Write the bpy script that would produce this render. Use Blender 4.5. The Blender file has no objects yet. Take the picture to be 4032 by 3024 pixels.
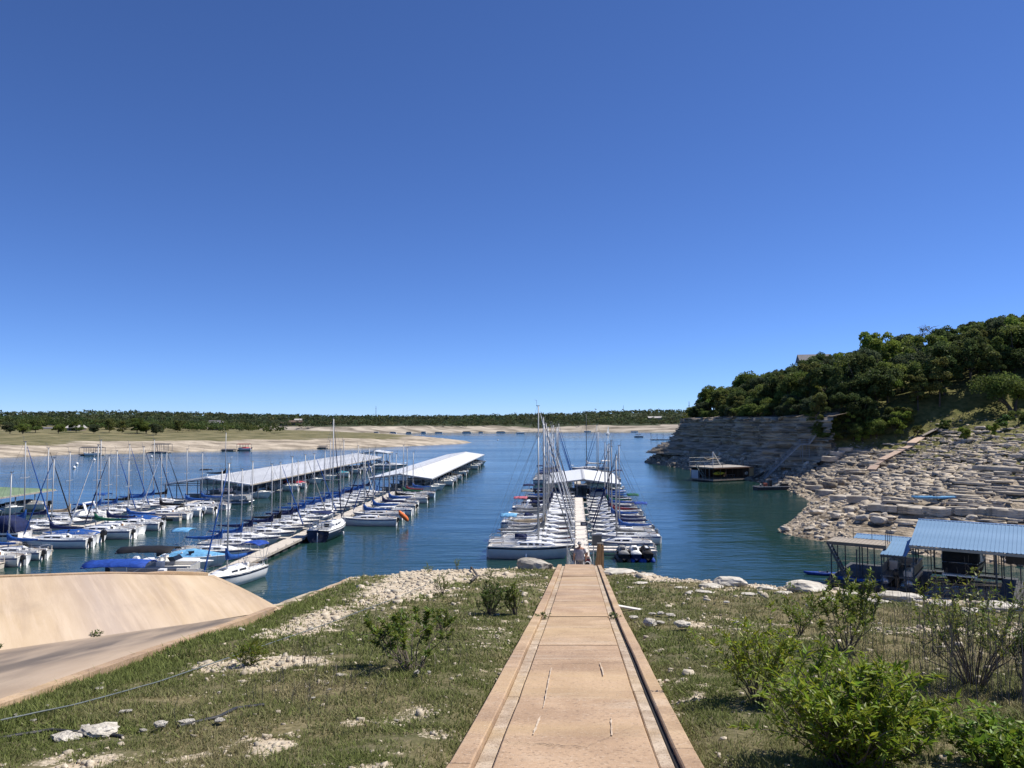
import bpy, math, random
import numpy as np
from mathutils import Vector, Matrix

R = math.radians
sc = bpy.context.scene
col = sc.collection

# ------------------------------------------------------------------ camera
CAMZ = 13.0                                   # eye height above the lake
FPX = 3028.0                                  # focal length in photograph pixels
PITCH = math.atan(152 / FPX)
cam_d = bpy.data.cameras.new('camera')
cam = bpy.data.objects.new('camera', cam_d)
col.objects.link(cam)
cam_d.sensor_width = 36.0
cam_d.lens = 36.0 * FPX / 4032.0
cam_d.clip_start = 0.1
cam_d.clip_end = 20000
cam.location = (0, 0, CAMZ)
cam.rotation_euler = (R(90) + PITCH, 0, 0)
sc.camera = cam

# ------------------------------------------------------------------ sky and sun
SUN_EL = R(55)
SUN_AZ = R(72)        # clockwise from +Y (straight ahead): sun to the right, a little ahead
w = bpy.data.worlds.new('World')
sc.world = w
w.use_nodes = True
nt = w.node_tree
bg = nt.nodes['Background']
sky = nt.nodes.new('ShaderNodeTexSky')
sky.sky_type = 'NISHITA'
sky.sun_disc = False
sky.sun_elevation = SUN_EL
sky.sun_rotation = SUN_AZ
sky.altitude = 200
sky.air_density = 0.6
sky.dust_density = 0.0
sky.ozone_density = 10.0
tint = nt.nodes.new('ShaderNodeMix'); tint.data_type = 'RGBA'; tint.blend_type = 'MULTIPLY'
tint.inputs[0].default_value = 1.0; tint.inputs[7].default_value = (.88, .94, 1.13, 1)   # camera white balance, whole sky alike
nt.links.new(sky.outputs[0], tint.inputs[6]); nt.links.new(tint.outputs[2], bg.inputs[0])
bg.inputs[1].default_value = 0.107
sl = bpy.data.lights.new('sun', 'SUN')
sl.energy = 5.0
sl.angle = R(0.55)
sl.color = (1.0, 0.95, 0.87)
sun = bpy.data.objects.new('sun', sl)
col.objects.link(sun)
sd = Vector((math.sin(SUN_AZ) * math.cos(SUN_EL), math.cos(SUN_AZ) * math.cos(SUN_EL), math.sin(SUN_EL)))
sun.rotation_euler = sd.to_track_quat('Z', 'Y').to_euler()
sun.location = (60, 20, 90)
sc.view_settings.view_transform = 'Standard'
sc.view_settings.look = 'None'
sc.view_settings.exposure = 0.3
sc.view_settings.gamma = 1.0
sc.view_settings.use_curve_mapping = False

# ------------------------------------------------------------------ helpers
def ray(px, py):
    u = (px - 2016) / FPX; v = (1512 - py) / FPX
    c, s = math.cos(PITCH), math.sin(PITCH)
    return Vector((u, c - v * s, s + v * c))

def atz(px, py, z):
    d = ray(px, py)
    return Vector((0, 0, CAMZ)) + d * ((z - CAMZ) / d.z)

def aty(px, py, Y):
    d = ray(px, py)
    return Vector((0, 0, CAMZ)) + d * (Y / d.y)

def _h(ix, iy, s):
    n = (ix.astype(np.int64) * 374761393 + iy.astype(np.int64) * 668265263 + s * 974711) & 0x7fffffff
    n = ((n ^ (n >> 13)) * 1274126177) & 0x7fffffff
    n = (n ^ (n >> 16)) & 0xffff
    return n / 65535.0

def vn(x, y, s=0):
    x = np.asarray(x, float); y = np.asarray(y, float)
    ix = np.floor(x); iy = np.floor(y)
    fx = x - ix; fy = y - iy
    fx = fx * fx * (3 - 2 * fx); fy = fy * fy * (3 - 2 * fy)
    a = _h(ix, iy, s); b = _h(ix + 1, iy, s); c = _h(ix, iy + 1, s); d = _h(ix + 1, iy + 1, s)
    return (a * (1 - fx) + b * fx) * (1 - fy) + (c * (1 - fx) + d * fx) * fy

def fbm(x, y, s=0, o=4):
    r = 0; a = .5; t = 0
    for i in range(o):
        r = r + a * vn(np.asarray(x) * 2 ** i + 17.3 * i, np.asarray(y) * 2 ** i - 9.1 * i, s + i); t += a; a *= .5
    return r / t

def sstep(x, a, b):
    t = np.clip((x - a) / (b - a), 0, 1)
    return t * t * (3 - 2 * t)

def poly_sdf(X, Y, P, closed=True):
    """distance to polygon P; negative inside"""
    P = np.asarray(P, float); n = len(P); X = np.asarray(X, float); Y = np.asarray(Y, float)
    best = np.full(X.shape, 1e18); inside = np.zeros(X.shape, bool)
    for i in range(n if closed else n - 1):
        a = P[i]; b = P[(i + 1) % n]
        e = b - a
        wx = X - a[0]; wy = Y - a[1]
        t = np.clip((wx * e[0] + wy * e[1]) / (e @ e), 0, 1)
        best = np.minimum(best, (wx - e[0] * t) ** 2 + (wy - e[1] * t) ** 2)
        if closed:
            c = ((a[1] > Y) != (b[1] > Y))
            with np.errstate(divide='ignore', invalid='ignore'):
                xi = (b[0] - a[0]) * (Y - a[1]) / (b[1] - a[1] + 1e-12) + a[0]
            inside ^= c & (X < xi)
    d = np.sqrt(best)
    return np.where(inside, -d, d) if closed else d

# ---- materials
def mk(name):
    m = bpy.data.materials.new(name); m.use_nodes = True
    t = m.node_tree; b = t.nodes['Principled BSDF']
    return m, t, b

MATS = {}
def M(name, c, rough=.6, var=.10, scale=2.0, bump=0.0, bscale=None, metal=0.0, c2=None, detail=5, spec=.5, stretch=(1, 1, 1), lo=.35, hi=.65, sub=0):
    if name in MATS: return MATS[name]
    m, t, b = mk(name)
    N = t.nodes; L = t.links
    b.inputs['Roughness'].default_value = rough
    b.inputs['Metallic'].default_value = metal
    b.inputs['Specular IOR Level'].default_value = spec
    tc = N.new('ShaderNodeTexCoord'); mp = N.new('ShaderNodeMapping')
    mp.inputs['Scale'].default_value = stretch
    L.new(tc.outputs['Object'], mp.inputs[0])
    nz = N.new('ShaderNodeTexNoise'); nz.inputs['Scale'].default_value = scale; nz.inputs['Detail'].default_value = detail
    L.new(mp.outputs[0], nz.inputs['Vector'])
    rp = N.new('ShaderNodeValToRGB')
    if c2 is None:
        c2 = tuple(min(1, x * (1 + var)) for x in c); c = tuple(x * (1 - var) for x in c)
    rp.color_ramp.elements[0].position = lo; rp.color_ramp.elements[1].position = hi
    rp.color_ramp.elements[0].color = (*c, 1); rp.color_ramp.elements[1].color = (*c2, 1)
    L.new(nz.outputs['Fac'], rp.inputs[0]); L.new(rp.outputs[0], b.inputs['Base Color'])
    if bump:
        n2 = N.new('ShaderNodeTexNoise'); n2.inputs['Scale'].default_value = bscale or scale * 4; n2.inputs['Detail'].default_value = 6
        L.new(mp.outputs[0], n2.inputs['Vector'])
        bp = N.new('ShaderNodeBump'); bp.inputs['Strength'].default_value = 1.0; bp.inputs['Distance'].default_value = bump
        L.new(n2.outputs['Fac'], bp.inputs['Height']); L.new(bp.outputs[0], b.inputs['Normal'])
    MATS[name] = m
    return m

def foliage_mat(name, c, trans=.35, rough=.55, spec=.08):
    """leaf colour times a per-leaf colour attribute, partly translucent"""
    m, t, b = mk(name); N = t.nodes; L = t.links
    at = N.new('ShaderNodeAttribute'); at.attribute_name = 'tint'
    mx = N.new('ShaderNodeMix'); mx.data_type = 'RGBA'; mx.blend_type = 'MULTIPLY'; mx.inputs[0].default_value = 1
    mx.inputs[6].default_value = (*c, 1)
    L.new(at.outputs['Color'], mx.inputs[7])
    L.new(mx.outputs[2], b.inputs['Base Color']); b.inputs['Roughness'].default_value = rough
    b.inputs['Specular IOR Level'].default_value = spec
    tr = N.new('ShaderNodeBsdfTranslucent'); L.new(mx.outputs[2], tr.inputs[0])
    ms = N.new('ShaderNodeMixShader'); ms.inputs[0].default_value = trans
    L.new(b.outputs[0], ms.inputs[1]); L.new(tr.outputs[0], ms.inputs[2])
    L.new(ms.outputs[0], N['Material Output'].inputs[0])
    return m

# ---- meshes and objects
class MB:
    def __init__(s): s.v = []; s.f = []
    def add(s, v, f):
        o = len(s.v); s.v += [tuple(p) for p in v]; s.f += [tuple(i + o for i in q) for q in f]; return s
    def box(s, c, d, rz=0, rx=0, ry=0):
        x, y, z = d[0] / 2, d[1] / 2, d[2] / 2
        m = Matrix.Translation(c) @ Matrix.Rotation(rz, 4, 'Z') @ Matrix.Rotation(ry, 4, 'Y') @ Matrix.Rotation(rx, 4, 'X')
        p = [m @ Vector((a * x, b * y, e * z)) for e in (-1, 1) for a, b in ((-1, -1), (1, -1), (1, 1), (-1, 1))]
        return s.add(p, [(3, 2, 1, 0), (4, 5, 6, 7), (0, 1, 5, 4), (1, 2, 6, 5), (2, 3, 7, 6), (3, 0, 4, 7)])
    def bar(s, a, b, wd, ht):
        a = Vector(a); b = Vector(b); d = (b - a); l = d.length; d.normalize()
        up = Vector((0, 0, 1)) if abs(d.z) < .95 else Vector((1, 0, 0))
        sx = d.cross(up).normalized() * (wd / 2); sy = sx.cross(d).normalized() * (ht / 2)
        p = [q + i * sx + j * sy for q in (a, b) for i, j in ((-1, -1), (1, -1), (1, 1), (-1, 1))]
        return s.add(p, [(0, 1, 2, 3), (7, 6, 5, 4), (4, 5, 1, 0), (5, 6, 2, 1), (6, 7, 3, 2), (7, 4, 0, 3)])
    def tube(s, pts, r, n=6, caps=True):
        pts = [Vector(p) for p in pts]; k = len(pts)
        rs = list(r) if hasattr(r, '__len__') else [r] * k
        rings = []
        for i, p in enumerate(pts):
            d = (pts[min(i + 1, k - 1)] - pts[max(i - 1, 0)]).normalized()
            up = Vector((0, 0, 1)) if abs(d.z) < .9 else Vector((1, 0, 0))
            a = d.cross(up).normalized(); b = a.cross(d)
            rings.append([p + (a * math.cos(2 * math.pi * j / n) + b * math.sin(2 * math.pi * j / n)) * rs[i] for j in range(n)])
        return s.loft(rings, True, caps)
    def loft(s, rings, closed=True, caps=True):
        n = len(rings[0]); v = [q for r_ in rings for q in r_]; f = []
        for i in range(len(rings) - 1):
            for j in range(n if closed else n - 1):
                a = i * n + j; b = i * n + (j + 1) % n
                f.append((a, b, b + n, a + n))
        if caps and closed:
            f.append(tuple(range(n))[::-1]); f.append(tuple((len(rings) - 1) * n + j for j in range(n)))
        return s.add(v, f)
    def ell(s, c, r, nu=8, nv=5):
        rings = []
        for i in range(nv + 1):
            a = math.pi * (i / nv) * .98 + .03
            rings.append([(c[0] + r[0] * math.sin(a) * math.cos(2 * math.pi * j / nu), c[1] + r[1] * math.sin(a) * math.sin(2 * math.pi * j / nu), c[2] - r[2] * math.cos(a)) for j in range(nu)])
        return s.loft(rings, True, True)
    def mesh(s, name, smooth=False):
        me = bpy.data.meshes.new(name); me.from_pydata(s.v, [], s.f); me.update()
        if smooth: me.polygons.foreach_set('use_smooth', [True] * len(me.polygons))
        return me
    def build(s, name, mat, parent=None, smooth=False):
        return link(name, s.mesh(name, smooth), mat, parent)

def link(name, me, mat=None, parent=None):
    o = bpy.data.objects.new(name, me); col.objects.link(o)
    if mat is not None and me is not None and len(me.materials) == 0: me.materials.append(mat)
    if parent is not None: o.parent = parent
    return o

def empty(name, loc=(0, 0, 0), rz=0):
    o = bpy.data.objects.new(name, None); col.objects.link(o)
    o.empty_display_size = .2
    o.location = loc; o.rotation_euler = (0, 0, rz); return o

def tag(o, label=None, cat=None, group=None, kind=None):
    if label: o['label'] = label
    if cat: o['category'] = cat
    if group: o['group'] = group
    if kind: o['kind'] = kind
    return o

KIDS = {}
def copy_tree(o, parent=None):
    c = o.copy(); col.objects.link(c); c.parent = parent
    for ch in list(o.children): copy_tree(ch, c)
    return c

def setmat(o, m):
    o.material_slots[0].link = 'OBJECT'; o.material_slots[0].material = m

def np_mesh(name, V, Fq, mat, parent=None, tint=None, smooth=False, attr=None):
    """V (n,3), Fq (m,k) with k = 3 or 4; tint (n,3) per-vertex colour"""
    V = np.asarray(V, np.float32); Fq = np.asarray(Fq, np.int32); k = Fq.shape[1]
    me = bpy.data.meshes.new(name)
    me.vertices.add(len(V)); me.vertices.foreach_set('co', V.ravel())
    me.loops.add(Fq.size); me.loops.foreach_set('vertex_index', Fq.ravel())
    me.polygons.add(len(Fq)); me.polygons.foreach_set('loop_start', np.arange(0, Fq.size, k, dtype=np.int32))
    if smooth: me.polygons.foreach_set('use_smooth', np.ones(len(Fq), bool))
    if tint is not None:
        ca = me.color_attributes.new('tint', 'FLOAT_COLOR', 'POINT')
        t4 = np.ones((len(V), 4), np.float32); t4[:, :3] = tint
        ca.data.foreach_set('color', t4.ravel())
    for nm, arr in (attr or {}).items():
        a = me.attributes.new(nm, 'FLOAT', 'POINT'); a.data.foreach_set('value', np.asarray(arr, np.float32))
    me.update(calc_edges=True); me.validate()
    return link(name, me, mat, parent)

def grid_faces(nx, ny, mask=None):
    i = np.arange(nx - 1); j = np.arange(ny - 1)
    I, J = np.meshgrid(i, j)
    a = (J * nx + I).ravel()
    F = np.stack([a, a + 1, a + 1 + nx, a + nx], 1)
    if mask is not None: F = F[mask.ravel()[F].any(1)]
    return F

def rock_mesh(seed, flat=.6, n=2, angular=True):
    """an angular stone about 1 m across, resting on z = -0.15"""
    rg = random.Random(seed)
    import bmesh
    bm = bmesh.new(); bmesh.ops.create_icosphere(bm, subdivisions=n, radius=.5)
    pl = []
    for _ in range(9):
        d = Vector((rg.gauss(0, 1), rg.gauss(0, 1), rg.gauss(0, .8))).normalized()
        pl.append((d, rg.uniform(.30, .42)))
    pl += [(Vector((rg.uniform(-.15, .15), rg.uniform(-.15, .15), 1)).normalized(), rg.uniform(.28, .36))]
    for v in bm.verts:
        for d, k in pl:
            q = v.co.dot(d)
            if q > k: v.co -= d * (q - k)
        v.co.z *= flat
        v.co += Vector((rg.gauss(0, .012), rg.gauss(0, .012), rg.gauss(0, .01)))
    me = bpy.data.meshes.new('rock'); bm.to_mesh(me); bm.free()
    return me

ORD = ['first', 'second', 'third', 'fourth', 'fifth', 'sixth', 'seventh', 'eighth', 'ninth', 'tenth', 'eleventh', 'twelfth', 'thirteenth', 'fourteenth', 'fifteenth', 'sixteenth', 'seventeenth', 'eighteenth', 'nineteenth', 'twentieth']
# ================================================================== THE SETTING
# ------------------------------------------------------------------ water
def make_water():
    m, t, b = mk('lake_water'); N = t.nodes; L = t.links
    b.inputs['Base Color'].default_value = (.013, .042, .036, 1)
    b.inputs['IOR'].default_value = 1.333; b.inputs['Specular IOR Level'].default_value = .36
    geo = N.new('ShaderNodeNewGeometry')
    def noise(scale, st, det, off=0):
        mp = N.new('ShaderNodeMapping'); mp.inputs['Scale'].default_value = st
        mp.inputs['Location'].default_value = (off, off, 0); mp.inputs['Rotation'].default_value = (0, 0, R(-4))
        L.new(geo.outputs['Position'], mp.inputs[0])
        n = N.new('ShaderNodeTexNoise'); n.inputs['Scale'].default_value = scale; n.inputs['Detail'].default_value = det
        L.new(mp.outputs[0], n.inputs['Vector']); return n.outputs['Fac']
    def mth(op, a, bb):
        n = N.new('ShaderNodeMath'); n.operation = op
        for i, x in enumerate((a, bb)):
            if isinstance(x, (int, float)): n.inputs[i].default_value = x
            else: L.new(x, n.inputs[i])
        return n.outputs[0]
    big = noise(.022, (.35, 1, 1), 3)           # wind lanes
    mid = noise(.16, (.28, 1, 1), 3, 31)         # long low swell
    fine = noise(1.1, (.40, 1, 1), 4, 7)
    rp = N.new('ShaderNodeMapRange'); rp.inputs[1].default_value = .38; rp.inputs[2].default_value = .68
    rp.inputs[3].default_value = .25; rp.inputs[4].default_value = 1.0
    L.new(big, rp.inputs[0])
    h = mth('ADD', mth('MULTIPLY', mid, .16), mth('MULTIPLY', mth('MULTIPLY', fine, .10), rp.outputs[0]))
    bp = N.new('ShaderNodeBump'); bp.inputs['Strength'].default_value = 1; bp.inputs['Distance'].default_value = 1.0
    L.new(h, bp.inputs['Height']); L.new(bp.outputs[0], b.inputs['Normal'])
    rr = N.new('ShaderNodeMapRange'); rr.inputs[1].default_value = .3; rr.inputs[2].default_value = .7
    rr.inputs[3].default_value = .05; rr.inputs[4].default_value = .16
    L.new(big, rr.inputs[0]); L.new(rr.outputs[0], b.inputs['Roughness'])
    mb = MB(); xs = [-3000, -600, -200, 0, 200, 600, 3000]; ys = [10, 60, 120, 250, 600, 1500, 6000]
    v = [(x, y, 0) for y in ys for x in xs]
    mb.add(v, [(j * 7 + i, j * 7 + i + 1, j * 7 + i + 8, j * 7 + i + 7) for j in range(6) for i in range(6)])
    tag(mb.build('water', m), kind='structure')
make_water()

# ------------------------------------------------------------------ near bank
PY = [-12, -5, 0, 3, 5.94, 8.7, 12.35, 16.8, 22, 29.4, 36.3, 60]
PZ = [12.9, 12.05, 11.35, 10.83, 10.33, 9.91, 9.41, 8.77, 8.11, 7.2, 6.36, 3.5]
def gp(Y): return np.interp(Y, PY, PZ)
def xc(Y): return -.046 + .088 * np.asarray(Y, float)
PLATEAU = [(-45, -12), (-26, -6), (-15, 10.3), (-11, 16.5), (-9.6, 18.7), (-8.2, 21), (-6.3, 19.75), (-6.25, 22), (-6.2, 30.3), (-4.6, 33), (-2, 34.4), (0, 35.2), (2.0, 36.6), (4.2, 36.4),
           (4.7, 33), (5.6, 30.7), (6.3, 27.8), (8.4, 26), (10.8, 22), (12.6, 19), (16, 13), (26, 2), (26, -12)]
def lin(p, q, x): return p[1] + (q[1] - p[1]) * (x - p[0]) / (q[0] - p[0])

def ground_h(X, Y):
    X = np.asarray(X, float); Y = np.asarray(Y, float)
    z = gp(Y) - .07
    z = z + (fbm(X * .6, Y * .6, 3) - .5) * .16 + (fbm(X * 2.5, Y * 2.5, 8) - .5) * .05
    z = z + .012 * np.clip(X - 3, 0, 20) - .01 * np.clip(-X - 1, 0, 6)
    off = np.abs(X - xc(Y))
    k = 1 - sstep(off, .95, 1.5)                      # level with the path edge
    z = z * (1 - k) + (gp(Y) - .16 - .30 * (1 - sstep(off, .90, .96))) * k
    d = poly_sdf(X, Y, PLATEAU)
    rim = (fbm(X * .5, Y * .5, 21) - .5) * 1.2
    dd = np.clip(d + rim * (d > -1.5) * .6, 0, None)
    z = z - dd * .42 - np.clip(dd - 1, 0, None) * .14
    # the ramp lies left of the kerb: keep the earth under the concrete
    k2 = sstep(-X, 5.7, 5.9) * (1 - sstep(Y, 19.0, 20.2))
    z = z - k2 * .55
    return np.maximum(z, -3)

def blob(X, Y, x, y, rx, ry):
    return np.exp(-(((X - x) / rx) ** 2 + ((Y - y) / ry) ** 2))
def bare_f(X, Y):
    """share of bare pale limestone"""
    d = poly_sdf(X, Y, PLATEAU)
    b = 1.0 * blob(X, Y, -3.6, 26, 1.6, 7.0) + .8 * blob(X, Y, -4.6, 17.5, .8, 3.2) + .75 * blob(X, Y, -1.5, 32, 2.5, 2.6) + .30 * blob(X, Y, .3, 24, 1.2, 6)
    b += 1.0 * blob(X, Y, -3.6, 11.8, .9, .5) + .9 * blob(X, Y, -2.15, 7.1, .22, .35) + .6 * blob(X, Y, -3.5, 6.8, .6, .3) + .3 * blob(X, Y, -4.3, 6.6, .5, .25)
    b += .6 * blob(X, Y, -.85, 8.6, .45, .4) + .55 * blob(X, Y, -1.35, 8.05, .4, .25) + .8 * blob(X, Y, 1.65, 6.15, .2, .35) + .45 * blob(X, Y, -.35, 15, .5, 1.2)
    b += .3 * blob(X, Y, 3.6, 16.5, .7, 1.2) + .3 * blob(X, Y, 7, 15, 2.5, 1.0) + .3 * blob(X, Y, 5, 23.5, 1.5, 2)
    b += .8 * sstep(d, -1.6, -.5) * sstep(X, -1.5, .5) + .4 * sstep(d, -1.4, -.2)
    n = fbm(X * 1.3, Y * 1.3, 5)
    n2 = fbm(X * .45, Y * .45, 15)
    n4 = fbm(X * 5, Y * 5, 25)
    b = b * (.15 + .9 * n + .9 * n4) + (n2 - .58) * 1.4 * (n > .42) * (.4 + 1.2 * n4) + .40 * sstep(n4 + (n - .5) * .8, .66, .8) + .9 * sstep(d, -.3, .5)
    green = blob(X, Y, -5.6, 15, .55, 12) * 1.2
    return np.clip(b - green * (d < 0), 0, 1)

def make_ground():
    xs = np.concatenate([np.arange(-46, -8, .6), np.arange(-8, 13, .14), np.arange(13, 34, .5)])
    ys = np.concatenate([np.arange(-12, 4, .5), np.arange(4, 38, .14), np.arange(38, 62, .5)])
    X, Y = np.meshgrid(xs, ys); Z = ground_h(X, Y)
    bare = bare_f(X, Y)
    Z = Z + bare * (fbm(X * 6, Y * 6, 30) - .45) * .05
    dryv = fbm(X * .8 + 40, Y * .8, 12)
    dryv = dryv + .25 * sstep(X, 3.5, 7) + .2 * blob(X, Y, -2, 9.5, 1.8, 2.5)
    m, t, b = mk('bank_earth'); N = t.nodes; L = t.links
    geo = N.new('ShaderNodeNewGeometry')
    def nz(s, d=6):
        n = N.new('ShaderNodeTexNoise'); n.inputs['Scale'].default_value = s; n.inputs['Detail'].default_value = d
        L.new(geo.outputs['Position'], n.inputs['Vector']); return n
    def ramp(src, p, c):
        r = N.new('ShaderNodeValToRGB'); e = r.color_ramp.elements
        e[0].position, e[1].position = p; e[0].color = (*c[0], 1); e[1].color = (*c[1], 1); L.new(src, r.inputs[0]); return r.outputs[0]
    def mix(f, a, bb):
        x = N.new('ShaderNodeMix'); x.data_type = 'RGBA'
        L.new(f, x.inputs[0]); L.new(a, x.inputs[6]); L.new(bb, x.inputs[7]); return x.outputs[2]
    soil = ramp(nz(9).outputs['Fac'], (.35, .7), ((.080, .085, .034), (.18, .155, .09)))
    dry = ramp(nz(14).outputs['Fac'], (.35, .7), ((.13, .11, .05), (.25, .21, .12)))
    stone = ramp(nz(5, 10).outputs['Fac'], (.3, .68), ((.40, .32, .22), (.62, .53, .40)))
    ad = N.new('ShaderNodeAttribute'); ad.attribute_name = 'dry'
    mr = N.new('ShaderNodeMapRange'); mr.inputs[1].default_value = .45; mr.inputs[2].default_value = .75; L.new(ad.outputs['Fac'], mr.inputs[0])
    ab = N.new('ShaderNodeAttribute'); ab.attribute_name = 'bare'
    n3 = nz(24, 4); s_ = N.new('ShaderNodeMath'); s_.operation = 'ADD'; L.new(ab.outputs['Fac'], s_.inputs[0]); L.new(n3.outputs['Fac'], s_.inputs[1])
    mb_ = N.new('ShaderNodeMapRange'); mb_.inputs[1].default_value = .86; mb_.inputs[2].default_value = 1.04; L.new(s_.outputs[0], mb_.inputs[0])
    c = mix(mb_.outputs[0], mix(mr.outputs[0], soil, dry), stone)
    L.new(c, b.inputs['Base Color']); b.inputs['Roughness'].default_value = .95; b.inputs['Specular IOR Level'].default_value = .1
    bp = N.new('ShaderNodeBump'); bp.inputs['Distance'].default_value = .035; L.new(nz(18, 8).outputs['Fac'], bp.inputs['Height']); L.new(bp.outputs[0], b.inputs['Normal'])
    V = np.stack([X.ravel(), Y.ravel(), Z.ravel()], 1)
    keep = (Z > -2.9)
    o = np_mesh('ground', V, grid_faces(len(xs), len(ys), keep), m, smooth=True, attr={'bare': bare.ravel(), 'dry': dryv.ravel()})
    tag(o, kind='structure')
    return o
ground = make_ground()

# ------------------------------------------------------------------ concrete path
conc = M('path_concrete', (.36, .24, .148), .85, c2=(.50, .35, .225), scale=1.3, detail=10, bump=.003, bscale=90, stretch=(1, .55, 1), spec=.25)
conc2 = M('path_concrete_pale', (.385, .262, .158), .85, c2=(.52, .37, .235), scale=2.0, detail=10, bump=.003, bscale=90, spec=.25)
gutt = M('gutter_concrete', (.35, .27, .19), .85, c2=(.55, .45, .34), scale=4.5, detail=9, bump=.012, bscale=50, spec=.25)
def weather(m, dark, amt, sc_, st, lo, hi, rot=0):
    """lay a second, larger stain pattern over a material's colour"""
    t = m.node_tree; N = t.nodes; L = t.links; b = N['Principled BSDF']; src = b.inputs['Base Color'].links[0].from_socket
    geo = N.new('ShaderNodeNewGeometry'); mp = N.new('ShaderNodeMapping'); mp.inputs['Scale'].default_value = st
    if rot: mp.vector_type = 'TEXTURE'; mp.inputs['Scale'].default_value = tuple(1 / q for q in st); mp.inputs['Rotation'].default_value = (0, 0, rot)
    L.new(geo.outputs['Position'], mp.inputs[0])
    nz = N.new('ShaderNodeTexNoise'); nz.inputs['Scale'].default_value = sc_; nz.inputs['Detail'].default_value = 10; nz.inputs['Roughness'].default_value = .65; L.new(mp.outputs[0], nz.inputs['Vector'])
    mr = N.new('ShaderNodeMapRange'); mr.inputs[1].default_value = lo; mr.inputs[2].default_value = hi; mr.inputs[4].default_value = amt; L.new(nz.outputs['Fac'], mr.inputs[0])
    mx = N.new('ShaderNodeMix'); mx.data_type = 'RGBA'; L.new(mr.outputs[0], mx.inputs[0]); L.new(src, mx.inputs[6]); mx.inputs[7].default_value = (*dark, 1); L.new(mx.outputs[2], b.inputs['Base Color'])
for m_ in (conc, conc2, gutt):
    weather(m_, (.25, .165, .11), .75, .9, (.35, 1.6, 1), .48, .72)       # rusty silt bands across the slabs
    weather(m_, (.54, .44, .33), .75, 1.3, (.4, 1.2, 1), .54, .74)        # pale worn patches
    weather(m_, (.17, .12, .085), .85, 24, (1, 1, 1), .53, .68)            # speckle
    weather(m_, (.64, .53, .41), .75, 34, (1, 1, 1), .56, .70)
    weather(m_, (.27, .17, .105), .6, .35, (1, .6, 1), .5, .7); weather(m_, (.50, .36, .19), .6, .3, (.3, 1.5, 1), .5, .68); weather(m_, (.47, .41, .33), .7, .5, (.2, 1.8, 1), .58, .72)
path = empty('path', (0, 0, 0)); tag(path, kind='structure')
def strip(name, x0, x1, y0, y1, dz, th, mat, parent, jit=0.0, seed=0):
    rg = random.Random(seed)
    n = max(2, int((y1 - y0) / 1.0)); rings = []
    for i in range(n + 1):
        y = y0 + (y1 - y0) * i / n; c = float(xc(y)); z = float(gp(y)) + dz
        j0 = rg.uniform(-jit, jit); j1 = rg.uniform(-jit, jit); b_ = .012
        rings.append([(c + x0 + j0, y, z - th), (c + x0 + j0, y, z - b_), (c + x0 + b_ + j0, y, z), (c + x1 - b_ + j1, y, z), (c + x1 + j1, y, z - b_), (c + x1 + j1, y, z - th)])
    return MB().loft(rings, True, True).build(name, mat, parent)
sj = [-4, 2.6, 8.62, 12.9, 17.2, 23.4, 29.3, 36.3]
for i in range(len(sj) - 1):
    strip('slab', -.655, .655, sj[i] + .012, sj[i + 1] - .012, [0, .006, -.004, 0, .012, .002, .02][i], .3, [conc, conc, conc, conc2, conc, conc, conc][i], path, .004, i)
gl = [-4, 1.5, 5.2, 9.1, 13.2, 17.0, 22.5, 29.3, 36.1]
for i in range(len(gl) - 1):
    strip('gutter', -.815, -.672, gl[i] + .008, gl[i + 1] - .008, -.035, .2, gutt, path, .004, 20 + i)
    strip('gutter', .672, .800, gl[i] + .3, gl[i + 1] + .28, -.03, .2, gutt, path, .004, 40 + i)
kj = [-4, .5, 6.2, 12.0, 17.6, 23.0, 29.0, 36.3]
for i in range(len(kj) - 1):
    strip('kerb', -1.005, -.818, kj[i] + .006, kj[i + 1] - .006, .03, .34, conc2 if i % 2 else conc, path, .005, 60 + i)
    strip('kerb', .850, 1.015, kj[i] + .55, min(36.25, kj[i + 1] + .54), .004, .34, conc if i % 2 else conc2, path, .005, 80 + i)
for i in range(len(kj) - 1): strip('slot_strip', .803, .848, kj[i] + .5, min(36.2, kj[i + 1] + .52), -.045, .2, M('joint_black', (.010, .009, .009), .9, var=.3), path, .002, 120 + i)  # near-black strip keeps the slot beside the right kerb dark
MB().box((3.15, 36.55, 6.05), (1.3, .42, .5), rz=-.088).build('end_beam', conc2, path)

def scrape(px, pts, wd):
    """pale scrape marks left on the slabs: thin sheets"""
    mb = MB(); P = []
    rg = random.Random(px)
    for (a, b_) in pts:
        d = ray(a, b_); t = 0
        ys = np.linspace(4, 40, 4000); k = ys / d.y; zz = CAMZ + d.z * k
        i = int(np.argmax(zz < gp(ys))); P.append(Vector((d.x * k[i], ys[i], float(gp(ys[i])) + .017)))
    v = []; f = []
    for i in range(len(P) - 1):
        for s in range(6):
            q = P[i].lerp(P[i + 1], s / 6); q.z = float(gp(q.y)) + .018
            e = wd * rg.uniform(.3, 1) * (1 if 0 < i * 6 + s else .2)
            v += [(q.x - e, q.y, q.z), (q.x + e * rg.uniform(.5, 1), q.y, q.z)]
    for i in range(len(v) // 2 - 1): f.append((2 * i, 2 * i + 1, 2 * i + 3, 2 * i + 2))
    mb.add(v, f).build('scrape_mark', M('scrape', (.42, .31, .21), .9, c2=(.60, .49, .37), scale=12), path)
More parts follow.
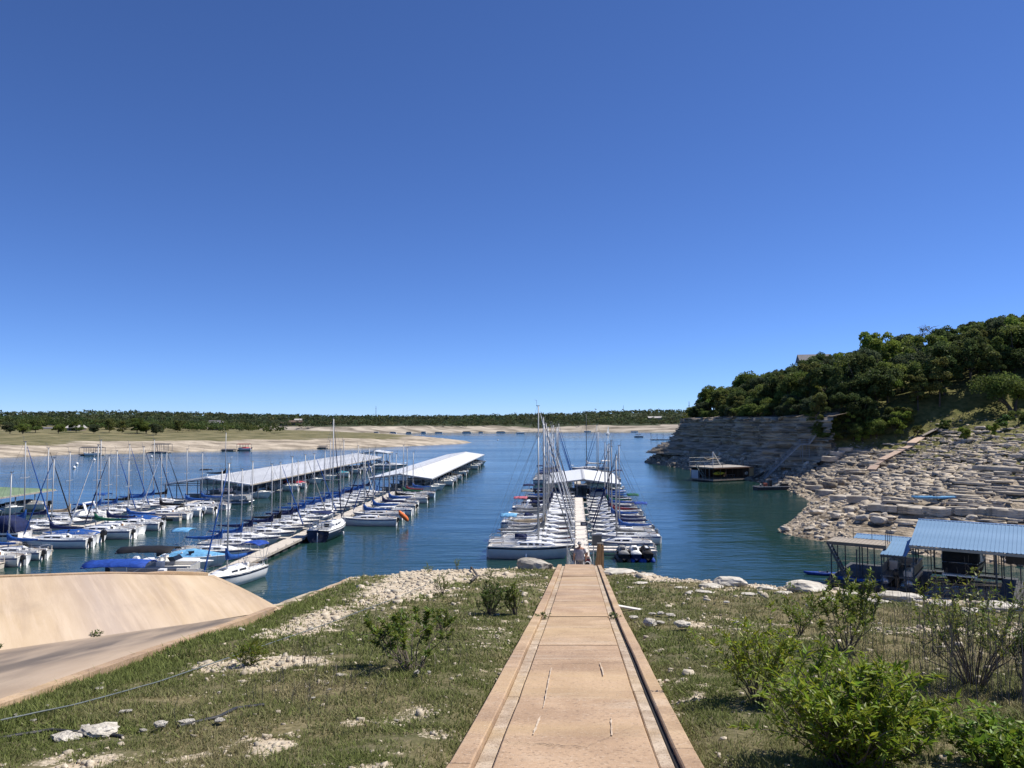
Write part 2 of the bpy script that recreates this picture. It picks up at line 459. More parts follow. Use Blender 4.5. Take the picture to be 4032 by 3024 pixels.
def crack(seed, x0, y0, x1, y1, wd=.006):
    rg_ = random.Random(seed); n = 26; v = []
    for i in range(n + 1):
        t = i / n; y = y0 + (y1 - y0) * t + rg_.gauss(0, .018); x = float(xc(y)) + x0 + (x1 - x0) * t + rg_.gauss(0, .008); e = wd * rg_.uniform(.25, 1.2); z = float(gp(y)) + .0165
        v += [(x - e * .2, y - e, z), (x + e * .2, y + e, z)]
    MB().add(v, [(2 * i, 2 * i + 2, 2 * i + 3, 2 * i + 1) for i in range(n)]).build('crack', M('crack_dark', (.07, .05, .036), .95), path)
crack(1, -.64, 10.9, .64, 11.15); crack(2, -.64, 6.9, .1, 6.75, .004); crack(3, -.2, 15.2, .64, 15.0); crack(4, .1, 6.76, .62, 7.6, .003); crack(5, -.64, 20.4, .64, 20.2, .009); crack(6, -.62, 13.3, -.2, 14.6, .004)
scrape(1, [(2172, 2632), (2160, 2690), (2148, 2755), (2138, 2800)], .012)
scrape(2, [(2128, 2826), (2112, 2870), (2098, 2905)], .016)
scrape(3, [(2362, 2612), (2372, 2640), (2378, 2668)], .014)
scrape(4, [(2406, 2830), (2408, 2860), (2410, 2912)], .012)

# ------------------------------------------------------------------ boat ramp and paved bank
rampc = M('ramp_concrete', (.38, .285, .20), .85, c2=(.50, .39, .285), scale=.9, detail=9, bump=.004, bscale=40, spec=.25, stretch=(1, .35, 1))
def ramp_material():
    m = rampc.copy(); m.name = 'ramp_stained'; t = m.node_tree; N = t.nodes; L = t.links
    b = N['Principled BSDF']; src = b.inputs['Base Color'].links[0].from_socket
    at = N.new('ShaderNodeAttribute'); at.attribute_name = 'stain'
    nz = N.new('ShaderNodeTexNoise'); nz.inputs['Scale'].default_value = 1.6; nz.inputs['Detail'].default_value = 8
    tc = N.new('ShaderNodeTexCoord'); mp = N.new('ShaderNodeMapping'); mp.inputs['Scale'].default_value = (1.6, .22, 1); mp.inputs['Rotation'].default_value = (0, 0, R(20))
    L.new(tc.outputs['Object'], mp.inputs[0]); L.new(mp.outputs[0], nz.inputs['Vector'])
    ml = N.new('ShaderNodeMath'); ml.operation = 'MULTIPLY'; L.new(at.outputs['Fac'], ml.inputs[0])
    mr = N.new('ShaderNodeMapRange'); mr.inputs[1].default_value = .22; mr.inputs[2].default_value = .55; L.new(nz.outputs['Fac'], mr.inputs[0]); L.new(mr.outputs[0], ml.inputs[1])
    mx = N.new('ShaderNodeMix'); mx.data_type = 'RGBA'; L.new(ml.outputs[0], mx.inputs[0]); L.new(src, mx.inputs[6]); mx.inputs[7].default_value = (.12, .10, .086, 1)
    L.new(mx.outputs[2], b.inputs['Base Color']); return m
def make_ramp():
    ramp_m = ramp_material()
    weather(rampc, (.24, .185, .14), .45, .7, (1, .4, 1), .5, .72); weather(ramp_m, (.25, .20, .15), .5, 1.2, (1.3, .25, 1), .48, .7)
    base = [(-18.5, -9), (-13.6, 0), (-8.5, 12.7), (-7.7, 14.7), (-5.95, 19.25)]
    bx = lambda y: np.interp(y, [p[1] for p in base], [p[0] for p in base])
    ys = np.linspace(-9, 19.2, 60); us = np.linspace(0, 1, 14)
    V = []; st = []
    for y in ys:
        x0 = float(bx(y)); x1 = -5.78 - .02 * max(0, y - 8)
        for u in us:
            x = x0 + (x1 - x0) * u
            V.append((x, y, float(gp(y)) - .10 + .02 * math.cos(u * 6.28)))
            c = .50 - .01 * (y - 10)
            st.append(1.0 * math.exp(-((u - c) / .24) ** 2) + .6 * math.exp(-((u - .15) / .1) ** 2) * (y > 12))
    o = np_mesh('boat_ramp', V, grid_faces(14, 60), ramp_m, smooth=True, attr={'stain': st})
    tag(o, kind='structure')
    # kerb between ramp and grass
    mb = MB(); rings = []
    for y in np.linspace(-9, 31, 60):
        x = -5.72 - .02 * max(0, y - 8) - .012 * max(0, y - 22); z = float(gp(y)) - .02; e_ = .09
        if y > 19.5: z = float(ground_h(x + .2, y)) + .0; e_ = .06
        rings.append([(x - e_, y, z - .6), (x - e_, y, z), (x + e_, y, z), (x + e_, y, z - .6)])
    mb.loft(rings).build('ramp_kerb', conc2, o)
    # paved bank rising behind the ramp
    def bank_z(u, v): pass
    top = [(-26, -7, 12.4), (-15, 10.3, 10.62), (-11, 16.5, 9.71), (-9.6, 18.7, 9.37), (-8.19, 21, 8.87)]
    bot = [(-18.5, -9), (-13.6, 0), (-8.5, 12.7), (-7.7, 14.7), (-5.80, 19.25)]
    tt = [0, .45, .78, .88, 1]
    V = []; nu, nv = 70, 16; st = []
    for j in range(nv):
        for i in range(nu):
            t_ = i / (nu - 1); v = j / (nv - 1)
            p = [np.interp(t_, tt, [q[k] for q in bot]) for k in (0, 1)]; p.append(float(gp(p[1])) - .085)
            q = [np.interp(t_, tt, [q_[k] for q_ in top]) for k in (0, 1, 2)]
            x, y, z = (p[k] * (1 - v) + q[k] * v for k in (0, 1, 2))
            z += .04 * math.sin(v * 3.14)
            V.append((x, y, z)); st.append(.62 * math.exp(-((t_ - .885 + .03 * v) / .03) ** 2) * (1 if t_ < .885 - .03 * v else .999) + .18 * float(fbm(np.array(x * 1.2 + y), np.array(y * .35 - x * .35), 77)) )
    bm_ = rampc.copy(); bm_.name = 'bank_concrete'
    r_ = [n for n in bm_.node_tree.nodes if n.type == 'VALTORGB'][0]
    r_.color_ramp.elements[0].color = (.46, .34, .21, 1); r_.color_ramp.elements[1].color = (.58, .455, .315, 1)
    t2 = bm_.node_tree; b2 = t2.nodes['Principled BSDF']; src = b2.inputs['Base Color'].links[0].from_socket
    a2 = t2.nodes.new('ShaderNodeAttribute'); a2.attribute_name = 'stain'; mx = t2.nodes.new('ShaderNodeMix'); mx.data_type = 'RGBA'
    t2.links.new(a2.outputs['Fac'], mx.inputs[0]); t2.links.new(src, mx.inputs[6]); mx.inputs[7].default_value = (.36, .29, .25, 1); t2.links.new(mx.outputs[2], b2.inputs['Base Color'])
    weather(bm_, (.36, .27, .195), .55, 1.4, (.16, 1.9, .3), .46, .66, R(-56)); weather(bm_, (.60, .48, .36), .5, 2.2, (.14, 2.2, .3), .5, .7, R(-52))
    mp = [n for n in t2.nodes if n.type == 'MAPPING'][0]; mp.vector_type = 'TEXTURE'; mp.inputs['Rotation'].default_value = (0, 0, R(-54)); mp.inputs['Scale'].default_value = (3.2, .7, 1)
    b = np_mesh('paved_bank', V, grid_faces(nu, nv), bm_, smooth=True, attr={'stain': st})
    tag(b, kind='structure')
    mb = MB(); rings = []
    for i in range(40):
        t_ = i / 39
        q = [np.interp(t_, tt, [q_[k] for q_ in top]) for k in (0, 1, 2)]
        dx, dy = -.83, .55
        h = .03 + (.05 if t_ > .93 else 0)
        rings.append([(q[0] + dx * .02, q[1] + dy * .02, q[2] - .9), (q[0] + dx * .02, q[1] + dy * .02, q[2] + h), (q[0] + dx * .22, q[1] + dy * .22, q[2] + h), (q[0] + dx * .22, q[1] + dy * .22, q[2] - .9)])
    mb.loft(rings).build('coping', conc2, b)
    mb = MB(); rings = []
    for i in range(8):
        v = i / 7; x = -5.80 + (-8.19 + 5.80) * v; y = 19.25 + 1.75 * v; z = 8.37 + (8.87 - 8.37) * v + .04 * math.sin(v * 3.14)
        rings.append([(x, y, z + .004), (x + .09, y + .09, z + .002), (x + .12, y + .12, z - 1.2), (x - .1, y, z - 1.2)])
    mb.loft(rings).build('bank_edge', bm_, b)
make_ramp()

# ------------------------------------------------------------------ wooded hillside, rock slope and cliff on the right
SHORE = [(78, 40), (60, 55), (46, 69.5), (40, 76.5), (34.6, 83), (31.8, 90), (32.5, 95), (37.4, 103.3), (46, 121), (49.5, 129), (53, 148), (54.5, 167), (50.5, 187), (48.5, 217), (43.5, 254), (47, 266), (60, 285), (95, 330), (200, 400)]
RLAND = SHORE + [(420, 420), (420, 30), (120, 20)]
GD = [0, 2, 5, 15, 25, 39, 50, 62, 80, 110, 150, 260]
GZ = [0, .7, 1.7, 5.0, 8.4, 13.3, 14.4, 16.8, 24, 33, 39, 46]
CD = [0, 3, 8, 10.4, 11.6, 20, 40, 70, 110, 150, 260]
CZ = [0, 1.6, 4.6, 6.6, 14.2, 15.6, 20, 28, 38, 45, 52]
def hill_h(X, Y, rough=True):
    X = np.asarray(X, float); Y = np.asarray(Y, float)
    d = -poly_sdf(X, Y, RLAND)
    dn = d + (fbm(X * .12, Y * .12, 41) - .5) * 5 * sstep(d, 1, 8) + (fbm(X * .5, Y * .5, 47) - .5) * 1.6
    wc = sstep(Y, 156, 172)
    hg = np.interp(dn, GD, GZ)
    hc = np.interp(d + (fbm(X * .2, Y * .2, 43) - .5) * 2.0 * sstep(d, 0, 3) * (d < 9), CD, CZ)
    # ledges of flat-bedded limestone on the open slope
    if rough:
        st = .62
        q = (hg + (fbm(X * .06, Y * .06, 51) - .5) * 1.2) / st
        fr = q - np.floor(q)
        terr = (np.floor(q) + sstep(fr, .70, 1.0)) * st - (fbm(X * .06, Y * .06, 51) - .5) * 1.2
        kk = sstep(fbm(X * .16, Y * .16, 55), .40, .52) * sstep(d, 3, 8) * (1 - sstep(d, 40, 50)) * .85
        hg = hg * (1 - kk) + terr * kk
        hg = hg + (fbm(X * .9, Y * .9, 61) - .5) * .45 * (1 - sstep(d, 40, 48) * .7)
    # a gully between the slope and the cliff
    gl_ = np.exp(-((Y - 139 - .35 * (X - 52)) / 4.0) ** 2) * sstep(d, 1, 4) * (1 - sstep(d, 18, 30))
    h = hg * (1 - wc) + hc * wc - gl_ * 2.6
    h = np.where(d > 0, h, np.maximum(d * .35, -3))
    return h

def hit(px, py, fn=None, y0=60, y1=420, dz=0):
    d = ray(px, py); ys = np.linspace(y0, y1, 3600); k = ys / d.y
    X = d.x * k; Z = CAMZ + d.z * k
    hz = (fn or hill_h)(X, ys)
    b = Z < hz
    if not b.any(): i = len(ys) - 1
    else: i = int(np.argmax(b))
    return Vector((X[i], ys[i], float(hz[i]) + dz))

rockm = M('limestone', (.33, .285, .225), .9, c2=(.60, .54, .45), scale=1.4, detail=9, bump=.06, bscale=6, spec=.2)
def make_hill():
    xs = np.concatenate([np.arange(26, 112, .45), np.arange(112, 420, 4)])
    ys = np.concatenate([np.arange(26, 60, 2), np.arange(60, 180, .45), np.arange(180, 290, .8), np.arange(290, 420, 5)])
    X, Y = np.meshgrid(xs, ys); Z = hill_h(X, Y)
    d = -poly_sdf(X, Y, RLAND)
    n = fbm(X * .1, Y * .1, 71); n2 = fbm(X * .5, Y * .5, 72)
    grass = np.clip(sstep(d + (n - .5) * 14, 27, 38) + .45 * sstep(d, 14, 26), 0, 1) * (1 - sstep(Y, 156, 166)) + sstep(d, 12.5, 15) * sstep(Y, 156, 166)
    grass = np.clip(grass + .55 * sstep(n2 + (n - .5), .56, .72) * sstep(d, 7, 18), 0, 1)
    wet = 1 - sstep(Z + (n2 - .5) * .3, .1, .7)
    m, t, b = mk('hillside_rock'); N = t.nodes; L = t.links
    geo = N.new('ShaderNodeNewGeometry')
    def nz(s, dd=7, st=(1, 1, 1)):
        mp = N.new('ShaderNodeMapping'); mp.inputs['Scale'].default_value = st; L.new(geo.outputs['Position'], mp.inputs[0])
        q = N.new('ShaderNodeTexNoise'); q.inputs['Scale'].default_value = s; q.inputs['Detail'].default_value = dd; L.new(mp.outputs[0], q.inputs['Vector']); return q.outputs['Fac']
    def ramp(src, p, c):
        r = N.new('ShaderNodeValToRGB'); e = r.color_ramp.elements
        e[0].position, e[1].position = p; e[0].color = (*c[0], 1); e[1].color = (*c[1], 1); L.new(src, r.inputs[0]); return r.outputs[0]
    def mix(f, a, bb):
        x = N.new('ShaderNodeMix'); x.data_type = 'RGBA'
        L.new(f, x.inputs[0]); L.new(a, x.inputs[6]); L.new(bb, x.inputs[7]); return x.outputs[2]
    stone = ramp(nz(.9, 10), (.32, .68), ((.20, .165, .12), (.50, .42, .32)))
    turf = ramp(nz(.8, 8), (.35, .66), ((.085, .095, .030), (.21, .19, .07)))
    ag = N.new('ShaderNodeAttribute'); ag.attribute_name = 'grass'
    ad = N.new('ShaderNodeMath'); ad.operation = 'ADD'; L.new(ag.outputs['Fac'], ad.inputs[0]); L.new(nz(1.6, 5), ad.inputs[1])
    mr = N.new('ShaderNodeMapRange'); mr.inputs[1].default_value = .82; mr.inputs[2].default_value = 1.12; L.new(ad.outputs[0], mr.inputs[0])
    bed = nz(1.0, 6, (.10, .10, 5.0))                                   # thin bedding planes, level in the rock
    bm_ = N.new('ShaderNodeMapRange'); bm_.inputs[1].default_value = .40; bm_.inputs[2].default_value = .52; L.new(bed, bm_.inputs[0])
    dk = N.new('ShaderNodeMix'); dk.data_type = 'RGBA'; dk.blend_type = 'MULTIPLY'; dk.inputs[0].default_value = 1; L.new(stone, dk.inputs[6])
    L.new(ramp(bm_.outputs[0], (0, 1), ((.50, .48, .46), (1.08, 1.07, 1.05))), dk.inputs[7]); stone = dk.outputs[2]
    L.new(mix(mr.outputs[0], stone, turf), b.inputs['Base Color']); b.inputs['Roughness'].default_value = .95; b.inputs['Specular IOR Level'].default_value = .1
    bp = N.new('ShaderNodeBump'); bp.inputs['Distance'].default_value = .25; L.new(nz(2.2, 8, (1, 1, 3)), bp.inputs['Height']); L.new(bp.outputs[0], b.inputs['Normal'])
    V = np.stack([X.ravel(), Y.ravel(), Z.ravel()], 1)
    o = np_mesh('hillside', V, grid_faces(len(xs), len(ys), Z > -2.4), m, attr={'grass': grass.ravel()})
    tag(o, kind='structure'); return o
hill = make_hill()

# layered cliff face
def make_cliff():
    pts = [Vector(p) for p in [(56, 159), (54.6, 167), (50.5, 187), (48.5, 217), (44.5, 250), (48.5, 262), (62, 282), (95, 325)]]
    # resample and offset inland
    samp = []
    for i in range(len(pts) - 1):
        n = max(2, int((pts[i + 1] - pts[i]).length / .7))
        for k in range(n): samp.append(pts[i].lerp(pts[i + 1], k / n))
    S = np.array([(p.x, p.y) for p in samp])
    for _ in range(60): S[1:-1] = (S[:-2] + S[1:-1] * 2 + S[2:]) / 4
    T = np.gradient(S, axis=0); T /= np.linalg.norm(T, axis=1)[:, None]
    Nn = np.stack([T[:, 1], -T[:, 0]], 1)                          # inland
    arc = np.cumsum(np.r_[0, np.linalg.norm(np.diff(S, axis=0), axis=1)])
    zs = [3.2]; rg = random.Random(4)
    while zs[-1] < 14.3: zs.append(zs[-1] + rg.choice([.16, .22, .3, .45, .6]))
    nz_ = len(zs); V = []; rr = []
    offs = [rg.uniform(-.5, .5) for _ in zs]
    top = 14.2 + (fbm(arc * .15, arc * 0, 5) - .5) * 3.6
    for k, z in enumerate(zs):
        for half in (0, 1):
            zz = z + (0 if half == 0 else (zs[min(k + 1, nz_ - 1)] - z) * .96)
            lean = np.interp(z, [3, 6.2, 7, 14.3], [-4.6, -1.8, -.35, .25])
            joint = (_h(np.floor(arc * .22 + .3 * (k // 5)), np.floor(arc * 0 + k // 5), 9) - .5) * 1.1 + (_h(np.floor(arc * .55), np.floor(arc * 0 + k // 2), 10) - .5) * .6 + (fbm(arc * 1.3, arc * 0 + k * .7, 12) - .5) * .6
            butt = (fbm(arc * .09, arc * 0, 33) - .5) * 6.0 + (vn(arc * .16, arc * 0 + 5, 35) > .6) * 1.2
            tip = np.exp(-((arc - arc[np.argmin(np.abs(S[:, 1] - 252) + np.abs(S[:, 0] - 45))]) / 14.0) ** 2)
            off = 10.0 + lean * (1 + .5 * tip) - tip * 5.5 * np.clip(np.floor((14.3 - z) / 1.6) * 1.6 / 11, 0, 1) + offs[k] + joint + butt * (1 - .6 * tip)
            V.append(np.stack([S[:, 0] + Nn[:, 0] * off, S[:, 1] + Nn[:, 1] * off, np.minimum(zz, top + (.3 if half else 0)) + 0 * arc], 1))
    # cap back over the plateau
    V.append(np.stack([S[:, 0] + Nn[:, 0] * 15, S[:, 1] + Nn[:, 1] * 15, top + .5], 1))
    A = np.concatenate(V); n = len(S)
    m = M('cliff_rock', (.14, .118, .088), .92, c2=(.45, .38, .29), scale=.5, detail=10, bump=.30, bscale=1.4, stretch=(.35, .35, 3.2), spec=.1, lo=.32, hi=.62)
    o = np_mesh('cliff', A, grid_faces(n, len(V))[:, ::-1], m)
    tag(o, kind='structure'); return o, S, Nn, arc
cliff, CS, CN, CARC = make_cliff()

# ------------------------------------------------------------------ far land
PEN = [(-420, 285), (-300, 286), (-193, 289), (-181, 318), (-155, 331), (-134, 362), (-104, 384), (-70, 408), (-46, 436), (-28, 478), (-26, 500), (-40, 560), (-66, 640), (-125, 760), (-160, 810), (-200, 900), (-320, 1010), (-900, 1050), (-1100, 300)]
FAR = [(-900, 960), (-330, 960), (-235, 870), (-180, 905), (-120, 985), (-50, 1060), (20, 1120), (110, 1150), (190, 1120), (240, 1090), (330, 900), (480, 820), (1500, 900), (2600, 3000), (2600, 4200), (-2600, 4200), (-2600, 900)]
def pen_h(X, Y):
    d = -poly_sdf(X, Y, PEN) + (fbm(X * .02, Y * .02, 81) - .5) * 14
    z = np.interp(d, [-20, 0, 4, 18, 40, 90, 200, 400], [-2, -.3, .8, 2.4, 4.2, 5.2, 7.6, 14])
    q = z / .55; fr = q - np.floor(q); tz = (np.floor(q) + sstep(fr, .6, 1)) * .55
    k = sstep(d, 2, 6) * (1 - sstep(d, 45, 70)) * .8
    return z * (1 - k) + tz * k + (fbm(X * .1, Y * .1, 83) - .5) * .8 * sstep(d, 0, 5)
def far_h(X, Y):
    d = -poly_sdf(X, Y, FAR) + (fbm(X * .012, Y * .012, 91) - .5) * 34
    z = np.interp(d, [-20, 0, 8, 24, 34, 120, 400, 1000, 1800, 2600], [-2, 0, 2.2, 4.2, 8.2, 10.5, 13, 16, 30, 30])
    z = z + (fbm(X * .03, Y * .03, 93) - .5) * 3 * sstep(d, 5, 30)
    z = z + 26 * np.exp(-(((X - 560) / 520) ** 2 + ((Y - 2900) / 600) ** 2)) + 16 * np.exp(-(((X + 1300) / 500) ** 2 + ((Y - 2300) / 500) ** 2))
    return z
def far_mat(name, stone, turf, s):
    m, t, b = mk(name); N = t.nodes; L = t.links
    geo = N.new('ShaderNodeNewGeometry')
    def nz(sc_, st=(1, 1, 1)):
        mp = N.new('ShaderNodeMapping'); mp.inputs['Scale'].default_value = st; L.new(geo.outputs['Position'], mp.inputs[0])
        q = N.new('ShaderNodeTexNoise'); q.inputs['Scale'].default_value = sc_; q.inputs['Detail'].default_value = 8; L.new(mp.outputs[0], q.inputs['Vector']); return q.outputs['Fac']
    def ramp(src, p, c):
        r = N.new('ShaderNodeValToRGB'); e = r.color_ramp.elements
        e[0].position, e[1].position = p; e[0].color = (*c[0], 1); e[1].color = (*c[1], 1); L.new(src, r.inputs[0]); return r.outputs[0]
    a = N.new('ShaderNodeAttribute'); a.attribute_name = 'grass'
    ad = N.new('ShaderNodeMath'); ad.operation = 'ADD'; L.new(a.outputs['Fac'], ad.inputs[0]); L.new(nz(s * 2, (.35, 1, 1)), ad.inputs[1])
    mr = N.new('ShaderNodeMapRange'); mr.inputs[1].default_value = .85; mr.inputs[2].default_value = 1.15; L.new(ad.outputs[0], mr.inputs[0])
    x = N.new('ShaderNodeMix'); x.data_type = 'RGBA'; L.new(mr.outputs[0], x.inputs[0])
    L.new(ramp(nz(s, (.4, 1, 3)), (.33, .64), stone), x.inputs[6]); L.new(ramp(nz(s * 1.5, (.3, 1, 1)), (.35, .66), turf), x.inputs[7])
    L.new(x.outputs[2], b.inputs['Base Color']); b.inputs['Roughness'].default_value = .95; b.inputs['Specular IOR Level'].default_value = .1
    bp = N.new('ShaderNodeBump'); bp.inputs['Distance'].default_value = .5; L.new(nz(s * 3), bp.inputs['Height']); L.new(bp.outputs[0], b.inputs['Normal'])
    return m
def make_far():
    xs = np.concatenate([np.arange(-1100, -420, 20), np.arange(-420, -10, 2.5)]); ys = np.concatenate([np.arange(275, 640, 2.2), np.arange(640, 1060, 8)])
    X, Y = np.meshgrid(xs, ys); Z = pen_h(X, Y); d = -poly_sdf(X, Y, PEN)
    g = sstep(d + (fbm(X * .03, Y * .06, 85) - .5) * 40, 26, 52)
    o = np_mesh('peninsula', np.stack([X.ravel(), Y.ravel(), Z.ravel()], 1), grid_faces(len(xs), len(ys), Z > -1.9),
                far_mat('peninsula_ground', ((.20, .168, .128), (.50, .43, .335)), ((.075, .08, .034), (.25, .215, .12)), .16), attr={'grass': g.ravel()})
    tag(o, kind='structure')
    xs = np.concatenate([np.arange(-2600, -900, 60), np.arange(-900, 900, 7), np.arange(900, 2600, 60)]); ys = np.concatenate([np.arange(780, 1300, 5), np.arange(1300, 4200, 50)])
    X, Y = np.meshgrid(xs, ys); Z = far_h(X, Y); d = -poly_sdf(X, Y, FAR)
    g = sstep(d + (fbm(X * .02, Y * .02, 95) - .5) * 20, 34, 44)
    g = np.where((X > 220) & (Y < 1250), sstep(d, 70, 110), g)
    o = np_mesh('far_shore', np.stack([X.ravel(), Y.ravel(), Z.ravel()], 1), grid_faces(len(xs), len(ys), Z > -1.9),
                far_mat('far_shore_ground', ((.16, .138, .108), (.45, .395, .32)), ((.03, .042, .02), (.065, .075, .04)), .07), attr={'grass': g.ravel()})
    tag(o, kind='structure')
make_far()
# ================================================================== BOATS
gel = M('gelcoat_white', (.80, .80, .78), .28, var=.06, scale=1.5, c2=(.88, .88, .86))
cream = M('gelcoat_cream', (.74, .70, .61), .4, c2=(.84, .80, .71), scale=1.2)
deckm = M('deck_nonskid', (.76, .755, .72), .6, c2=(.86, .855, .82), scale=3)
navyh = M('hull_navy', (.012, .018, .04), .25, var=.2)
bluest = M('boot_stripe', (.02, .05, .20), .4, var=.2)
redst = M('red_stripe', (.35, .03, .03), .4, var=.2)
alu = M('mast_aluminium', (.42, .425, .43), .5, var=.12, scale=.8, metal=.2)
blackm = M('mast_black', (.03, .03, .035), .45, var=.2)
steel = M('stainless', (.55, .56, .58), .3, var=.1, metal=.8)
wire = M('rigging_wire', (.25, .25, .26), .4, var=.1, metal=.5)
glassd = M('cabin_glass', (.012, .015, .018), .12, var=.2)
blackp = M('black_plastic', (.018, .018, .02), .45, var=.2)
teak = M('teak', (.22, .115, .05), .65, c2=(.32, .18, .09), scale=4, stretch=(1, 6, 1))
palegrey = M('hull_grey_white', (.56, .57, .58), .35, var=.05); paleblue = M('hull_pale_blue', (.45, .55, .62), .35, var=.05)
COV = {}
for nm, c in {'blue': (.014, .072, .27), 'navy': (.010, .018, .07), 'black': (.014, .014, .017), 'green': (.012, .10, .055), 'maroon': (.17, .022, .03), 'tan': (.42, .33, .22),
              'grey': (.22, .22, .215), 'teal': (.02, .22, .30), 'sky blue': (.14, .36, .58), 'orange': (.70, .17, .05), 'white': (.72, .72, .70), 'red': (.50, .05, .08), 'royal blue': (.016, .06, .30), 'pink': (.48, .13, .17)}.items():
    COV[nm] = M('canvas_' + nm.replace(' ', '_'), c, .75, var=.22, scale=3.2, bump=.05, bscale=3.0, spec=.25)

def hb(t, B):          # half breadth along the hull, t from stern 0 to bow 1
    return B / 2 * (.80 + .20 * min(1, t / .35)) * (1 - max(0, (t - .40) / .60) ** 2.3)
def sheer(t, fb): return fb * (1 + .30 * max(0, t - .3) ** 1.6 + .06 * (1 - t))

def hull_mesh(L, B, fb, rake=.35, sugar=False):
    mb = MB(); rings = []; st = [0, .03, .12, .25, .4, .55, .7, .82, .92, .975, 1.0]
    for t in st:
        b = max(.012, hb(t, B)); s = sheer(t, fb); x = (t - .5) * L
        bowk = max(0, (t - .6) / .4) ** 1.5
        xr = lambda z: x - bowk * rake * (1 - z / s) * L * .32 + ((.30 if sugar else -.10) * (z / s - .5) * 1.0 if t < .02 else 0)
        prof = [(1, 1), (.985, .72), (.93, .40), (.80, .10), (.55, -.16), (.0, -.30)]
        side = [(xr(s * q), b * p * (1 - .5 * bowk * (1 - q)), s * q) for p, q in prof]
        rings.append(side + [(p[0], -p[1], p[2]) for p in side[-2::-1]])
    mb.loft(rings, False, False)
    n = len(rings[0]); mb.f.append(tuple(range(n)))
    return mb

def deck_mesh(L, B, fb, well=True):
    mb = MB(); st = [0, .04, .05, .2, .33, .34, .5, .7, .85, .95, 1.0]; ks = [-1, -.66, -.64, -.3, 0, .3, .64, .66, 1]; V = []
    for t in st:
        b = max(.01, hb(t, B)) * .995; s = sheer(t, fb)
        for k in ks:
            z = s + .05 * (1 - k * k)
            if well and .045 < t < .335 and abs(k) < .65: z = s - .32
            V.append(((t - .5) * L, k * b, z))
    n = len(ks)
    mb.add(V, [(j * n + i, j * n + i + n, j * n + i + n + 1, j * n + i + 1) for j in range(len(st) - 1) for i in range(n - 1)])
    # toe rail
    for sgn in (-1, 1):
        mb.tube([((t - .5) * L, sgn * max(.01, hb(t, B)), sheer(t, fb) + .015) for t in st], .03, 4)
    return mb

def outboard(parent, x, y, z, s=1.0, mat=None, cm=None):
    o = MB()
    o.box((x - .12 * s, y, z - .35 * s), (.16 * s, .13 * s, .75 * s)).box((x - .14 * s, y, z - .78 * s), (.42 * s, .05, .10 * s)).box((x + .03 * s, y, z - .05), (.18 * s, .3 * s, .22 * s))
    ob = o.build('outboard', mat or blackp, parent)
    c = MB(); rings = []
    for zz, k in ((0, .8), (.12, 1.0), (.34, .95), (.46, .6)):
        rings.append([(x - .16 * s + (-.24 * k + .02 if a < 0 else .2 * k) * s, y + b * .17 * k * s, z + zz * s) for a, b in ((-1, -1), (1, -1), (1, 1), (-1, 1))])
    c.loft(rings).build('cowling', cm or mat or blackp, ob)
    return ob

def canopy(parent, name, x0, x1, w, z, crown, mat, legs_z, slope=0):
    mb = MB(); rings = []
    n = 6; ks = 7
    for th in (0, -.04):
        V = []
    grid = []
    for i in range(n + 1):
        u = i / n; row = []
        for j in range(ks):
            k = -1 + 2 * j / (ks - 1)
            row.append((x0 + (x1 - x0) * u, k * w / 2, z + crown * (1 - k * k) * .8 + crown * .35 * math.sin(u * math.pi) + slope * u - .10 * (abs(k) > .99) - .03 * abs(math.sin(u * 3 * math.pi))))
        grid.append(row)
    rings = [r_ + [(p[0], p[1], p[2] - .035) for p in r_[::-1]] for r_ in grid]
    mb.loft(rings)
    c = mb.build(name, mat, parent, smooth=True)
    for s in (-1, 1):
        fr = MB(); xm = (x0 + x1) / 2
        fr.tube([(x0 + .05, s * w / 2 * .96, z - .02), (xm, s * w / 2 * .98, legs_z)], .022, 5).tube([(x1 - .05, s * w / 2 * .96, z + slope - .02), (xm, s * w / 2 * .98, legs_z)], .022, 5)
        fr.tube([(xm, s * w / 2 * .96, z + slope / 2 - .02), (xm, s * w / 2 * .98, legs_z)], .018, 5)
        fr.build('canopy_frame', steel, c)
    return c

def sail_cover_mesh(xm, xa, z, h0, sag=0):
    """canvas over the stowed sail: high round the mast, tapering aft"""
    mb = MB(); rings = []
    for i, (u, h, wd, zc) in enumerate(((-.015, .10, .10, .95), (.0, 1.0, .15, .35), (.05, .82, .19, .24), (.13, .50, .20, .10), (.3, .40, .19, .05), (.5, .36, .17, .02), (.75, .28, .14, 0), (.97, .18, .10, 0), (1.0, .05, .03, 0))):
        x = xm + (xa - xm) * u; hh = h0 * h; c = z + h0 * zc * .9 - sag * math.sin(max(0, u) * math.pi)
        ring = []
        for j in range(8):
            a = 2 * math.pi * j / 8
            wob = 1 + .10 * math.sin(5 * u * 6 + j)
            ring.append((x, wd * math.sin(a) * wob, c + (hh / 2) * math.cos(a) * (1.0 if math.cos(a) > 0 else .9)))
        rings.append(ring)
    return mb.loft(rings)

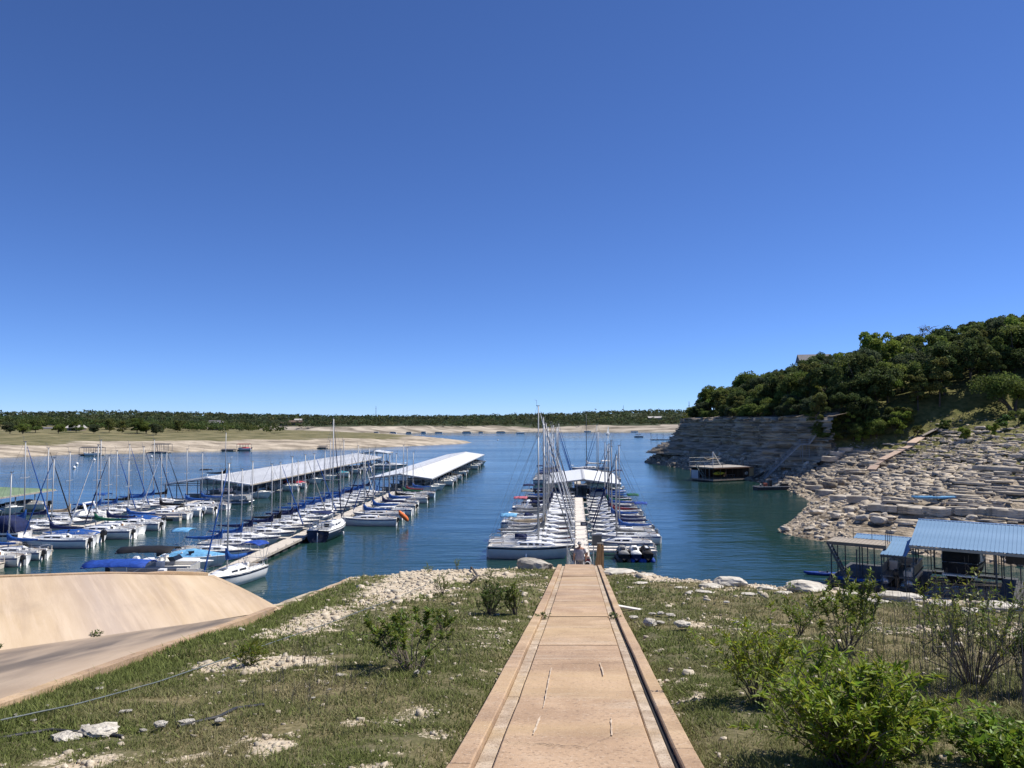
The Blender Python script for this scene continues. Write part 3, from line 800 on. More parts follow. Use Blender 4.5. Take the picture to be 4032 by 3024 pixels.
def make_sailboat(L=7.4, B=2.5, fb=.85, mast=9.0, spr=1, cov='blue', cabin='sedan', bim=None, dodger=None, motor=True, furl='white', hullm=None, stripe=None, rail=True, mastm=None, cover=True, wheel=False, name='sailboat', sugar=False, seed=0):
    rg = random.Random(seed)
    root = empty(name)
    hl = hull_mesh(L, B, fb, sugar=sugar).build('hull', hullm or gel, root, smooth=True)
    # boot stripe under the rail
    mb = MB()
    for s in (-1, 1):
        V = []
        for t in (0, .12, .25, .4, .55, .7, .82, .92, .985):
            b = hb(t, B); sh = sheer(t, fb)
            V += [((t - .5) * L - max(0, (t - .6) / .4) ** 1.5 * .35 * .32 * L * .10, s * (b * 1.0 + .012), sh * .93), ((t - .5) * L - max(0, (t - .6) / .4) ** 1.5 * .35 * .32 * L * .19, s * (b * .992 + .012), sh * .80)]
        mb.add(V, [(2 * i, 2 * i + 1, 2 * i + 3, 2 * i + 2) for i in range(8)])
    mb.build('stripe', stripe or bluest, hl)
    deck_mesh(L, B, fb).build('deck', cream if rg.random() < .4 else deckm, root)
    # cabin trunk
    c0, c1 = (.34, .74); h = .42 if L < 8 else .48
    mb = MB(); rings = []
    xs = [c0, c0 + .02, .5, .62, c1 - .02, c1 + .06]
    hs = [h * .9, h, h, h * .86, h * .55, .02]
    for t, hh in zip(xs, hs):
        b = hb(t, B) * .66; zb = sheer(t, fb) - .02; x = (t - .5) * L
        rings.append([(x, -b, zb), (x, -b * .88, zb + hh * .85), (x, -b * .55, zb + hh + .03), (x, 0, zb + hh + .06), (x, b * .55, zb + hh + .03), (x, b * .88, zb + hh * .85), (x, b, zb)])
    cb = mb.loft(rings).build('cabin', gel, root)
    zd = lambda t: sheer(t, fb)
    # side windows
    wins = [(.37, .46), (.475, .53), (.55, .60), (.625, .66)] if L > 7.8 else [(.38, .50), (.53, .63)]
    for s in (-1, 1):
        for a, b_ in wins:
            p = []
            for t, q in ((a, .35), (b_, .35), (b_ - .01, .75), (a, .75)):
                hh = np.interp(t, xs, hs); bb = hb(t, B) * .66 * (1 - .12 * q / .85) + .014
                p.append(((t - .5) * L, s * bb, sheer(t, fb) - .02 + hh * q * .95))
            MB().add(p, [(0, 1, 2, 3)]).build('window', glassd, cb)
    MB().box(((c0 + .055 - .5) * L, 0, zd(c0) + h + .06), (L * .09, B * .22, .06)).build('hatch', M('hatch_smoke', (.05, .05, .055), .3, var=.2) if rg.random() < .5 else gel, cb)
    MB().box(((.655 - .5) * L, 0, zd(.66) + h * .74 + .08), (.5, .5, .05)).build('forehatch', M('hatch_tint', (.08, .09, .10), .3, var=.2), cb)
    MB().box(((c0 - .5) * L - .012, 0, zd(c0) + h * .38), (.03, B * .20, h * .8)).build('companionway', glassd if rg.random() < .6 else teak, cb)
    # spars
    xm = (.585 - .5) * L; zm = zd(.58) + h * .8
    ms = MB().tube([(xm, 0, zm), (xm, 0, mast)], [.07 if L < 8 else .085, .055 if L < 8 else .06], 8).build('mast', mastm or alu, root, smooth=True)
    hd = MB().tube([(xm - .25, 0, mast + .02), (xm + .15, 0, mast + .02)], .03, 5).tube([(xm - .2, 0, mast), (xm - .2, 0, mast + .5)], .014, 4).tube([(xm - .2, -.0, mast + .5), (xm - .42, .0, mast + .55)], .014, 4)
    hd.build('masthead', wire, ms)
    rig = MB()
    sps = [.56] if spr == 1 else [.40, .70]
    for q in sps:
        zz = zm + (mast - zm) * q
        MB().tube([(xm, -B * .30, zz + .05), (xm, 0, zz), (xm, B * .30, zz + .05)], .025, 5).build('spreader', mastm or alu, ms)
        for s in (-1, 1):
            rig.tube([(xm, s * B * .30, zz + .05), (xm, 0, mast if q == sps[-1] else zm + (mast - zm) * sps[-1])], .011, 3).tube([(xm - .1, s * B * .46, zd(.58)), (xm, s * B * .30, zz + .05)], .011, 3)
    rig.tube([((0.005 - .5) * L, 0, zd(0)), (xm - .1, 0, mast)], .011, 3)
    rig.build('rigging', wire, root)
    xb = (.985 - .5) * L
    fs = [(xb, 0, zd(1) + .15), (xb + (xm - xb) * .94, 0, zd(1) + .15 + (mast - zd(1) - .15) * .94)]
    if furl:
        a, b_ = Vector(fs[0]), Vector(fs[1])
        MB().tube([a, a.lerp(b_, .04), a.lerp(b_, .1), a.lerp(b_, .5), b_], [.02, .08, .07, .06, .025], 6).build('furled_sail', COV[furl], root, smooth=True)
    else:
        MB().tube(fs, .012, 3).build('forestay', wire, root)
    # boom
    zb = zm + .75; xa = (.09 - .5) * L
    bo = MB().tube([(xm - .1, 0, zb), (xa, 0, zb + .05)], .06, 6).build('boom', mastm or alu, root, smooth=True)
    if cover:
        sail_cover_mesh(xm + .12, xa + .1, zb + .06, .95 if L < 8 else 1.1, .06).build('sail_cover', COV[cov], root, smooth=True)
    else:
        sail_cover_mesh(xm - .1, xa + .4, zb + .13, .42, .0).build('stowed_sail', COV['white'], root, smooth=True)
    # rails
    if rail:
        r_ = MB(); n = 6
        for s in (-1, 1):
            tops = []
            for i in range(n + 1):
                t = .03 + .90 * i / n; b = hb(t, B) * .97; z = zd(t)
                r_.tube([((t - .5) * L, s * b, z), ((t - .5) * L, s * b, z + .55)], .014, 4)
                tops.append(((t - .5) * L, s * b, z + .55))
            r_.tube(tops, .009, 3).tube([(p[0], p[1], p[2] - .27) for p in tops], .007, 3)
        r_.build('lifelines', steel, root)
        p = MB(); t = .93; b = hb(t, B) * .97
        p.tube([((t - .5) * L, b, zd(t) + .56), ((.995 - .5) * L, .06, zd(1) + .6), ((.995 - .5) * L, -.06, zd(1) + .6), ((t - .5) * L, -b, zd(t) + .56)], .022, 5)
        p.tube([((.98 - .5) * L, 0, zd(1)), ((.995 - .5) * L, 0, zd(1) + .6)], .018, 4).build('pulpit', steel, root)
        q = MB(); b = hb(.02, B) * .95
        q.tube([((.14 - .5) * L, b, zd(.1) + .56), ((.01 - .5) * L, b, zd(0) + .58), ((.01 - .5) * L, -b, zd(0) + .58), ((.14 - .5) * L, -b, zd(.1) + .56)], .022, 5)
        for s in (-1, 1): q.tube([((.01 - .5) * L, s * b, zd(0)), ((.01 - .5) * L, s * b, zd(0) + .58)], .018, 4)
        q.build('pushpit', steel, root)
    if motor: outboard(root, -.5 * L - .05, B * .18, fb * .75, .9)
    r2 = MB().box((-.5 * L - .10, -.02, fb * .25), (.28, .06, fb * 1.25)); r2.build('rudder', gel, root)
    MB().tube([(-.5 * L, 0, fb + .18), ((.18 - .5) * L, 0, fb + .35)], .025, 5).build('tiller', teak, root)
    if wheel:
        w_ = MB(); w_.tube([((.14 - .5) * L + .0, .38 * math.cos(a), fb + .55 + .38 * math.sin(a)) for a in np.linspace(0, 6.28, 13)], .02, 4).box(((.15 - .5) * L, 0, fb + .3), (.14, .14, .7)); w_.build('wheel', steel, root)
    if bim: canopy(root, 'bimini', (-.03 - .5) * L, (.20 - .5) * L, B * .78, fb + 1.95, .16, COV[bim], fb + .1)
    if dodger:
        d = MB(); rings = []
        for u, hh in ((0, .62), (.3, .66), (.7, .5), (1.0, .05)):
            x = (c0 - .03 - .5) * L + u * L * .14; zb_ = zd(c0) + h
            rings.append([(x, k * B * .36, zb_ - .1 + hh * (1 - .35 * k * k) + .1) for k in (-1, -.5, 0, .5, 1)] + [(x, k * B * .36, zb_ - .12) for k in (1, -1)])
        d.loft(rings).build('spray_hood', COV[dodger], root, smooth=True)
    # coamings, winches, fender
    for s in (-1, 1):
        cm = MB().box(((.19 - .5) * L, s * hb(.2, B) * .70, zd(.2) + .10), (L * .29, .14, .2)).build('coaming', gel, root)
        MB().tube([((.16 - .5) * L, s * hb(.2, B) * .72, zd(.2) + .2), ((.16 - .5) * L, s * hb(.2, B) * .72, zd(.2) + .34)], .07, 7).build('winch', steel, cm)
    fd = MB().tube([((.45 - .5) * L, -hb(.45, B) - .09, .1), ((.45 - .5) * L, -hb(.45, B) - .10, .18), ((.45 - .5) * L, -hb(.45, B) - .10, .52), ((.45 - .5) * L, -hb(.45, B) - .09, .6)], [.03, .09, .09, .03], 7)
    fd.build('fender', COV['blue'] if rg.random() < .5 else gel, root, smooth=True)
    return root

def make_runabout(L=6.3, B=2.3, hullm=None, name='motorboat', cover=None, wind=True):
    root = empty(name)
    hull_mesh(L, B, .85).build('hull', hullm or gel, root, smooth=True)
    deck_mesh(L, B, .85).build('deck', deckm, root)
    MB().box(((.62 - .5) * L, 0, 1.0), (L * .3, B * .6, .18)).build('foredeck', gel, root)
    if wind:
        mb = MB()
        mb.add([((.50 - .5) * L, -B * .42, .95), ((.56 - .5) * L, -B * .30, .95), ((.56 - .5) * L, B * .30, .95), ((.50 - .5) * L, B * .42, .95), ((.44 - .5) * L, -B * .38, 1.42), ((.50 - .5) * L, -B * .27, 1.42), ((.50 - .5) * L, B * .27, 1.42), ((.44 - .5) * L, B * .38, 1.42)], [(0, 1, 5, 4), (1, 2, 6, 5), (2, 3, 7, 6)])
        mb.build('windscreen', glassd, root)
    for y in (-.5, .5): MB().box(((.38 - .5) * L, y, .85), (.5, .5, .18)).box(((.335 - .5) * L, y, 1.08), (.14, .5, .45)).build('seat', cream, root)
    MB().box(((.10 - .5) * L, 0, .95), (.6, B * .7, .3)).build('sunpad', gel, root)
    outboard(root, -.5 * L - .05, 0, .75, 1.25, cm=gel if not cover else blackp)
    if cover:
        mb = MB(); rings = []
        for t, hh in ((.02, .15), (.15, .35), (.45, .65), (.6, .5), (.8, .25), (.97, .08)):
            b = hb(t, B) * 1.02; z = sheer(t, .85)
            rings.append([((t - .5) * L, k * b, z + hh * (1 - k * k) - .05 * (abs(k) > .9)) for k in (-1, -.7, -.3, 0, .3, .7, 1)])
        mb.loft(rings, False).build('boat_cover', COV[cover], root, smooth=True)
    return root

def make_cruiser(L=8.6, B=2.9, canvas='navy', name='cabin_cruiser', hullm=None):
    root = empty(name)
    hl = hull_mesh(L, B, 1.15).build('hull', hullm or gel, root, smooth=True)
    mb = MB()
    for s in (-1, 1):
        V = []
        for t in (0, .2, .4, .6, .75, .88): V += [((t - .5) * L - .02, s * (hb(t, B) + .014), sheer(t, 1.15) * .86), ((t - .5) * L - .04, s * (hb(t, B) * .985 + .014), sheer(t, 1.15) * .68)]
        mb.add(V, [(2 * i, 2 * i + 1, 2 * i + 3, 2 * i + 2) for i in range(5)])
    mb.build('stripe', navyh, hl)
    deck_mesh(L, B, 1.15).build('deck', deckm, root)
    mb = MB(); rings = []
    for t, hh in ((.36, .55), (.45, .6), (.6, .5), (.75, .3), (.9, .03)):
        b = hb(t, B) * .78; z = sheer(t, 1.15) - .02
        rings.append([((t - .5) * L, k * b, z + hh * (1 - .3 * k * k) * (abs(k) < .99)) for k in (-1, -.8, -.4, 0, .4, .8, 1)])
    cb = mb.loft(rings).build('cabin', gel, root)
    for s in (-1, 1):
        p = []
        for t, q in ((.44, .28), (.66, .22), (.64, .42), (.44, .62)): p.append(((t - .5) * L, s * (hb(t, B) * .78 * .93), sheer(t, 1.15) + .42 * q + .04))
        MB().add(p, [(0, 1, 2, 3)]).build('window', glassd, cb)
    mb = MB(); mb.add([((.42 - .5) * L, -B * .40, 1.75), ((.52 - .5) * L, -B * .25, 1.72), ((.52 - .5) * L, B * .25, 1.72), ((.42 - .5) * L, B * .40, 1.75), ((.34 - .5) * L, -B * .36, 2.35), ((.43 - .5) * L, -B * .23, 2.35), ((.43 - .5) * L, B * .23, 2.35), ((.34 - .5) * L, B * .36, 2.35)], [(0, 1, 5, 4), (1, 2, 6, 5), (2, 3, 7, 6)])
    mb.build('windscreen', glassd, root)
    ar = MB()
    for s in (-1, 1): ar.bar(((.22 - .5) * L, s * B * .44, 1.2), ((.30 - .5) * L, s * B * .36, 2.75), .30, .12)
    ar.box(((.30 - .5) * L, 0, 2.75), (.34, B * .76, .12)).build('radar_arch', gel, root)
    if canvas:
        mb = MB(); rings = []
        for t, zt in ((.02, 1.6), (.06, 2.5), (.2, 2.95), (.36, 2.85), (.44, 2.4)):
            b = B * .43; x = (t - .5) * L
            rings.append([(x, -b, 1.25), (x, -b * .95, zt - .2), (x, -b * .5, zt), (x, b * .5, zt), (x, b * .95, zt - .2), (x, b, 1.25)])
        mb.loft(rings).build('camper_canvas', COV[canvas], root, smooth=True)
    MB().box((-.5 * L - .3, 0, .38), (.6, B * .8, .1)).build('swim_platform', gel, root)
    r_ = MB()
    for s in (-1, 1): r_.tube([((t - .5) * L, s * hb(t, B) * .95, sheer(t, 1.15) + .5) for t in (.45, .6, .75, .9, .97)], .018, 4)
    r_.build('rail', steel, root)
    return root

def make_pontoon(L=7.0, B=2.5, top='navy', name='pontoon_boat', top2=None, panel=None):
    root = empty(name)
    for s in (-1, 1):
        MB().tube([(-L / 2, s * B * .36, .12), (-L / 2 + .1, s * B * .36, .12), (L / 2 - .7, s * B * .36, .12), (L / 2, s * B * .36, .34)], [.25, .33, .33, .06], 10).build('float_tube', M('pontoon_alu', (.40, .41, .42), .35, var=.15, metal=.6), root, smooth=True)
    MB().box((0, 0, .53), (L * .94, B, .10)).build('platform', M('marine_carpet', (.20, .20, .20), .9), root)
    fp = panel or M('fence_panel', (.50, .50, .48), .4, var=.08, metal=.2)
    for s in (-1, 1):
        for i in range(4):
            x = -L * .40 + i * L * .205 + .55
            MB().box((x, s * (B / 2 - .04), .93), (L * .20, .03, .58)).build('fence_panel', fp, root)
    MB().box((L * .43, 0, .93), (.03, B * .96, .58)).build('fence_panel', fp, root)
    rl = MB()
    for s in (-1, 1): rl.tube([(-L * .36, s * (B / 2 - .04), 1.26), (L * .43, s * (B / 2 - .04), 1.26)], .022, 5)
    rl.tube([(L * .43, -B / 2 + .04, 1.26), (L * .43, B / 2 - .04, 1.26)], .022, 5).build('rail', steel, root)
    for x, y, sx, sy in ((-L * .25, -B * .32, L * .3, .6), (L * .28, -B * .32, L * .25, .6), (L * .28, B * .32, L * .25, .6)):
        MB().box((x, y, .78), (sx, sy, .40)).box((x, y * 1.38, 1.08), (sx, .14, .40)).build('bench_seat', cream, root)
    MB().box((.1, B * .28, .95), (.5, .6, .75)).build('console', gel, root)
    outboard(root, -L / 2 + .1, 0, .65, 1.15)
    if top: canopy(root, 'bimini', -L * .38, L * .22, B * 1.0, 2.45, .28, COV[top], 1.25)
    if top2: canopy(root, 'bimini', L * .16, L * .46, B * .95, 2.2, .25, COV[top2], 1.25)
    return root

def make_jetski(c1='grey', c2='black'):
    root = empty('jet_ski')
    hull_mesh(3.1, 1.15, .42).build('hull', COV[c2], root, smooth=True)
    mb = MB(); rings = []
    for t, wd, z in ((.02, .40, .62), (.15, .44, .70), (.35, .36, .78), (.5, .34, .80), (.62, .42, 1.0), (.72, .46, .92), (.85, .36, .66), (.97, .12, .5)):
        x = (t - .5) * 3.1
        rings.append([(x, -wd * 1.25, .42), (x, -wd, z * .8), (x, -wd * .5, z), (x, wd * .5, z), (x, wd, z * .8), (x, wd * 1.25, .42)])
    mb.loft(rings).build('body_cover', COV[c1], root, smooth=True)
    MB().tube([(.38, -.42, 1.06), (.44, 0, 1.02), (.38, .42, 1.06)], .035, 6).build('handlebar', blackp, root)
    MB().box((-.35, 0, .82), (.95, .34, .12)).build('seat', blackp, root)
    return root

def make_kayak(L=3.4, colr='royal blue'):
    mb = MB(); rings = []
    for t, w_, z0, z1 in ((0, .02, .14, .26), (.1, .16, .04, .26), (.3, .32, 0, .27), (.5, .37, 0, .26), (.7, .32, 0, .27), (.9, .16, .04, .27), (1, .02, .16, .28)):
        x = (t - .5) * L
        rings.append([(x, -w_, (z0 + z1) / 2), (x, -w_ * .6, z0), (x, w_ * .6, z0), (x, w_, (z0 + z1) / 2), (x, w_ * .8, z1), (x, 0, z1 + .04), (x, -w_ * .8, z1)])
    root = empty('kayak')
    mb.loft(rings).build('hull', COV[colr], root, smooth=True)
    c = MB(); c.tube([(.45 * math.cos(a), .22 * math.sin(a), .29) for a in np.linspace(0, 6.28, 13)], .025, 4).build('cockpit_rim', blackp, root)
    MB().box((-.28, 0, .34), (.06, .34, .2)).build('seat_back', blackp, root)
    return root

# ------------------------------------------------------------------ prototypes (placed first, then copied)
PROTO = {}
def proto(key, fn, **kw):
    if key not in PROTO: PROTO[key] = [fn(**kw), False]
    p = PROTO[key]
    if not p[1]:
        p[1] = True; return p[0]
    return copy_tree(p[0])

def part(o, name): return [c for c in o.children if c.name.split('.')[0] == name]

SAIL_KINDS = {
    'a': dict(L=7.0, B=2.4, fb=.80, mast=8.8, spr=1, seed=1, furl='blue'),
    'b': dict(L=7.6, B=2.6, fb=.88, mast=9.4, spr=1, seed=2, furl='white', motor=True),
    'c': dict(L=6.4, B=2.3, fb=.72, mast=8.2, spr=1, seed=3, furl=None),
    'd': dict(L=8.4, B=2.8, fb=1.0, mast=11.4, spr=1, seed=4, furl='navy', bim='blue', motor=False, wheel=True),
    'e': dict(L=9.2, B=3.1, fb=1.1, mast=12.8, spr=2, seed=5, furl='white', dodger='navy', motor=False, wheel=True, sugar=True),
    'f': dict(L=8.2, B=2.75, fb=.98, mast=11.8, spr=2, seed=6, furl='grey', motor=False, stripe=redst),
    'g': dict(L=7.4, B=2.5, fb=.85, mast=9.2, spr=1, seed=7, furl='navy', bim='blue'),
}
def place_sail(kind, x, y, head, cov, label, group, scale=1.0, furl=None, bim=None, mast_k=1.0, mastm=None):
    o = proto('sail_' + kind, make_sailboat, **SAIL_KINDS[kind])
    o.location = (x, y, 0); o.rotation_euler = (R(random.Random(x * 7 + y).uniform(-1.2, 1.2)), 0, head); o.scale = (scale, scale, scale)
    kd = SAIL_KINDS[kind]
    for ch in o.children:
        nm = ch.name.split('.')[0]
        if nm == 'sail_cover': setmat(ch, COV[cov])
        if nm == 'hull': setmat(ch, random.Random(int(x * 13 + y * 29)).choice([gel] * 6 + [cream, cream, palegrey, paleblue]))
        if nm == 'furled_sail': setmat(ch, COV[furl or kd['furl']])
        if nm == 'bimini': setmat(ch, COV[bim or kd['bim']])
        if nm in ('mast', 'rigging', 'furled_sail', 'forestay'): ch.scale = (1, 1, mast_k)
        if nm in ('mast', 'boom'): setmat(ch, mastm or alu)
    rq = random.Random(int(x * 31 + y * 17))
    if group:
        for ch in list(o.children):
            nm = ch.name.split('.')[0]
            if o.name != PROTO['sail_' + kind][0].name and ((nm == 'outboard' and rq.random() < .45) or (nm == 'rudder' and rq.random() < .6) or (nm == 'bimini' and rq.random() < .5) or (nm == 'furled_sail' and rq.random() < .45) or (nm == 'lifelines' and rq.random() < .3)):
                for g_ in list(ch.children): bpy.data.objects.remove(g_)
                bpy.data.objects.remove(ch)
    tag(o, label, 'sailboat', group)
    return o
# ================================================================== DOCKS
dockw = M('dock_boards', (.50, .44, .36), .85, c2=(.66, .60, .51), scale=2.2, detail=8, bump=.01, bscale=25, stretch=(1, 5, 1))
dockp = M('dock_boards_pale', (.62, .56, .48), .85, c2=(.76, .71, .63), scale=2.2, detail=8, bump=.01, bscale=25, stretch=(1, 5, 1))
floatm = M('dock_float', (.05, .05, .05), .7, var=.3)
fascia = M('dock_fascia', (.30, .26, .21), .85, c2=(.45, .40, .34), scale=3)
postm = M('steel_post', (.24, .25, .26), .5, var=.15, metal=.4)

def panel_mesh(wd, ln):
    mb = MB(); n = 6
    for i in range(n):
        mb.box((0, (i + .5) * ln / n - ln / 2, 0), (wd, ln / n - .02, .06))
    return mb.mesh('deck_panel')

def make_dock(label, x0, y0, y1, slope, wd, mat, fingers=(), group=None, name='dock'):
    """floating walkway running away from the shore; fingers: (y, side, length)"""
    a = math.atan(slope); root = empty(name, (x0, y0, 0), -a)
    ln = 2.4; n = int((y1 - y0) / math.cos(a) / ln)
    pm = panel_mesh(wd, ln - .03)
    for i in range(n):
        o = link('deck_panel', pm, mat, root); o.location = (0, (i + .5) * ln, .52)
    fm = MB().box((0, 0, 0), (wd * .86, 1.5, .46)).mesh('float')
    for i in range(n):
        o = link('float', fm, floatm, root); o.location = (0, (i + .5) * ln, .16)
    for s in (-1, 1):
        MB().box((s * (wd / 2 + .04), n * ln / 2, .44), (.05, n * ln, .22)).build('edge_beam', fascia, root)
    fl = {}
    for (y, sd, L_) in fingers:
        if L_ not in fl:
            mb = MB(); k = int(L_ / .6)
            for i in range(k): mb.box(((i + .5) * L_ / k, 0, .50), (L_ / k - .02, .75, .06))
            for s in (-1, 1): mb.box((L_ / 2, s * .38, .40), (L_, .05, .16))
            mb.box((L_ - .5, 0, .14), (.9, .6, .45)).box((L_ * .45, 0, .14), (.9, .6, .45))
            for s in (-1, 1): mb.tube([(L_ - .1, s * .3, .05), (L_ - .1, s * .3, .95)], .05, 6)
            fl[L_] = mb.mesh('finger_pier')
        o = link('finger_pier', fl[L_], mat, root)
        o.location = (sd * (wd / 2 + .075), y - y0, 0); o.rotation_euler = (0, 0, 0 if sd > 0 else math.pi)
    cl = MB()
    for i in range(n): cl.box((-(wd / 2 - .08), i * ln + .4, .58), (.07, .22, .07)).box((wd / 2 - .08, i * ln + 1.3, .58), (.07, .22, .07))
    cl.build('cleats', postm, root)
    tag(root, label, 'dock', group)
    return root

def dock_x(x0, y0, slope, y): return x0 + slope * (y - y0)
WA = (-52.6, 64, .045); WB = (-24.7, 56, .045); WC = (5.3, 56.5, .08)

# ------------------------------------------------------------------ covered docks
def roof_panel(w_, run, rise, rib=.05):
    mb = MB(); t = .05
    for (xa, xb, h) in ((0, w_ * .86, 0), (w_ * .86, w_, rib)):
        mb.add([(0, xa, h), (0, xb, h), (run, xb, -rise + h), (run, xa, -rise + h), (0, xa, h - t), (0, xb, h - t), (run, xb, -rise + h - t), (run, xa, -rise + h - t)],
               [(3, 2, 1, 0), (4, 5, 6, 7), (0, 1, 5, 4), (1, 2, 6, 5), (2, 3, 7, 6), (3, 0, 4, 7)])
    return mb.mesh('roof_panel')

def covered_dock(label, x, y, slope, ln, half, ez, rz_, pw, mat, ps, name='covered_dock', floor=True, rib=.05, cap=None):
    a = math.atan(slope); root = empty(name, (x, y, 0), -a)
    pm = roof_panel(pw, half, rz_ - ez, rib); n = int(ln / pw)
    for i in range(n):
        for s in (0, 1):
            o = link('roof_panel', pm, mat, root)
            o.location = (0, i * pw + (pw if s else 0), rz_); o.rotation_euler = (0, 0, math.pi if s else 0)
    MB().add([(-.3, 0, rz_ - .02), (0, 0, rz_ + .08), (.3, 0, rz_ - .02), (-.3, ln, rz_ - .02), (0, ln, rz_ + .08), (.3, ln, rz_ - .02)], [(0, 1, 4, 3), (1, 2, 5, 4)]).build('ridge_cap', cap or mat, root)
    pmh = MB().tube([(0, 0, -.3), (0, 0, ez - .08)], .075, 6).mesh('post')
    k = int(ln / ps)
    for i in range(k + 1):
        for s in (-1, 1):
            o = link('post', pmh, postm, root); o.location = (s * (half - .35), i * ln / k * .985 + .25, 0)
    pmi = MB().tube([(0, 0, -.3), (0, 0, rz_ - .25)], .075, 6).mesh('post')
    for i in range(0, k + 1, 2):
        for s in (-1, 1):
            o = link('post', pmi, postm, root); o.location = (s * 1.1, i * ln / k * .985 + .25, 0)
    for s in (-1, 1):
        MB().box((s * (half - .02), ln / 2, ez - .12), (.06, ln, .22)).build('eave_beam', fascia if cap is None else cap, root)
    MB().add([(-half + .05, .05, ez - .07), (0, .05, rz_ - .07), (half - .05, .05, ez - .07), (-half + .05, ln - .05, ez - .07), (0, ln - .05, rz_ - .07), (half - .05, ln - .05, ez - .07)], [(0, 1, 4, 3), (1, 2, 5, 4)]).build('painted_roof_shade', M('painted_roof_shade', (.035, .035, .038), .9), root)  # added near-black planes: shade under the roof put in as colour
    tr = MB()
    for i in range(0, k + 1):
        yy = i * ln / k * .985 + .25
        tr.bar((-half + .35, yy, ez - .2), (0, yy, rz_ - .22), .08, .14).bar((half - .35, yy, ez - .2), (0, yy, rz_ - .22), .08, .14).bar((-half + .35, yy, ez - .25), (half - .35, yy, ez - .25), .06, .10)
    tr.build('trusses', postm, root)
    for yy in (0.02, ln - .02):
        tr = MB()
        for s in (-1, 1): tr.bar((s * half, yy, ez - .10), (0, yy, rz_ - .10), .05, .20)
        tr.build('gable_trim', cap or mat, root)
    MB().box((0, ln / 2, .42), (2.0, ln, .16)).build('walkway', dockw, root)
    fg = MB().box((half * .5 + .3, 0, .40), (half - 1.6, .7, .14)).box((half * .5 + .3, 0, .12), (half - 2.2, .5, .44)).mesh('finger_pier')
    for i in range(0, k, 2):
        for s in (0, 1):
            o = link('finger_pier', fg, dockw, root); o.location = (0, i * ln / k + .3, 0); o.rotation_euler = (0, 0, math.pi if s else 0)
    tag(root, label, 'covered dock', 'covered boat docks')
    return root

galv = M('white_roof_metal', (.74, .75, .75), .45, c2=(.84, .85, .84), scale=.35, detail=6, spec=.4)
galv2 = M('ribbed_roof_metal', (.64, .65, .66), .45, c2=(.80, .81, .81), scale=.5, detail=6, spec=.4)
greenr = M('green_roof_metal', (.20, .30, .15), .5, c2=(.30, .38, .22), scale=.5, spec=.4)
grcap = M('roof_cap_grey', (.42, .42, .42), .5, var=.08)
covA = covered_dock('long covered dock with striped pale metal roof and a no wake sign', -50.4, 127.5, .048, 100, 7.4, 2.85, 3.95, 1.0, galv2, 4.0, rib=.11)
covB = covered_dock('long covered dock with smooth white roof reaching into open water', -20.6, 141.5, .054, 107, 6.0, 2.8, 3.65, 2.0, galv, 4.2, rib=.02, cap=grcap)
covC = covered_dock('short covered dock with white roof over the middle walkway', 12.0, 129.5, .08, 28, 6.3, 2.75, 3.55, 2.0, galv, 4.5, rib=.02, cap=grcap)
covT = covered_dock('small separate white roof beyond the end of the striped covered dock', -45.2, 252, .05, 9, 4.6, 3.1, 3.7, 1.5, galv, 4.0)
covG = covered_dock('low green roofed covered dock beside open lake', -81, 92, .0, 27, 10.8, 2.75, 3.15, 1.5, greenr, 4.0)

# no wake sign on the gable of the striped dock
sg = empty('sign', (-47, 127.0, 1.95), -.048)
MB().box((0, 0, 0), (2.3, .05, .46)).build('board', M('sign_board', (.62, .58, .54), .6, var=.08), sg)
tc_ = bpy.data.curves.new('t', 'FONT'); tc_.body = 'NO WAKE'; tc_.size = .44; tc_.align_x = 'CENTER'; tc_.align_y = 'CENTER'; tc_.extrude = .006
to = bpy.data.objects.new('t', tc_); col.objects.link(to)
bpy.context.view_layer.update()
tm = bpy.data.meshes.new_from_object(to.evaluated_get(bpy.context.evaluated_depsgraph_get())); bpy.data.objects.remove(to)
tl = link('lettering', tm, M('sign_red', (.42, .06, .05), .6), sg); tl.location = (0, -.036, 0); tl.rotation_euler = (R(90), 0, 0)
for s in (-.9, .9): MB().tube([(s, .06, -1.5), (s, .06, .7)], .04, 5).build('post', postm, sg)
tag(sg, 'pale no wake sign with red letters at the end of the striped dock', 'sign')

# ------------------------------------------------------------------ open walkways
yA = [68.2, 71.2, 74.4, 78.3, 81.4, 84.8, 87.8, 91.2, 94.6, 98, 101.5, 105, 108.3, 111.5, 115.8]
yAl = [83.8, 88, 92, 96, 99.5, 103, 106.5, 110, 113.5, 117, 120.5]
yB = [74.2, 78.6, 82, 86.6, 90, 93.4, 96.6, 100, 104, 107.8, 111.5, 115.2, 119, 123, 127, 131, 135]
yBr = [98.6, 104.6, 109.2, 115.0, 121.0, 126.0, 130.5, 135.0]
yCl = [74.6, 78.0, 81.8, 85.6, 89.4, 93.2, 97.0, 101, 105, 109, 113, 117.2, 121.5, 125.8]
yCr = [80.6, 84.2, 88, 91.8, 95.6, 99.5, 103.4, 107.5, 111.6, 115.7, 119.8, 124]
mids = lambda ys, s, L_: [((ys[i] + ys[i + 1]) / 2, s, L_) for i in range(0, len(ys) - 1, 2)]
dkA = make_dock('wooden floating walkway leading to the striped covered dock', *WA[:2], 127, WA[2], 1.6, dockw, mids(yA, 1, 6.0) + mids(yAl, -1, 6.0), 'floating walkways')
dkB = make_dock('wooden floating walkway leading to the smooth white covered dock', *WB[:2], 141, WB[2], 1.6, dockw, mids(yB, -1, 6.0) + mids(yBr, 1, 5.4), 'floating walkways')
dkC = make_dock('pale middle floating walkway straight out from the foot of the gangway', *WC[:2], 206, WC[2], 1.25, dockp, mids(yCl, -1, 6.6) + mids(yCr, 1, 5.4) + [(78.4, 1, 6.6), (76.6, 1, 6.6)], 'floating walkways')

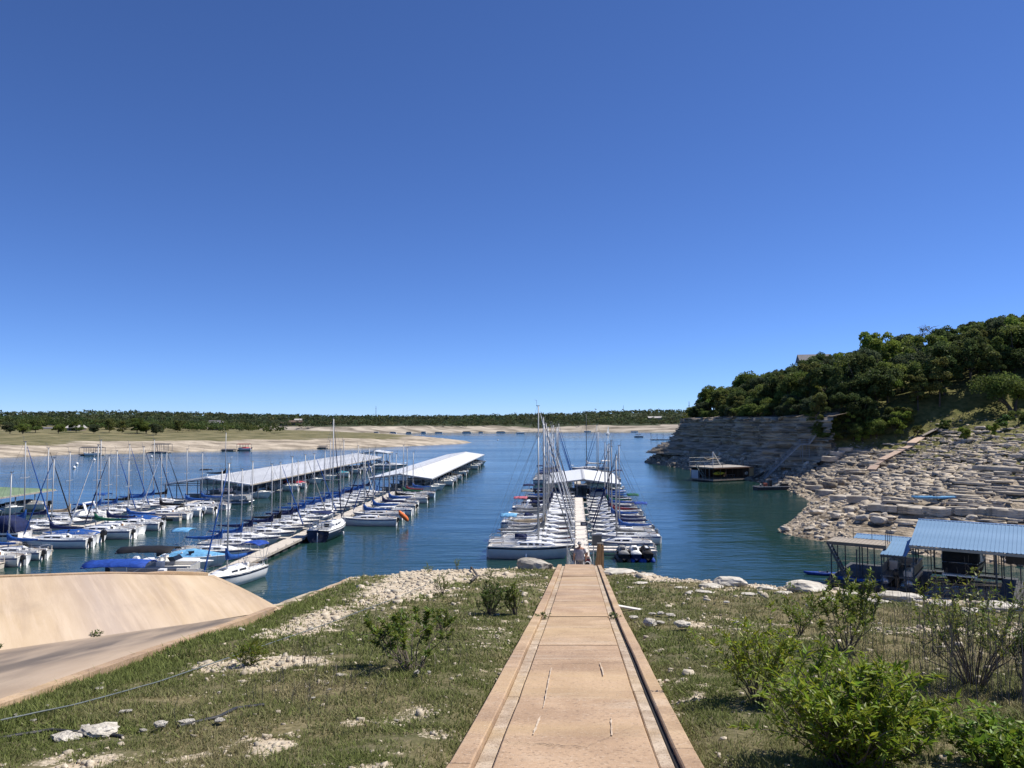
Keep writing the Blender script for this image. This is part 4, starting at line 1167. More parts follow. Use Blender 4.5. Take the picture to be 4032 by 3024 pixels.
# ------------------------------------------------------------------ boats in their berths
GA = 'boats berthed along the walkway of the striped dock'
GB = 'boats berthed along the walkway of the white covered dock'
GC = 'boats berthed along the middle walkway'
rg = random.Random(11)
def berth(W, y, side, L_, gap=.95):
    xd = dock_x(*W, y); a = math.atan(W[2])
    return xd + side * (gap + L_ / 2) * math.cos(a), y - side * (gap + L_ / 2) * math.sin(a), (math.pi - a if side > 0 else -a)
def cvn(c): return c
kindsA = ['c', 'a', 'c', 'a', 'b', 'c', 'b', 'a', 'b', 'c', 'b', 'a', 'g', 'b', 'a']
covsA = ['white', 'blue', 'blue', 'blue', 'navy', 'blue', 'green', 'navy', 'blue', 'navy', 'navy', 'black', 'green', 'blue', 'blue']
for i, y in enumerate(yA):
    if i in (3, 10): rg.random(); continue
    k = kindsA[i]; L_ = SAIL_KINDS[k]['L']
    x, yy, hd = berth(WA, y, 1, L_)
    lab = 'sailboat with %s sail cover, %s from shore along the striped dock walkway, stern basinward' % (covsA[i], ORD[i])
    if i in (0, 5, 9, 12):
        o = proto('run_A%d' % (i % 2), make_runabout, L=6.6, B=2.4, cover=[None, 'blue'][i % 2]); o.location = (x - .5, yy, 0); o.rotation_euler = (0, 0, hd)
        tag(o, '%s motorboat, %s from shore along the striped dock walkway, stern basinward' % (['open white', 'blue covered'][i % 2], ORD[i]), 'motorboat', GA); continue
    x += rg.uniform(-.7, .5)
    place_sail(k, x, yy, hd, covsA[i], lab, GA, rg.uniform(.95, 1.03), rg.choice(['blue', 'navy', 'blue', 'white']), None, rg.uniform(.90, 1.12))
covsAl = ['navy', 'blue', 'navy', 'tan', 'grey', 'blue', 'blue', 'black', 'blue', 'blue', 'black']
for i, y in enumerate(yAl):
    if i in (0, 4):
        o = proto('cruiser_' + ('navy' if i == 0 else 'none'), make_cruiser, canvas='navy' if i == 0 else None, hullm=gel)
        x, yy, hd = berth(WA, y, -1, 8.6); o.location = (x, yy, 0); o.rotation_euler = (0, 0, hd + math.pi)
        tag(o, 'white cabin cruiser with navy camper canvas on the open lake side of the striped dock' if i == 0 else 'cream open cabin cruiser among sailboats on the lake side of the striped dock walkway', 'motorboat', GA)
        continue
    k = rg.choice(['a', 'b', 'g']); x, yy, hd = berth(WA, y, -1, SAIL_KINDS[k]['L'])
    place_sail(k, x, yy, hd, covsAl[i], 'sailboat with %s sail cover, %s from shore along the striped dock walkway, stern lakeward' % (covsAl[i], ORD[i]), GA, rg.uniform(.97, 1.08), rg.choice(['blue', 'navy', 'black']), 'blue', rg.uniform(.95, 1.15))
covsB = ['blue', 'blue', 'navy', 'navy', 'black', 'navy', 'navy', 'blue', 'blue', 'blue', 'blue', 'blue', 'blue', 'navy', 'blue', 'blue', 'navy']
for i, y in enumerate(yB):
    k = 'g' if i == 0 else rg.choice(['a', 'b', 'b', 'c', 'a']); x, yy, hd = berth(WB, y, -1, SAIL_KINDS[k]['L'])
    place_sail(k, x, yy, hd, covsB[i], 'sailboat with %s sail cover, %s from shore, bow to the white dock walkway' % (covsB[i], ORD[i]), GB, rg.uniform(.97, 1.06), rg.choice(['blue', 'navy', 'blue', 'white', 'grey']), 'sky blue' if i == 0 else None, rg.uniform(.92, 1.08))
covsBr = ['blue', 'blue', 'navy', 'blue', 'black', 'green', 'maroon', 'blue']
for i, y in enumerate(yBr):
    k = ['g', 'a', 'b', 'a', 'c', 'a', 'c', 'a'][i]; x, yy, hd = berth(WB, y, 1, SAIL_KINDS[k]['L'])
    lab = 'sailboat with %s sail cover, %s from shore on the white dock channel side' % (covsBr[i], ORD[i])
    if i == 0: lab = 'white sailboat with blue covers and an orange dinghy hung at its stern'
    place_sail(k, x, yy, hd, covsBr[i], lab, GB, rg.uniform(.92, 1.0), 'blue' if i % 2 else 'navy', 'blue', rg.uniform(.95, 1.15))
    if i == 0:
        mb = MB(); r3 = []
        a = -math.atan(WB[2]); sx = x + 4.1; sy = yy - .2
        for u, wv in ((0, .12), (.12, .26), (.5, .30), (.85, .28), (1, .15)):
            c = Vector((sx - .2 + 1.2 * u, sy - .9 + .3 * u, 1.75 - 1.0 * u)); r3.append([(c.x + .0 * math.cos(t), c.y + wv * math.cos(t), c.z + wv * 1.3 * math.sin(t)) for t in np.linspace(0, 6.28, 9)[:-1]])
        dg = empty('dinghy', (0, 0, 0)); mb.loft(r3).build('tube', COV['orange'], dg, smooth=True)
        MB().add([(sx + .1, sy - 1.2, 1.55), (sx + .2, sy - .5, 1.6), (sx + .25, sy - .5, 1.5), (sx + .15, sy - 1.2, 1.45)], [(0, 1, 2, 3)]).build('strap', blackp, dg)
        tag(dg, 'orange inflatable dinghy hanging off a sailboat stern', 'dinghy')
# boats lying along the walkway of the white covered dock
o = make_sailboat(L=6.9, B=2.4, fb=.95, mast=9.7, spr=1, cov='blue', bim='royal blue', furl='blue', seed=21, motor=False, stripe=navyh)
o.location = (-22.55, 62.6, 0); o.rotation_euler = (0, 0, R(252)); tag(o, 'white sailboat with blue bimini moored at a walkway shore end, bow to the ramp', 'sailboat', GB)
o = make_sailboat(L=9.6, B=3.1, fb=1.15, mast=13.4, spr=2, cov='navy', bim='navy', furl='navy', seed=22, motor=False, hullm=navyh, stripe=M('white_stripe', (.7, .7, .7), .4), wheel=True, cover=False, sugar=True)
o.location = (-20.9, 89.2, 0); o.rotation_euler = (0, 0, R(87)); tag(o, 'large dark hulled sailboat lying alongside a walkway, white open transom and life ring', 'sailboat', GB)
lr = MB().tube([(-21.6 + .3 * math.cos(a), 84.9, 1.75 + .3 * math.sin(a)) for a in np.linspace(0, 6.28, 13)], .08, 6).build('life_ring', gel, None, smooth=True)
tag(lr, 'white life ring on the stern rail of the dark hulled sailboat', 'life ring')
# motorboats at the shore end
o = make_pontoon(7.6, 2.5, top='royal blue'); o.location = (-28.8, 58.3, 0); o.rotation_euler = (0, 0, R(4)); tag(o, 'pontoon boat under a long royal blue bimini just beyond the paved bank', 'pontoon boat', GB)
o = make_pontoon(7.4, 2.5, top='black', top2=None, name='pontoon_boat'); o.location = (-29.6, 64.6, 0); o.rotation_euler = (0, 0, R(3)); tag(o, 'pontoon boat with charcoal bimini top, behind the grey panelled one', 'pontoon boat', GB)
o = make_pontoon(6.8, 2.5, top=None, panel=M('fence_panel_grey', (.20, .205, .21), .45, var=.1)); o.location = (-28.0, 61.4, 0); o.rotation_euler = (0, 0, R(2)); tag(o, 'open pontoon boat with dark grey fence panels and no canopy', 'pontoon boat', GB)
o = proto('run_tower', make_runabout, L=6.6, B=2.4); o.location = (-29.3, 67.8, 0); o.rotation_euler = (0, 0, R(-2)); tag(o, 'open white motorboat between the charcoal bimini and a covered boat', 'motorboat', GB)
o = make_runabout(6.2, 2.3, cover='sky blue'); o.location = (-28.8, 70.8, 0); o.rotation_euler = (0, 0, R(-3)); tag(o, 'motorboat under a light blue fitted cover', 'motorboat', GB)

# middle walkway: larger boats
kC = ['e', 'e', 'f', 'd', 'f', 'e', 'd', 'f', 'd', 'e', 'f', 'd', 'f', 'd']
cC = ['grey', 'grey', 'grey', 'tan', 'white', 'grey', 'grey', 'tan', 'navy', 'black', 'navy', 'blue', 'black', 'navy']
bimC = ['sky blue', 'grey', None, 'sky blue', None, None, 'tan', None, 'pink', None, None, 'grey', None, 'navy']
first = make_sailboat(L=8.2, B=2.75, fb=1.1, mast=11.6, spr=2, cov='grey', furl='grey', seed=31, motor=False, cover=False, hullm=M('hull_pale_grey', (.55, .58, .60), .3, var=.05), stripe=navyh)
x, yy, hd = berth(WC, yCl[0], -1, 8.2, .8); first.location = (x, yy, 0); first.rotation_euler = (0, 0, hd); tag(first, 'pale grey hulled sailboat with cream deck, first berth at the foot of the middle walkway', 'sailboat', GC)
for i, y in enumerate(yCl):
    if i == 0: continue
    k = kC[i]; x, yy, hd = berth(WC, y, -1, SAIL_KINDS[k]['L'] * .93, .8)
    if i in (7,):
        o = proto('cruiser_grey' + str(i), make_cruiser, canvas='grey' if i == 2 else None); x, yy, hd = berth(WC, y, -1, 8.4, .8); o.location = (x, yy, 0); o.rotation_euler = (0, 0, hd)
        tag(o, 'white cabin cruiser with grey canvas enclosure among the middle walkway sailboats' if i == 2 else 'white cabin cruiser with open cockpit and radar arch on the middle walkway', 'motorboat', GC); continue
    place_sail(k, x, yy, hd, cC[i], 'sailboat with %s sail cover, %s from shore on the middle walkway, stern to white dock' % (cC[i], ORD[i]), GC, rg.uniform(.9, .97), rg.choice(['grey', 'grey', 'navy', 'white']), bimC[i] or 'grey', {1: 1.25, 2: 1.27, 4: 1.2}.get(i, rg.uniform(.95, 1.15)))
kCr = ['c', 'b', 'g', 'b', 'a', 'g', 'a', 'b', 'g', 'a', 'g', 'b']
cCr = ['grey', 'blue', 'navy', 'navy', 'blue', 'maroon', 'navy', 'blue', 'green', 'navy', 'blue', 'blue']
bCr = ['blue', 'blue', 'navy', 'blue', 'blue', 'royal blue', 'blue', 'blue', 'green', 'blue', 'royal blue', 'blue']
for i, y in enumerate(yCr):
    k = kCr[i]; x, yy, hd = berth(WC, y, 1, SAIL_KINDS[k]['L'])
    place_sail(k, x, yy, hd, cCr[i], 'sailboat with %s sail cover, %s from shore on the middle walkway, stern to rocky cove' % (cCr[i], ORD[i]), GC, rg.uniform(.93, 1.0), rg.choice(['navy', 'blue', 'black', 'navy']), bCr[i], rg.uniform(.95, 1.2), blackm if i in (5, 6) else None)
# beyond the short roof
for i, (y, s, k, c) in enumerate([(163, -1, 'd', 'navy'), (167.5, -1, 'f', 'blue'), (172, -1, 'd', 'blue'), (176.5, -1, 'f', 'navy'), (181, -1, 'd', 'black'), (186, -1, 'f', 'blue'), (166, 1, 'd', 'white'), (172, 1, 'f', 'grey')]):
    x, yy, hd = berth(WC, y, s, SAIL_KINDS[k]['L'])
    place_sail(k, x, yy, hd, c, 'sailboat with %s sail cover, %s past the short white roof on its %s side' % (c, ORD[i % 6], 'covered dock' if s < 0 else 'rocky cove'), GC, rg.uniform(.95, 1.02), 'blue', 'navy', rg.uniform(.98, 1.1))
o = make_sailboat(L=9.8, B=3.2, fb=1.15, mast=15.2, spr=2, cov='white', furl=None, seed=41, motor=False, mastm=blackm, bim='white', wheel=True)
o.location = (20.2, 201, 0); o.rotation_euler = (0, 0, R(178)); tag(o, 'white sailboat with a very tall black mast at the outer end of the middle walkway', 'sailboat', GC)
# jet skis on their floats
for i, (px, c1, c2, fl) in enumerate([(2459, 'grey', 'black', None), (2507, 'white', 'navy', 'royal blue'), (2553, 'black', 'black', 'royal blue')]):
    o = make_jetski(c1, c2); p = atz(px, 2203, .2); o.location = (p.x, p.y + 1.2, .28); o.rotation_euler = (0, 0, R(88))
    tag(o, ['jet ski under a grey cover on the float ahead of the first finger pier', 'white and navy jet ski between two others on a blue float', 'black covered jet ski with white seat strip on a blue float'][i], 'jet ski', 'jet skis parked on floats')
    if i == 2: MB().box((-.1, 0, .93), (1.5, .24, .06)).build('seat_strip', gel, o)
    f = MB()
    for s in (-1, 1): f.tube([(p.x + s * .42, p.y - .5, .02), (p.x + s * .40, p.y - .2, .1), (p.x + s * .40, p.y + 2.6, .1)], [.1, .24, .24], 8)
    fo = f.build('jet_ski_float', COV[fl] if fl else floatm, None, smooth=True); tag(fo, ['black drive-on float under the grey covered jet ski', 'blue drive-on float under the white jet ski', 'blue drive-on float under the black jet ski'][i], 'float', 'floats under the jet skis')
# dock boxes and meter posts along the middle walkway
bx_ = None
for i, y in enumerate([79.5, 84, 88.5, 93, 97.5, 102, 107, 112, 118]):
    if bx_ is None:
        bx_ = empty('dock_box'); MB().box((0, 0, .30), (.42, .50, .6)).build('body', gel, bx_); MB().box((0, 0, .64), (.50, .58, .08)).build('lid', gel, bx_); o = bx_
    else: o = copy_tree(bx_)
    o.location = (dock_x(*WC, y) - .92, y, .45); tag(o, 'white dock box, %s from shore beside the middle walkway' % ORD[i], 'dock box', 'dock boxes of the middle walkway')
# gate with a sign over the walkway
g = empty('dock_gate', (dock_x(*WC, 83.5), 83.5, .55), -.08)
for s in (-.68, .68): MB().tube([(s, 0, 0), (s, 0, 1.75)], .045, 6).build('post', postm, g)
MB().tube([(-.68, 0, 1.75), (.68, 0, 1.75)], .04, 6).build('top_bar', postm, g); MB().tube([(-.68, 0, 1.35), (.68, 0, 1.35)], .03, 6).build('lower_bar', postm, g)
MB().box((.28, -.03, 1.55), (.72, .03, .34)).build('sign_board', M('sign_dark', (.03, .04, .06), .5), g)
MB().box((.28, -.052, 1.58), (.46, .006, .05)).box((.28, -.052, 1.48), (.36, .006, .04)).build('sign_lines', M('sign_print', (.45, .46, .48), .6), g)
tag(g, 'dark metal gate frame with small sign across the middle walkway', 'gate')
# bulk boxes and gear by the gate
b = empty('gear_locker', (8.65, 79.2, .5)); MB().box((0, 0, .5), (.95, .6, 1.0)).build('body', M('locker_grey', (.06, .065, .07), .5), b)
MB().box((0, 0, 1.04), (1.0, .65, .08)).build('lid', M('locker_lid', (.10, .10, .11), .5), b); MB().tube([(-.05, 0, 1.18), (.55, 0, 1.18)], .11, 8).build('white_drum', gel, b)
tag(b, 'dark grey gear locker with white drum on top beside the middle walkway', 'locker')

# boats under the covered roofs
GCV = 'boats kept under the long roofs'; cnt_ = {}
for i, (st, y, s, cvr) in enumerate([('B', 143, 1, None), ('B', 147.5, 1, None), ('B', 158, 1, None), ('B', 163, 1, None), ('B', 168, 1, None), ('B', 174, 1, 'black'), ('B', 187, 1, None), ('B', 214, 1, None), ('B', 223, 1, None), ('B', 237, 1, 'navy'),
                                       ('A', 132, 1, None), ('A', 146, 1, None), ('A', 152, 1, 'red'), ('A', 163, 1, None), ('A', 172, 1, None), ('A', 183, 1, 'teal'), ('A', 196, 1, None), ('A', 206, 1, None), ('A', 220, 1, None),
                                       ('G', 103, 1, 'green'), ('G', 108, 1, None), ('G', 99, 1, 'tan'), ('G', 113, 1, 'grey'), ('C', 133, 1, 'blue'), ('C', 139, 1, None), ('C', 133, -1, 'blue')]):
    cx = {'A': -50.4 + .048 * (y - 127.5), 'B': -20.6 + .054 * (y - 141.5), 'C': 12 + .08 * (y - 129.5), 'G': -81}[st]; hf = {'A': 7.4, 'B': 6.0, 'C': 6.3, 'G': 10.8}[st]
    o = proto('run_' + str(cvr), make_runabout, cover=cvr) if cvr else proto('run_plain', make_runabout, L=6.0, B=2.2)
    out = rg.uniform(-2.2, -1.4); flip = rg.random() < .5
    o.location = (cx + s * (hf + out), y + 1.6, .15); o.rotation_euler = (0, 0, (0 if flip else math.pi) + R(rg.uniform(-2, 2)))
    nmd = {'A': 'striped covered dock', 'B': 'smooth white covered dock', 'C': 'short white roof', 'G': 'green roofed dock'}[st]
    cnt_[(st, bool(cvr))] = cnt_.get((st, bool(cvr)), 0) + 1; od = ORD[cnt_[(st, bool(cvr))] - 1]
    tag(o, ('motorboat under a %s cover, %s covered one from shore at the %s' % (cvr, od, nmd)) if cvr else 'open white motorboat, %s of its kind from shore at the %s' % (od, nmd), 'motorboat', GCV)
o = make_cruiser(L=9.5, B=3.0, canvas=None); o.location = (-34.0, 216, 0); o.rotation_euler = (0, 0, R(8)); tag(o, 'white open cruiser at the far end of the striped covered dock', 'motorboat')
o = place_sail('d', -62, 165, R(-4), 'black', 'white sailboat moored behind the striped roof with black bimini', 'boats kept under the long roofs', 1.0, 'navy', 'black', .95)
o = make_pontoon(7.5, 2.5, top=None, name='pontoon_boat'); o.location = (-45.4, 124.2, .1); o.rotation_euler = (0, 0, R(2)); tag(o, 'open pontoon boat in front of the no wake sign', 'pontoon boat')
# ================================================================== BOATHOUSE, HOUSEBOAT, GANGWAYS, FAR BUILDINGS
bluer = M('blue_roof_metal', (.15, .265, .40), .45, c2=(.185, .31, .455), scale=.6, spec=.45)
greyw = M('weathered_boards', (.25, .21, .165), .85, c2=(.40, .35, .28), scale=3, detail=8, stretch=(1, 8, 1), bump=.01, bscale=20)
darkp = M('dark_steel', (.055, .07, .085), .5, var=.2, metal=.3)
bh = empty('boathouse', (29.8, 58.0, 0), math.atan2(-.57, .82))
def slope_panels(x0, x1, ya, za, yb, zb, pw, mat, parent):
    n = int(round((x1 - x0) / pw)); pw = (x1 - x0) / n; t = .03
    mb = MB(); e = pw * .22
    for xa, xb, h in ((0, pw - .05, 0), (pw - .05, pw, .035)):
        mb.add([(xa, ya, za + h), (xb, ya, za + h), (xb, yb, zb + h), (xa, yb, zb + h), (xa, ya, za + h - t), (xb, ya, za + h - t), (xb, yb, zb + h - t), (xa, yb, zb + h - t)],
               [(0, 1, 2, 3), (7, 6, 5, 4), (4, 5, 1, 0), (5, 6, 2, 1), (6, 7, 3, 2), (7, 4, 0, 3)])
    me = mb.mesh('roof_panel')
    for i in range(n):
        o = link('roof_panel', me, mat, parent); o.location = (x0 + i * pw, 0, 0)
slope_panels(-.1, 7.7, -.15, 3.88, 5.3, 5.25, .26, bluer, bh)
slope_panels(-.1, 7.7, 10.8, 3.88, 5.3, 5.25, .26, bluer, bh)
slope_panels(-2.15, -.35, .25, 2.95, 5.5, 3.68, .26, bluer, bh)
slope_panels(-4.8, -2.15, 4.15, 3.49, 5.5, 3.68, .26, bluer, bh)
slope_panels(-4.8, -.35, 10.4, 2.95, 5.5, 3.68, .26, bluer, bh)
mb = MB()
for x0, x1, z in ((-.1, 7.7, 5.29), (-4.8, -.35, 3.72)):
    y = 5.3 if z > 4 else 5.5
    mb.add([(x0, y - .18, z - .05), (x0, y, z), (x0, y + .18, z - .05), (x1, y - .18, z - .05), (x1, y, z), (x1, y + .18, z - .05)], [(0, 1, 4, 3), (1, 2, 5, 4)])
mb.build('ridge_cap', M('blue_ridge', (.08, .17, .33), .5, var=.1), bh)
MB().box((3.8, -.17, 3.74), (7.8, .06, .17)).build('gutter', M('gutter_tan', (.36, .33, .28), .6), bh)
MB().box((-1.25, .24, 2.83), (1.8, .05, .14)).build('fascia', darkp, bh)
gb = MB()
for x in (-.05, 7.65): gb.add([(x, 0, 3.82), (x, 5.3, 5.18), (x, 10.6, 3.82), (x + .04, 0, 3.82), (x + .04, 5.3, 5.18), (x + .04, 10.6, 3.82)], [(0, 1, 2), (5, 4, 3), (0, 3, 4, 1), (1, 4, 5, 2), (2, 5, 3, 0)])
gb.build('gable_panel', M('gable_grey', (.33, .35, .37), .6, var=.1), bh)
pm = MB().tube([(0, 0, .4), (0, 0, 3.85)], .05, 6).mesh('post')
for x in (.15, 5.4, 7.5):
    for y in (0.0, 10.3):
        o = link('post', pm, darkp, bh); o.location = (x, y, 0)
for x in np.arange(.4, 7.6, .62):
    o = link('post', pm, darkp, bh); o.location = (float(x), 10.1 if x < 5 else 7.9, 0)
pl = MB().tube([(0, 0, .4), (0, 0, 2.95)], .05, 6).mesh('post')
for x, y in ((-.45, .45), (-2.1, .45), (-2.2, 3.9), (-6.0, 1.6), (-4.1, 1.6), (-6.0, 3.9), (-4.1, 3.9), (-.45, 6), (-4.7, 6), (-4.7, 9.5), (-3.4, 9.5), (-2.1, 9.5), (-.7, 9.5), (-5.4, 3.9), (-3.2, 3.9)):
    o = link('post', pl, darkp, bh); o.location = (x, y, 0)
jm = MB().box((0, 2.75, 3.30), (.07, 2.7, .16)).mesh('joist')
for i in range(14):
    o = link('joist', jm, darkp, bh); o.location = (-6.1 + i * .305, 0, 0)
pk = MB().box((0, 2.75, 3.43), (.28, 2.75, .06)).mesh('plank')
for i in range(14):
    o = link('plank', pk, greyw, bh); o.location = (-6.12 + i * .31, 0, 0)
MB().box((-4.1, 1.36, 3.32), (4.4, .05, .24)).build('deck_fascia', M('deck_rim', (.17, .145, .115), .85), bh); MB().box((-1.92, 2.75, 3.32), (.05, 2.8, .24)).build('deck_fascia', greyw, bh)
for (xa, ya), (xb, yb) in (((-6.2, 4.05), (-1.95, 4.05)), ((-1.95, 1.45), (-1.95, 4.05))):
    n = 3; 
    for i in range(n + 1):
        x, y = xa + (xb - xa) * i / n, ya + (yb - ya) * i / n
        MB().tube([(x, y, 3.4), (x, y, 4.35)], .025, 5).build('rail_post', darkp, bh)
    if ya == yb: MB().tube([(xa, ya, 4.35), (xb, yb, 4.35)], .02, 5).build('rail', darkp, bh)
st = MB(); 
for i in range(12):
    z = .6 + i * .235; x = -4.75 - i * .115
    MB().box((x, 1.25, z), (.24, .75, .04)).build('tread', M('tread_grey', (.22, .24, .26), .7), bh)
for y in (.85, 1.65): MB().bar((-4.65, y, .45), (-6.1, y, 3.4), .05, .16).build('stringer', darkp, bh)
fl = MB()
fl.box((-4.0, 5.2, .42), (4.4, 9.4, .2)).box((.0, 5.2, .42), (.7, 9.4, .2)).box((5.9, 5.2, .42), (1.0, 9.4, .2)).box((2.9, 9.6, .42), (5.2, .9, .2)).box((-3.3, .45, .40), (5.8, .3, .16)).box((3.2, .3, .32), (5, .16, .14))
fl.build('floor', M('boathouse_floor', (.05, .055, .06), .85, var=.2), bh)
fo = MB(); fo.box((-4.0, 5.2, .08), (4.2, 9.0, .5)).box((6.2, 5.2, .08), (1.6, 9.0, .5)); fo.build('floats', floatm, bh)
MB().box((8.2, 2.0, .42), (2.3, 3.6, .2)).build('swim_deck', M('white_deck', (.66, .66, .64), .6, var=.06), bh)
cr = MB()
for y in (2.6, 7.0): cr.tube([(.8, y, 1.15), (5.2, y, 1.15)], .06, 6)
for x in (.8, 5.2):
    for y in (2.6, 7.0): cr.tube([(x, y, 1.15), (x, y, 3.8)], .025, 5)
cr.build('boat_lift', darkp, bh)
MB().box((6.4, 7.8, 2.4), (1.5, .12, .95)).build('power_cabinet', M('cabinet_black', (.02, .02, .022), .5), bh)
tag(bh, 'blue metal roofed boathouse with raised sun deck beside the rocky shore', 'boathouse')
def in_bh(o, x, y, z, rz):
    c, s = math.cos(bh.rotation_euler.z), math.sin(bh.rotation_euler.z)
    o.location = (29.8 + x * c - y * s, 58 + x * s + y * c, z); o.rotation_euler = (0, 0, bh.rotation_euler.z + rz)
o = make_pontoon(6.4, 2.3, top=None); in_bh(o, -1.25, 4.6, .55, R(90)); tag(o, 'pontoon boat lifted under the lower blue roof of the boathouse', 'pontoon boat')
o = make_cruiser(L=7.8, B=2.8, canvas='black', hullm=COV['black']); in_bh(o, 3.0, 5.6, 1.35, R(90)); tag(o, 'cabin cruiser raised on a lift under the large blue roof', 'motorboat')
o = make_kayak(3.3, 'royal blue'); p = atz(3245, 2260, .1); o.location = (p.x, p.y, -.02); o.rotation_euler = (0, 0, R(165)); tag(o, 'bright blue kayak afloat beside the boathouse', 'kayak')
o = make_kayak(3.2, 'blue'); in_bh(o, -3.9, 1.0, .54, R(6)); tag(o, 'dark blue kayak lying on the boathouse floor below the sun deck', 'kayak')

# kayak on the rocks
p = hit(3682, 1972); o = make_kayak(5.4, 'sky blue'); o.location = (p.x, p.y - .3, p.z + .22); o.rotation_euler = (0, 0, R(-6)); tag(o, 'long pale blue kayak lying on the rock ledge above the boathouse', 'kayak')

# plank walkway down the rocky slope
wk = empty('plank_walkway', (0, 0, 0))
tanb = M('walkway_tan', (.48, .34, .25), .8, c2=(.60, .45, .34), scale=2, stretch=(1, 6, 1)); greyb = M('walkway_grey', (.30, .25, .20), .85, c2=(.42, .36, .30), scale=2)
for (a, b, m_) in (((3690, 1698), (3628, 1728), greyb), ((3628, 1730), (3588, 1755), tanb), ((3583, 1766), (3540, 1785), tanb), ((3537, 1787), (3472, 1820), tanb), ((3467, 1826), (3448, 1838), tanb), ((3446, 1842), (3432, 1860), tanb)):
    p = hit(*a); q = hit(*b); d = (q - p); d2 = Vector((d.x, d.y, 0)).normalized(); n_ = Vector((-d2.y, d2.x, 0)) * .85
    up = Vector((0, 0, .55)); mb = MB(); n = 5
    for i in range(n):
        c0, c1 = p.lerp(q, i / n) + up, p.lerp(q, (i + .94) / n) + up
        mb.add([c0 - n_, c0 + n_, c1 + n_, c1 - n_, c0 - n_ - up * .2, c0 + n_ - up * .2, c1 + n_ - up * .2, c1 - n_ - up * .2], [(0, 1, 2, 3), (7, 6, 5, 4), (4, 5, 1, 0), (5, 6, 2, 1), (6, 7, 3, 2), (7, 4, 0, 3)])
    mb.build('walkway_section', m_, wk)
    for k in (p, q): MB().box((k.x, k.y, k.z + .12), (.15, 1.5, .6), rz=math.atan2(d2.y, d2.x)).build('bearer', greyb, wk)
tag(wk, 'tan plank walkway stepping down the rocky slope from the grass', 'walkway')

# ------------------------------------------------------------------ floating house under the cliff
fh = empty('floating_house', (44.2, 169.5, 0), R(28))
woodp = M('plywood_tan', (.60, .37, .16), .7, c2=(.70, .46, .22), scale=1.5); dwood = M('dark_board', (.07, .045, .03), .8, c2=(.12, .08, .055), scale=3, stretch=(6, 1, 1))
MB().box((5.9, 3.7, .35), (12.2, 7.6, .30)).build('floor', M('dock_weathered', (.30, .24, .18), .85, c2=(.42, .35, .27), scale=2), fh)
fm2 = MB().box((0, 0, .02), (1.6, 6.8, .5)).mesh('float')
for x in (1, 3.6, 6.2, 8.8, 11.2): o = link('float', fm2, floatm, fh); o.location = (x, 3.7, 0)
MB().box((5.6, 3.7, 3.08), (12.0, 8.0, .10)).build('roof_deck', M('roof_deck_pale', (.34, .31, .27), .8, var=.15), fh); MB().box((5.8, -.30, 2.95), (12.0, .08, .22)).build('fascia', M('fascia_rust', (.24, .13, .08), .8), fh)
MB().box((-.40, 3.7, 2.95), (.08, 7.8, .22)).build('fascia', M('fascia_brown', (.24, .19, .14), .8), fh)
for x in (.05, 2.0, 3.8, 5.6, 7.2, 8.9):
    for y in (.05, 7.3): MB().tube([(x, y, .5), (x, y, 3.05)], .06, 6).build('post', dwood if y < 1 else postm, fh)
for y in (1.4, 2.6, 3.7, 4.6): MB().tube([(.05, y, .5), (.05, y, 3.05)], .05, 6).build('post', postm, fh)
MB().box((10.6, 3.6, 1.7), (.08, 7.0, 2.5)).build('wall', dwood, fh); MB().box((5.5, 7.4, 1.7), (10.4, .08, 2.5)).build('wall', dwood, fh)
for i in range(4): MB().box((10.95 + .33 * i - .1, .05, 1.72), (.32, .08, 2.6)).build('board', woodp, fh)
MB().box((11.95, 3.6, 1.72), (.08, 7.0, 2.55)).build('wall', woodp, fh)
for i in range(3): MB().box((-.05, 5.2 + .75 * i, 1.35), (.06, .74, 1.9)).build('panel', M('panel_white', (.50, .53, .56), .6, var=.08), fh)
MB().box((10.52, 1.0, 1.5), (.06, .5, .5)).tube([(10.45, .6 + .28 * math.cos(a), 1.6 + .28 * math.sin(a)) for a in np.linspace(0, 6.28, 13)], .07, 5).build('life_ring', gel, fh)
for i in range(6):
    MB().box((-.55, 4.4 - i * .42, 3.2 - i * .46), (.7, .22, .05)).build('tread', postm, fh)
for x in (-.9, -.2): MB().bar((x, 4.8, 3.6), (x, 1.9, .5), .06, .16).build('stringer', M('stringer_green', (.10, .14, .13), .6), fh)
rl = [(-.3, -.2), (2.5, -.2), (-.3, 7.5), (3.0, 7.5), (6.0, 7.5), (8.6, 7.5), (-.3, 2.5), (-.3, 5)]
for x, y in rl: MB().tube([(x, y, 3.1), (x, y, 5.0 if y > 6 else 4.1)], .05, 5).build('rail_post', postm, fh)
for a, b in (((-.3, 7.5, 5.0), (8.6, 7.5, 5.0)), ((-.3, -.2, 4.1), (-.3, 7.5, 4.1)), ((-.3, -.2, 3.65), (-.3, 7.5, 3.65)), ((-.3, 7.5, 4.1), (8.6, 7.5, 4.1)), ((-.3, -.2, 4.1), (2.5, -.2, 4.1))): MB().tube([a, b], .03, 5).build('rail', postm, fh)
whp = M('pole_white', (.70, .70, .68), .5)
MB().tube([(2.2, 2.5, 3.1), (2.2, 2.5, 6.5)], .09, 6).build('frame_pole', whp, fh); MB().tube([(2.2, 2.5, 6.5), (5.0, 3.0, 3.3)], .08, 6).build('frame_pole', whp, fh)
MB().tube([(-.9, 2.0, 5.2), (.4, 2.1, 4.8), (1.6, 2.3, 4.95), (2.6, 2.4, 5.05), (3.4, 2.4, 4.75), (4.4, 2.4, 5.0)], [.04, .08, .09, .09, .08, .03], 6).build('driftwood', M('driftwood', (.45, .36, .25), .9), fh)
MB().box((7.2, 6.6, 3.55), (4.2, .5, .1)).build('roof_bench', postm, fh)
tag(fh, 'floating house dock with railed roof deck and tan end wall under the cliff', 'floating house')
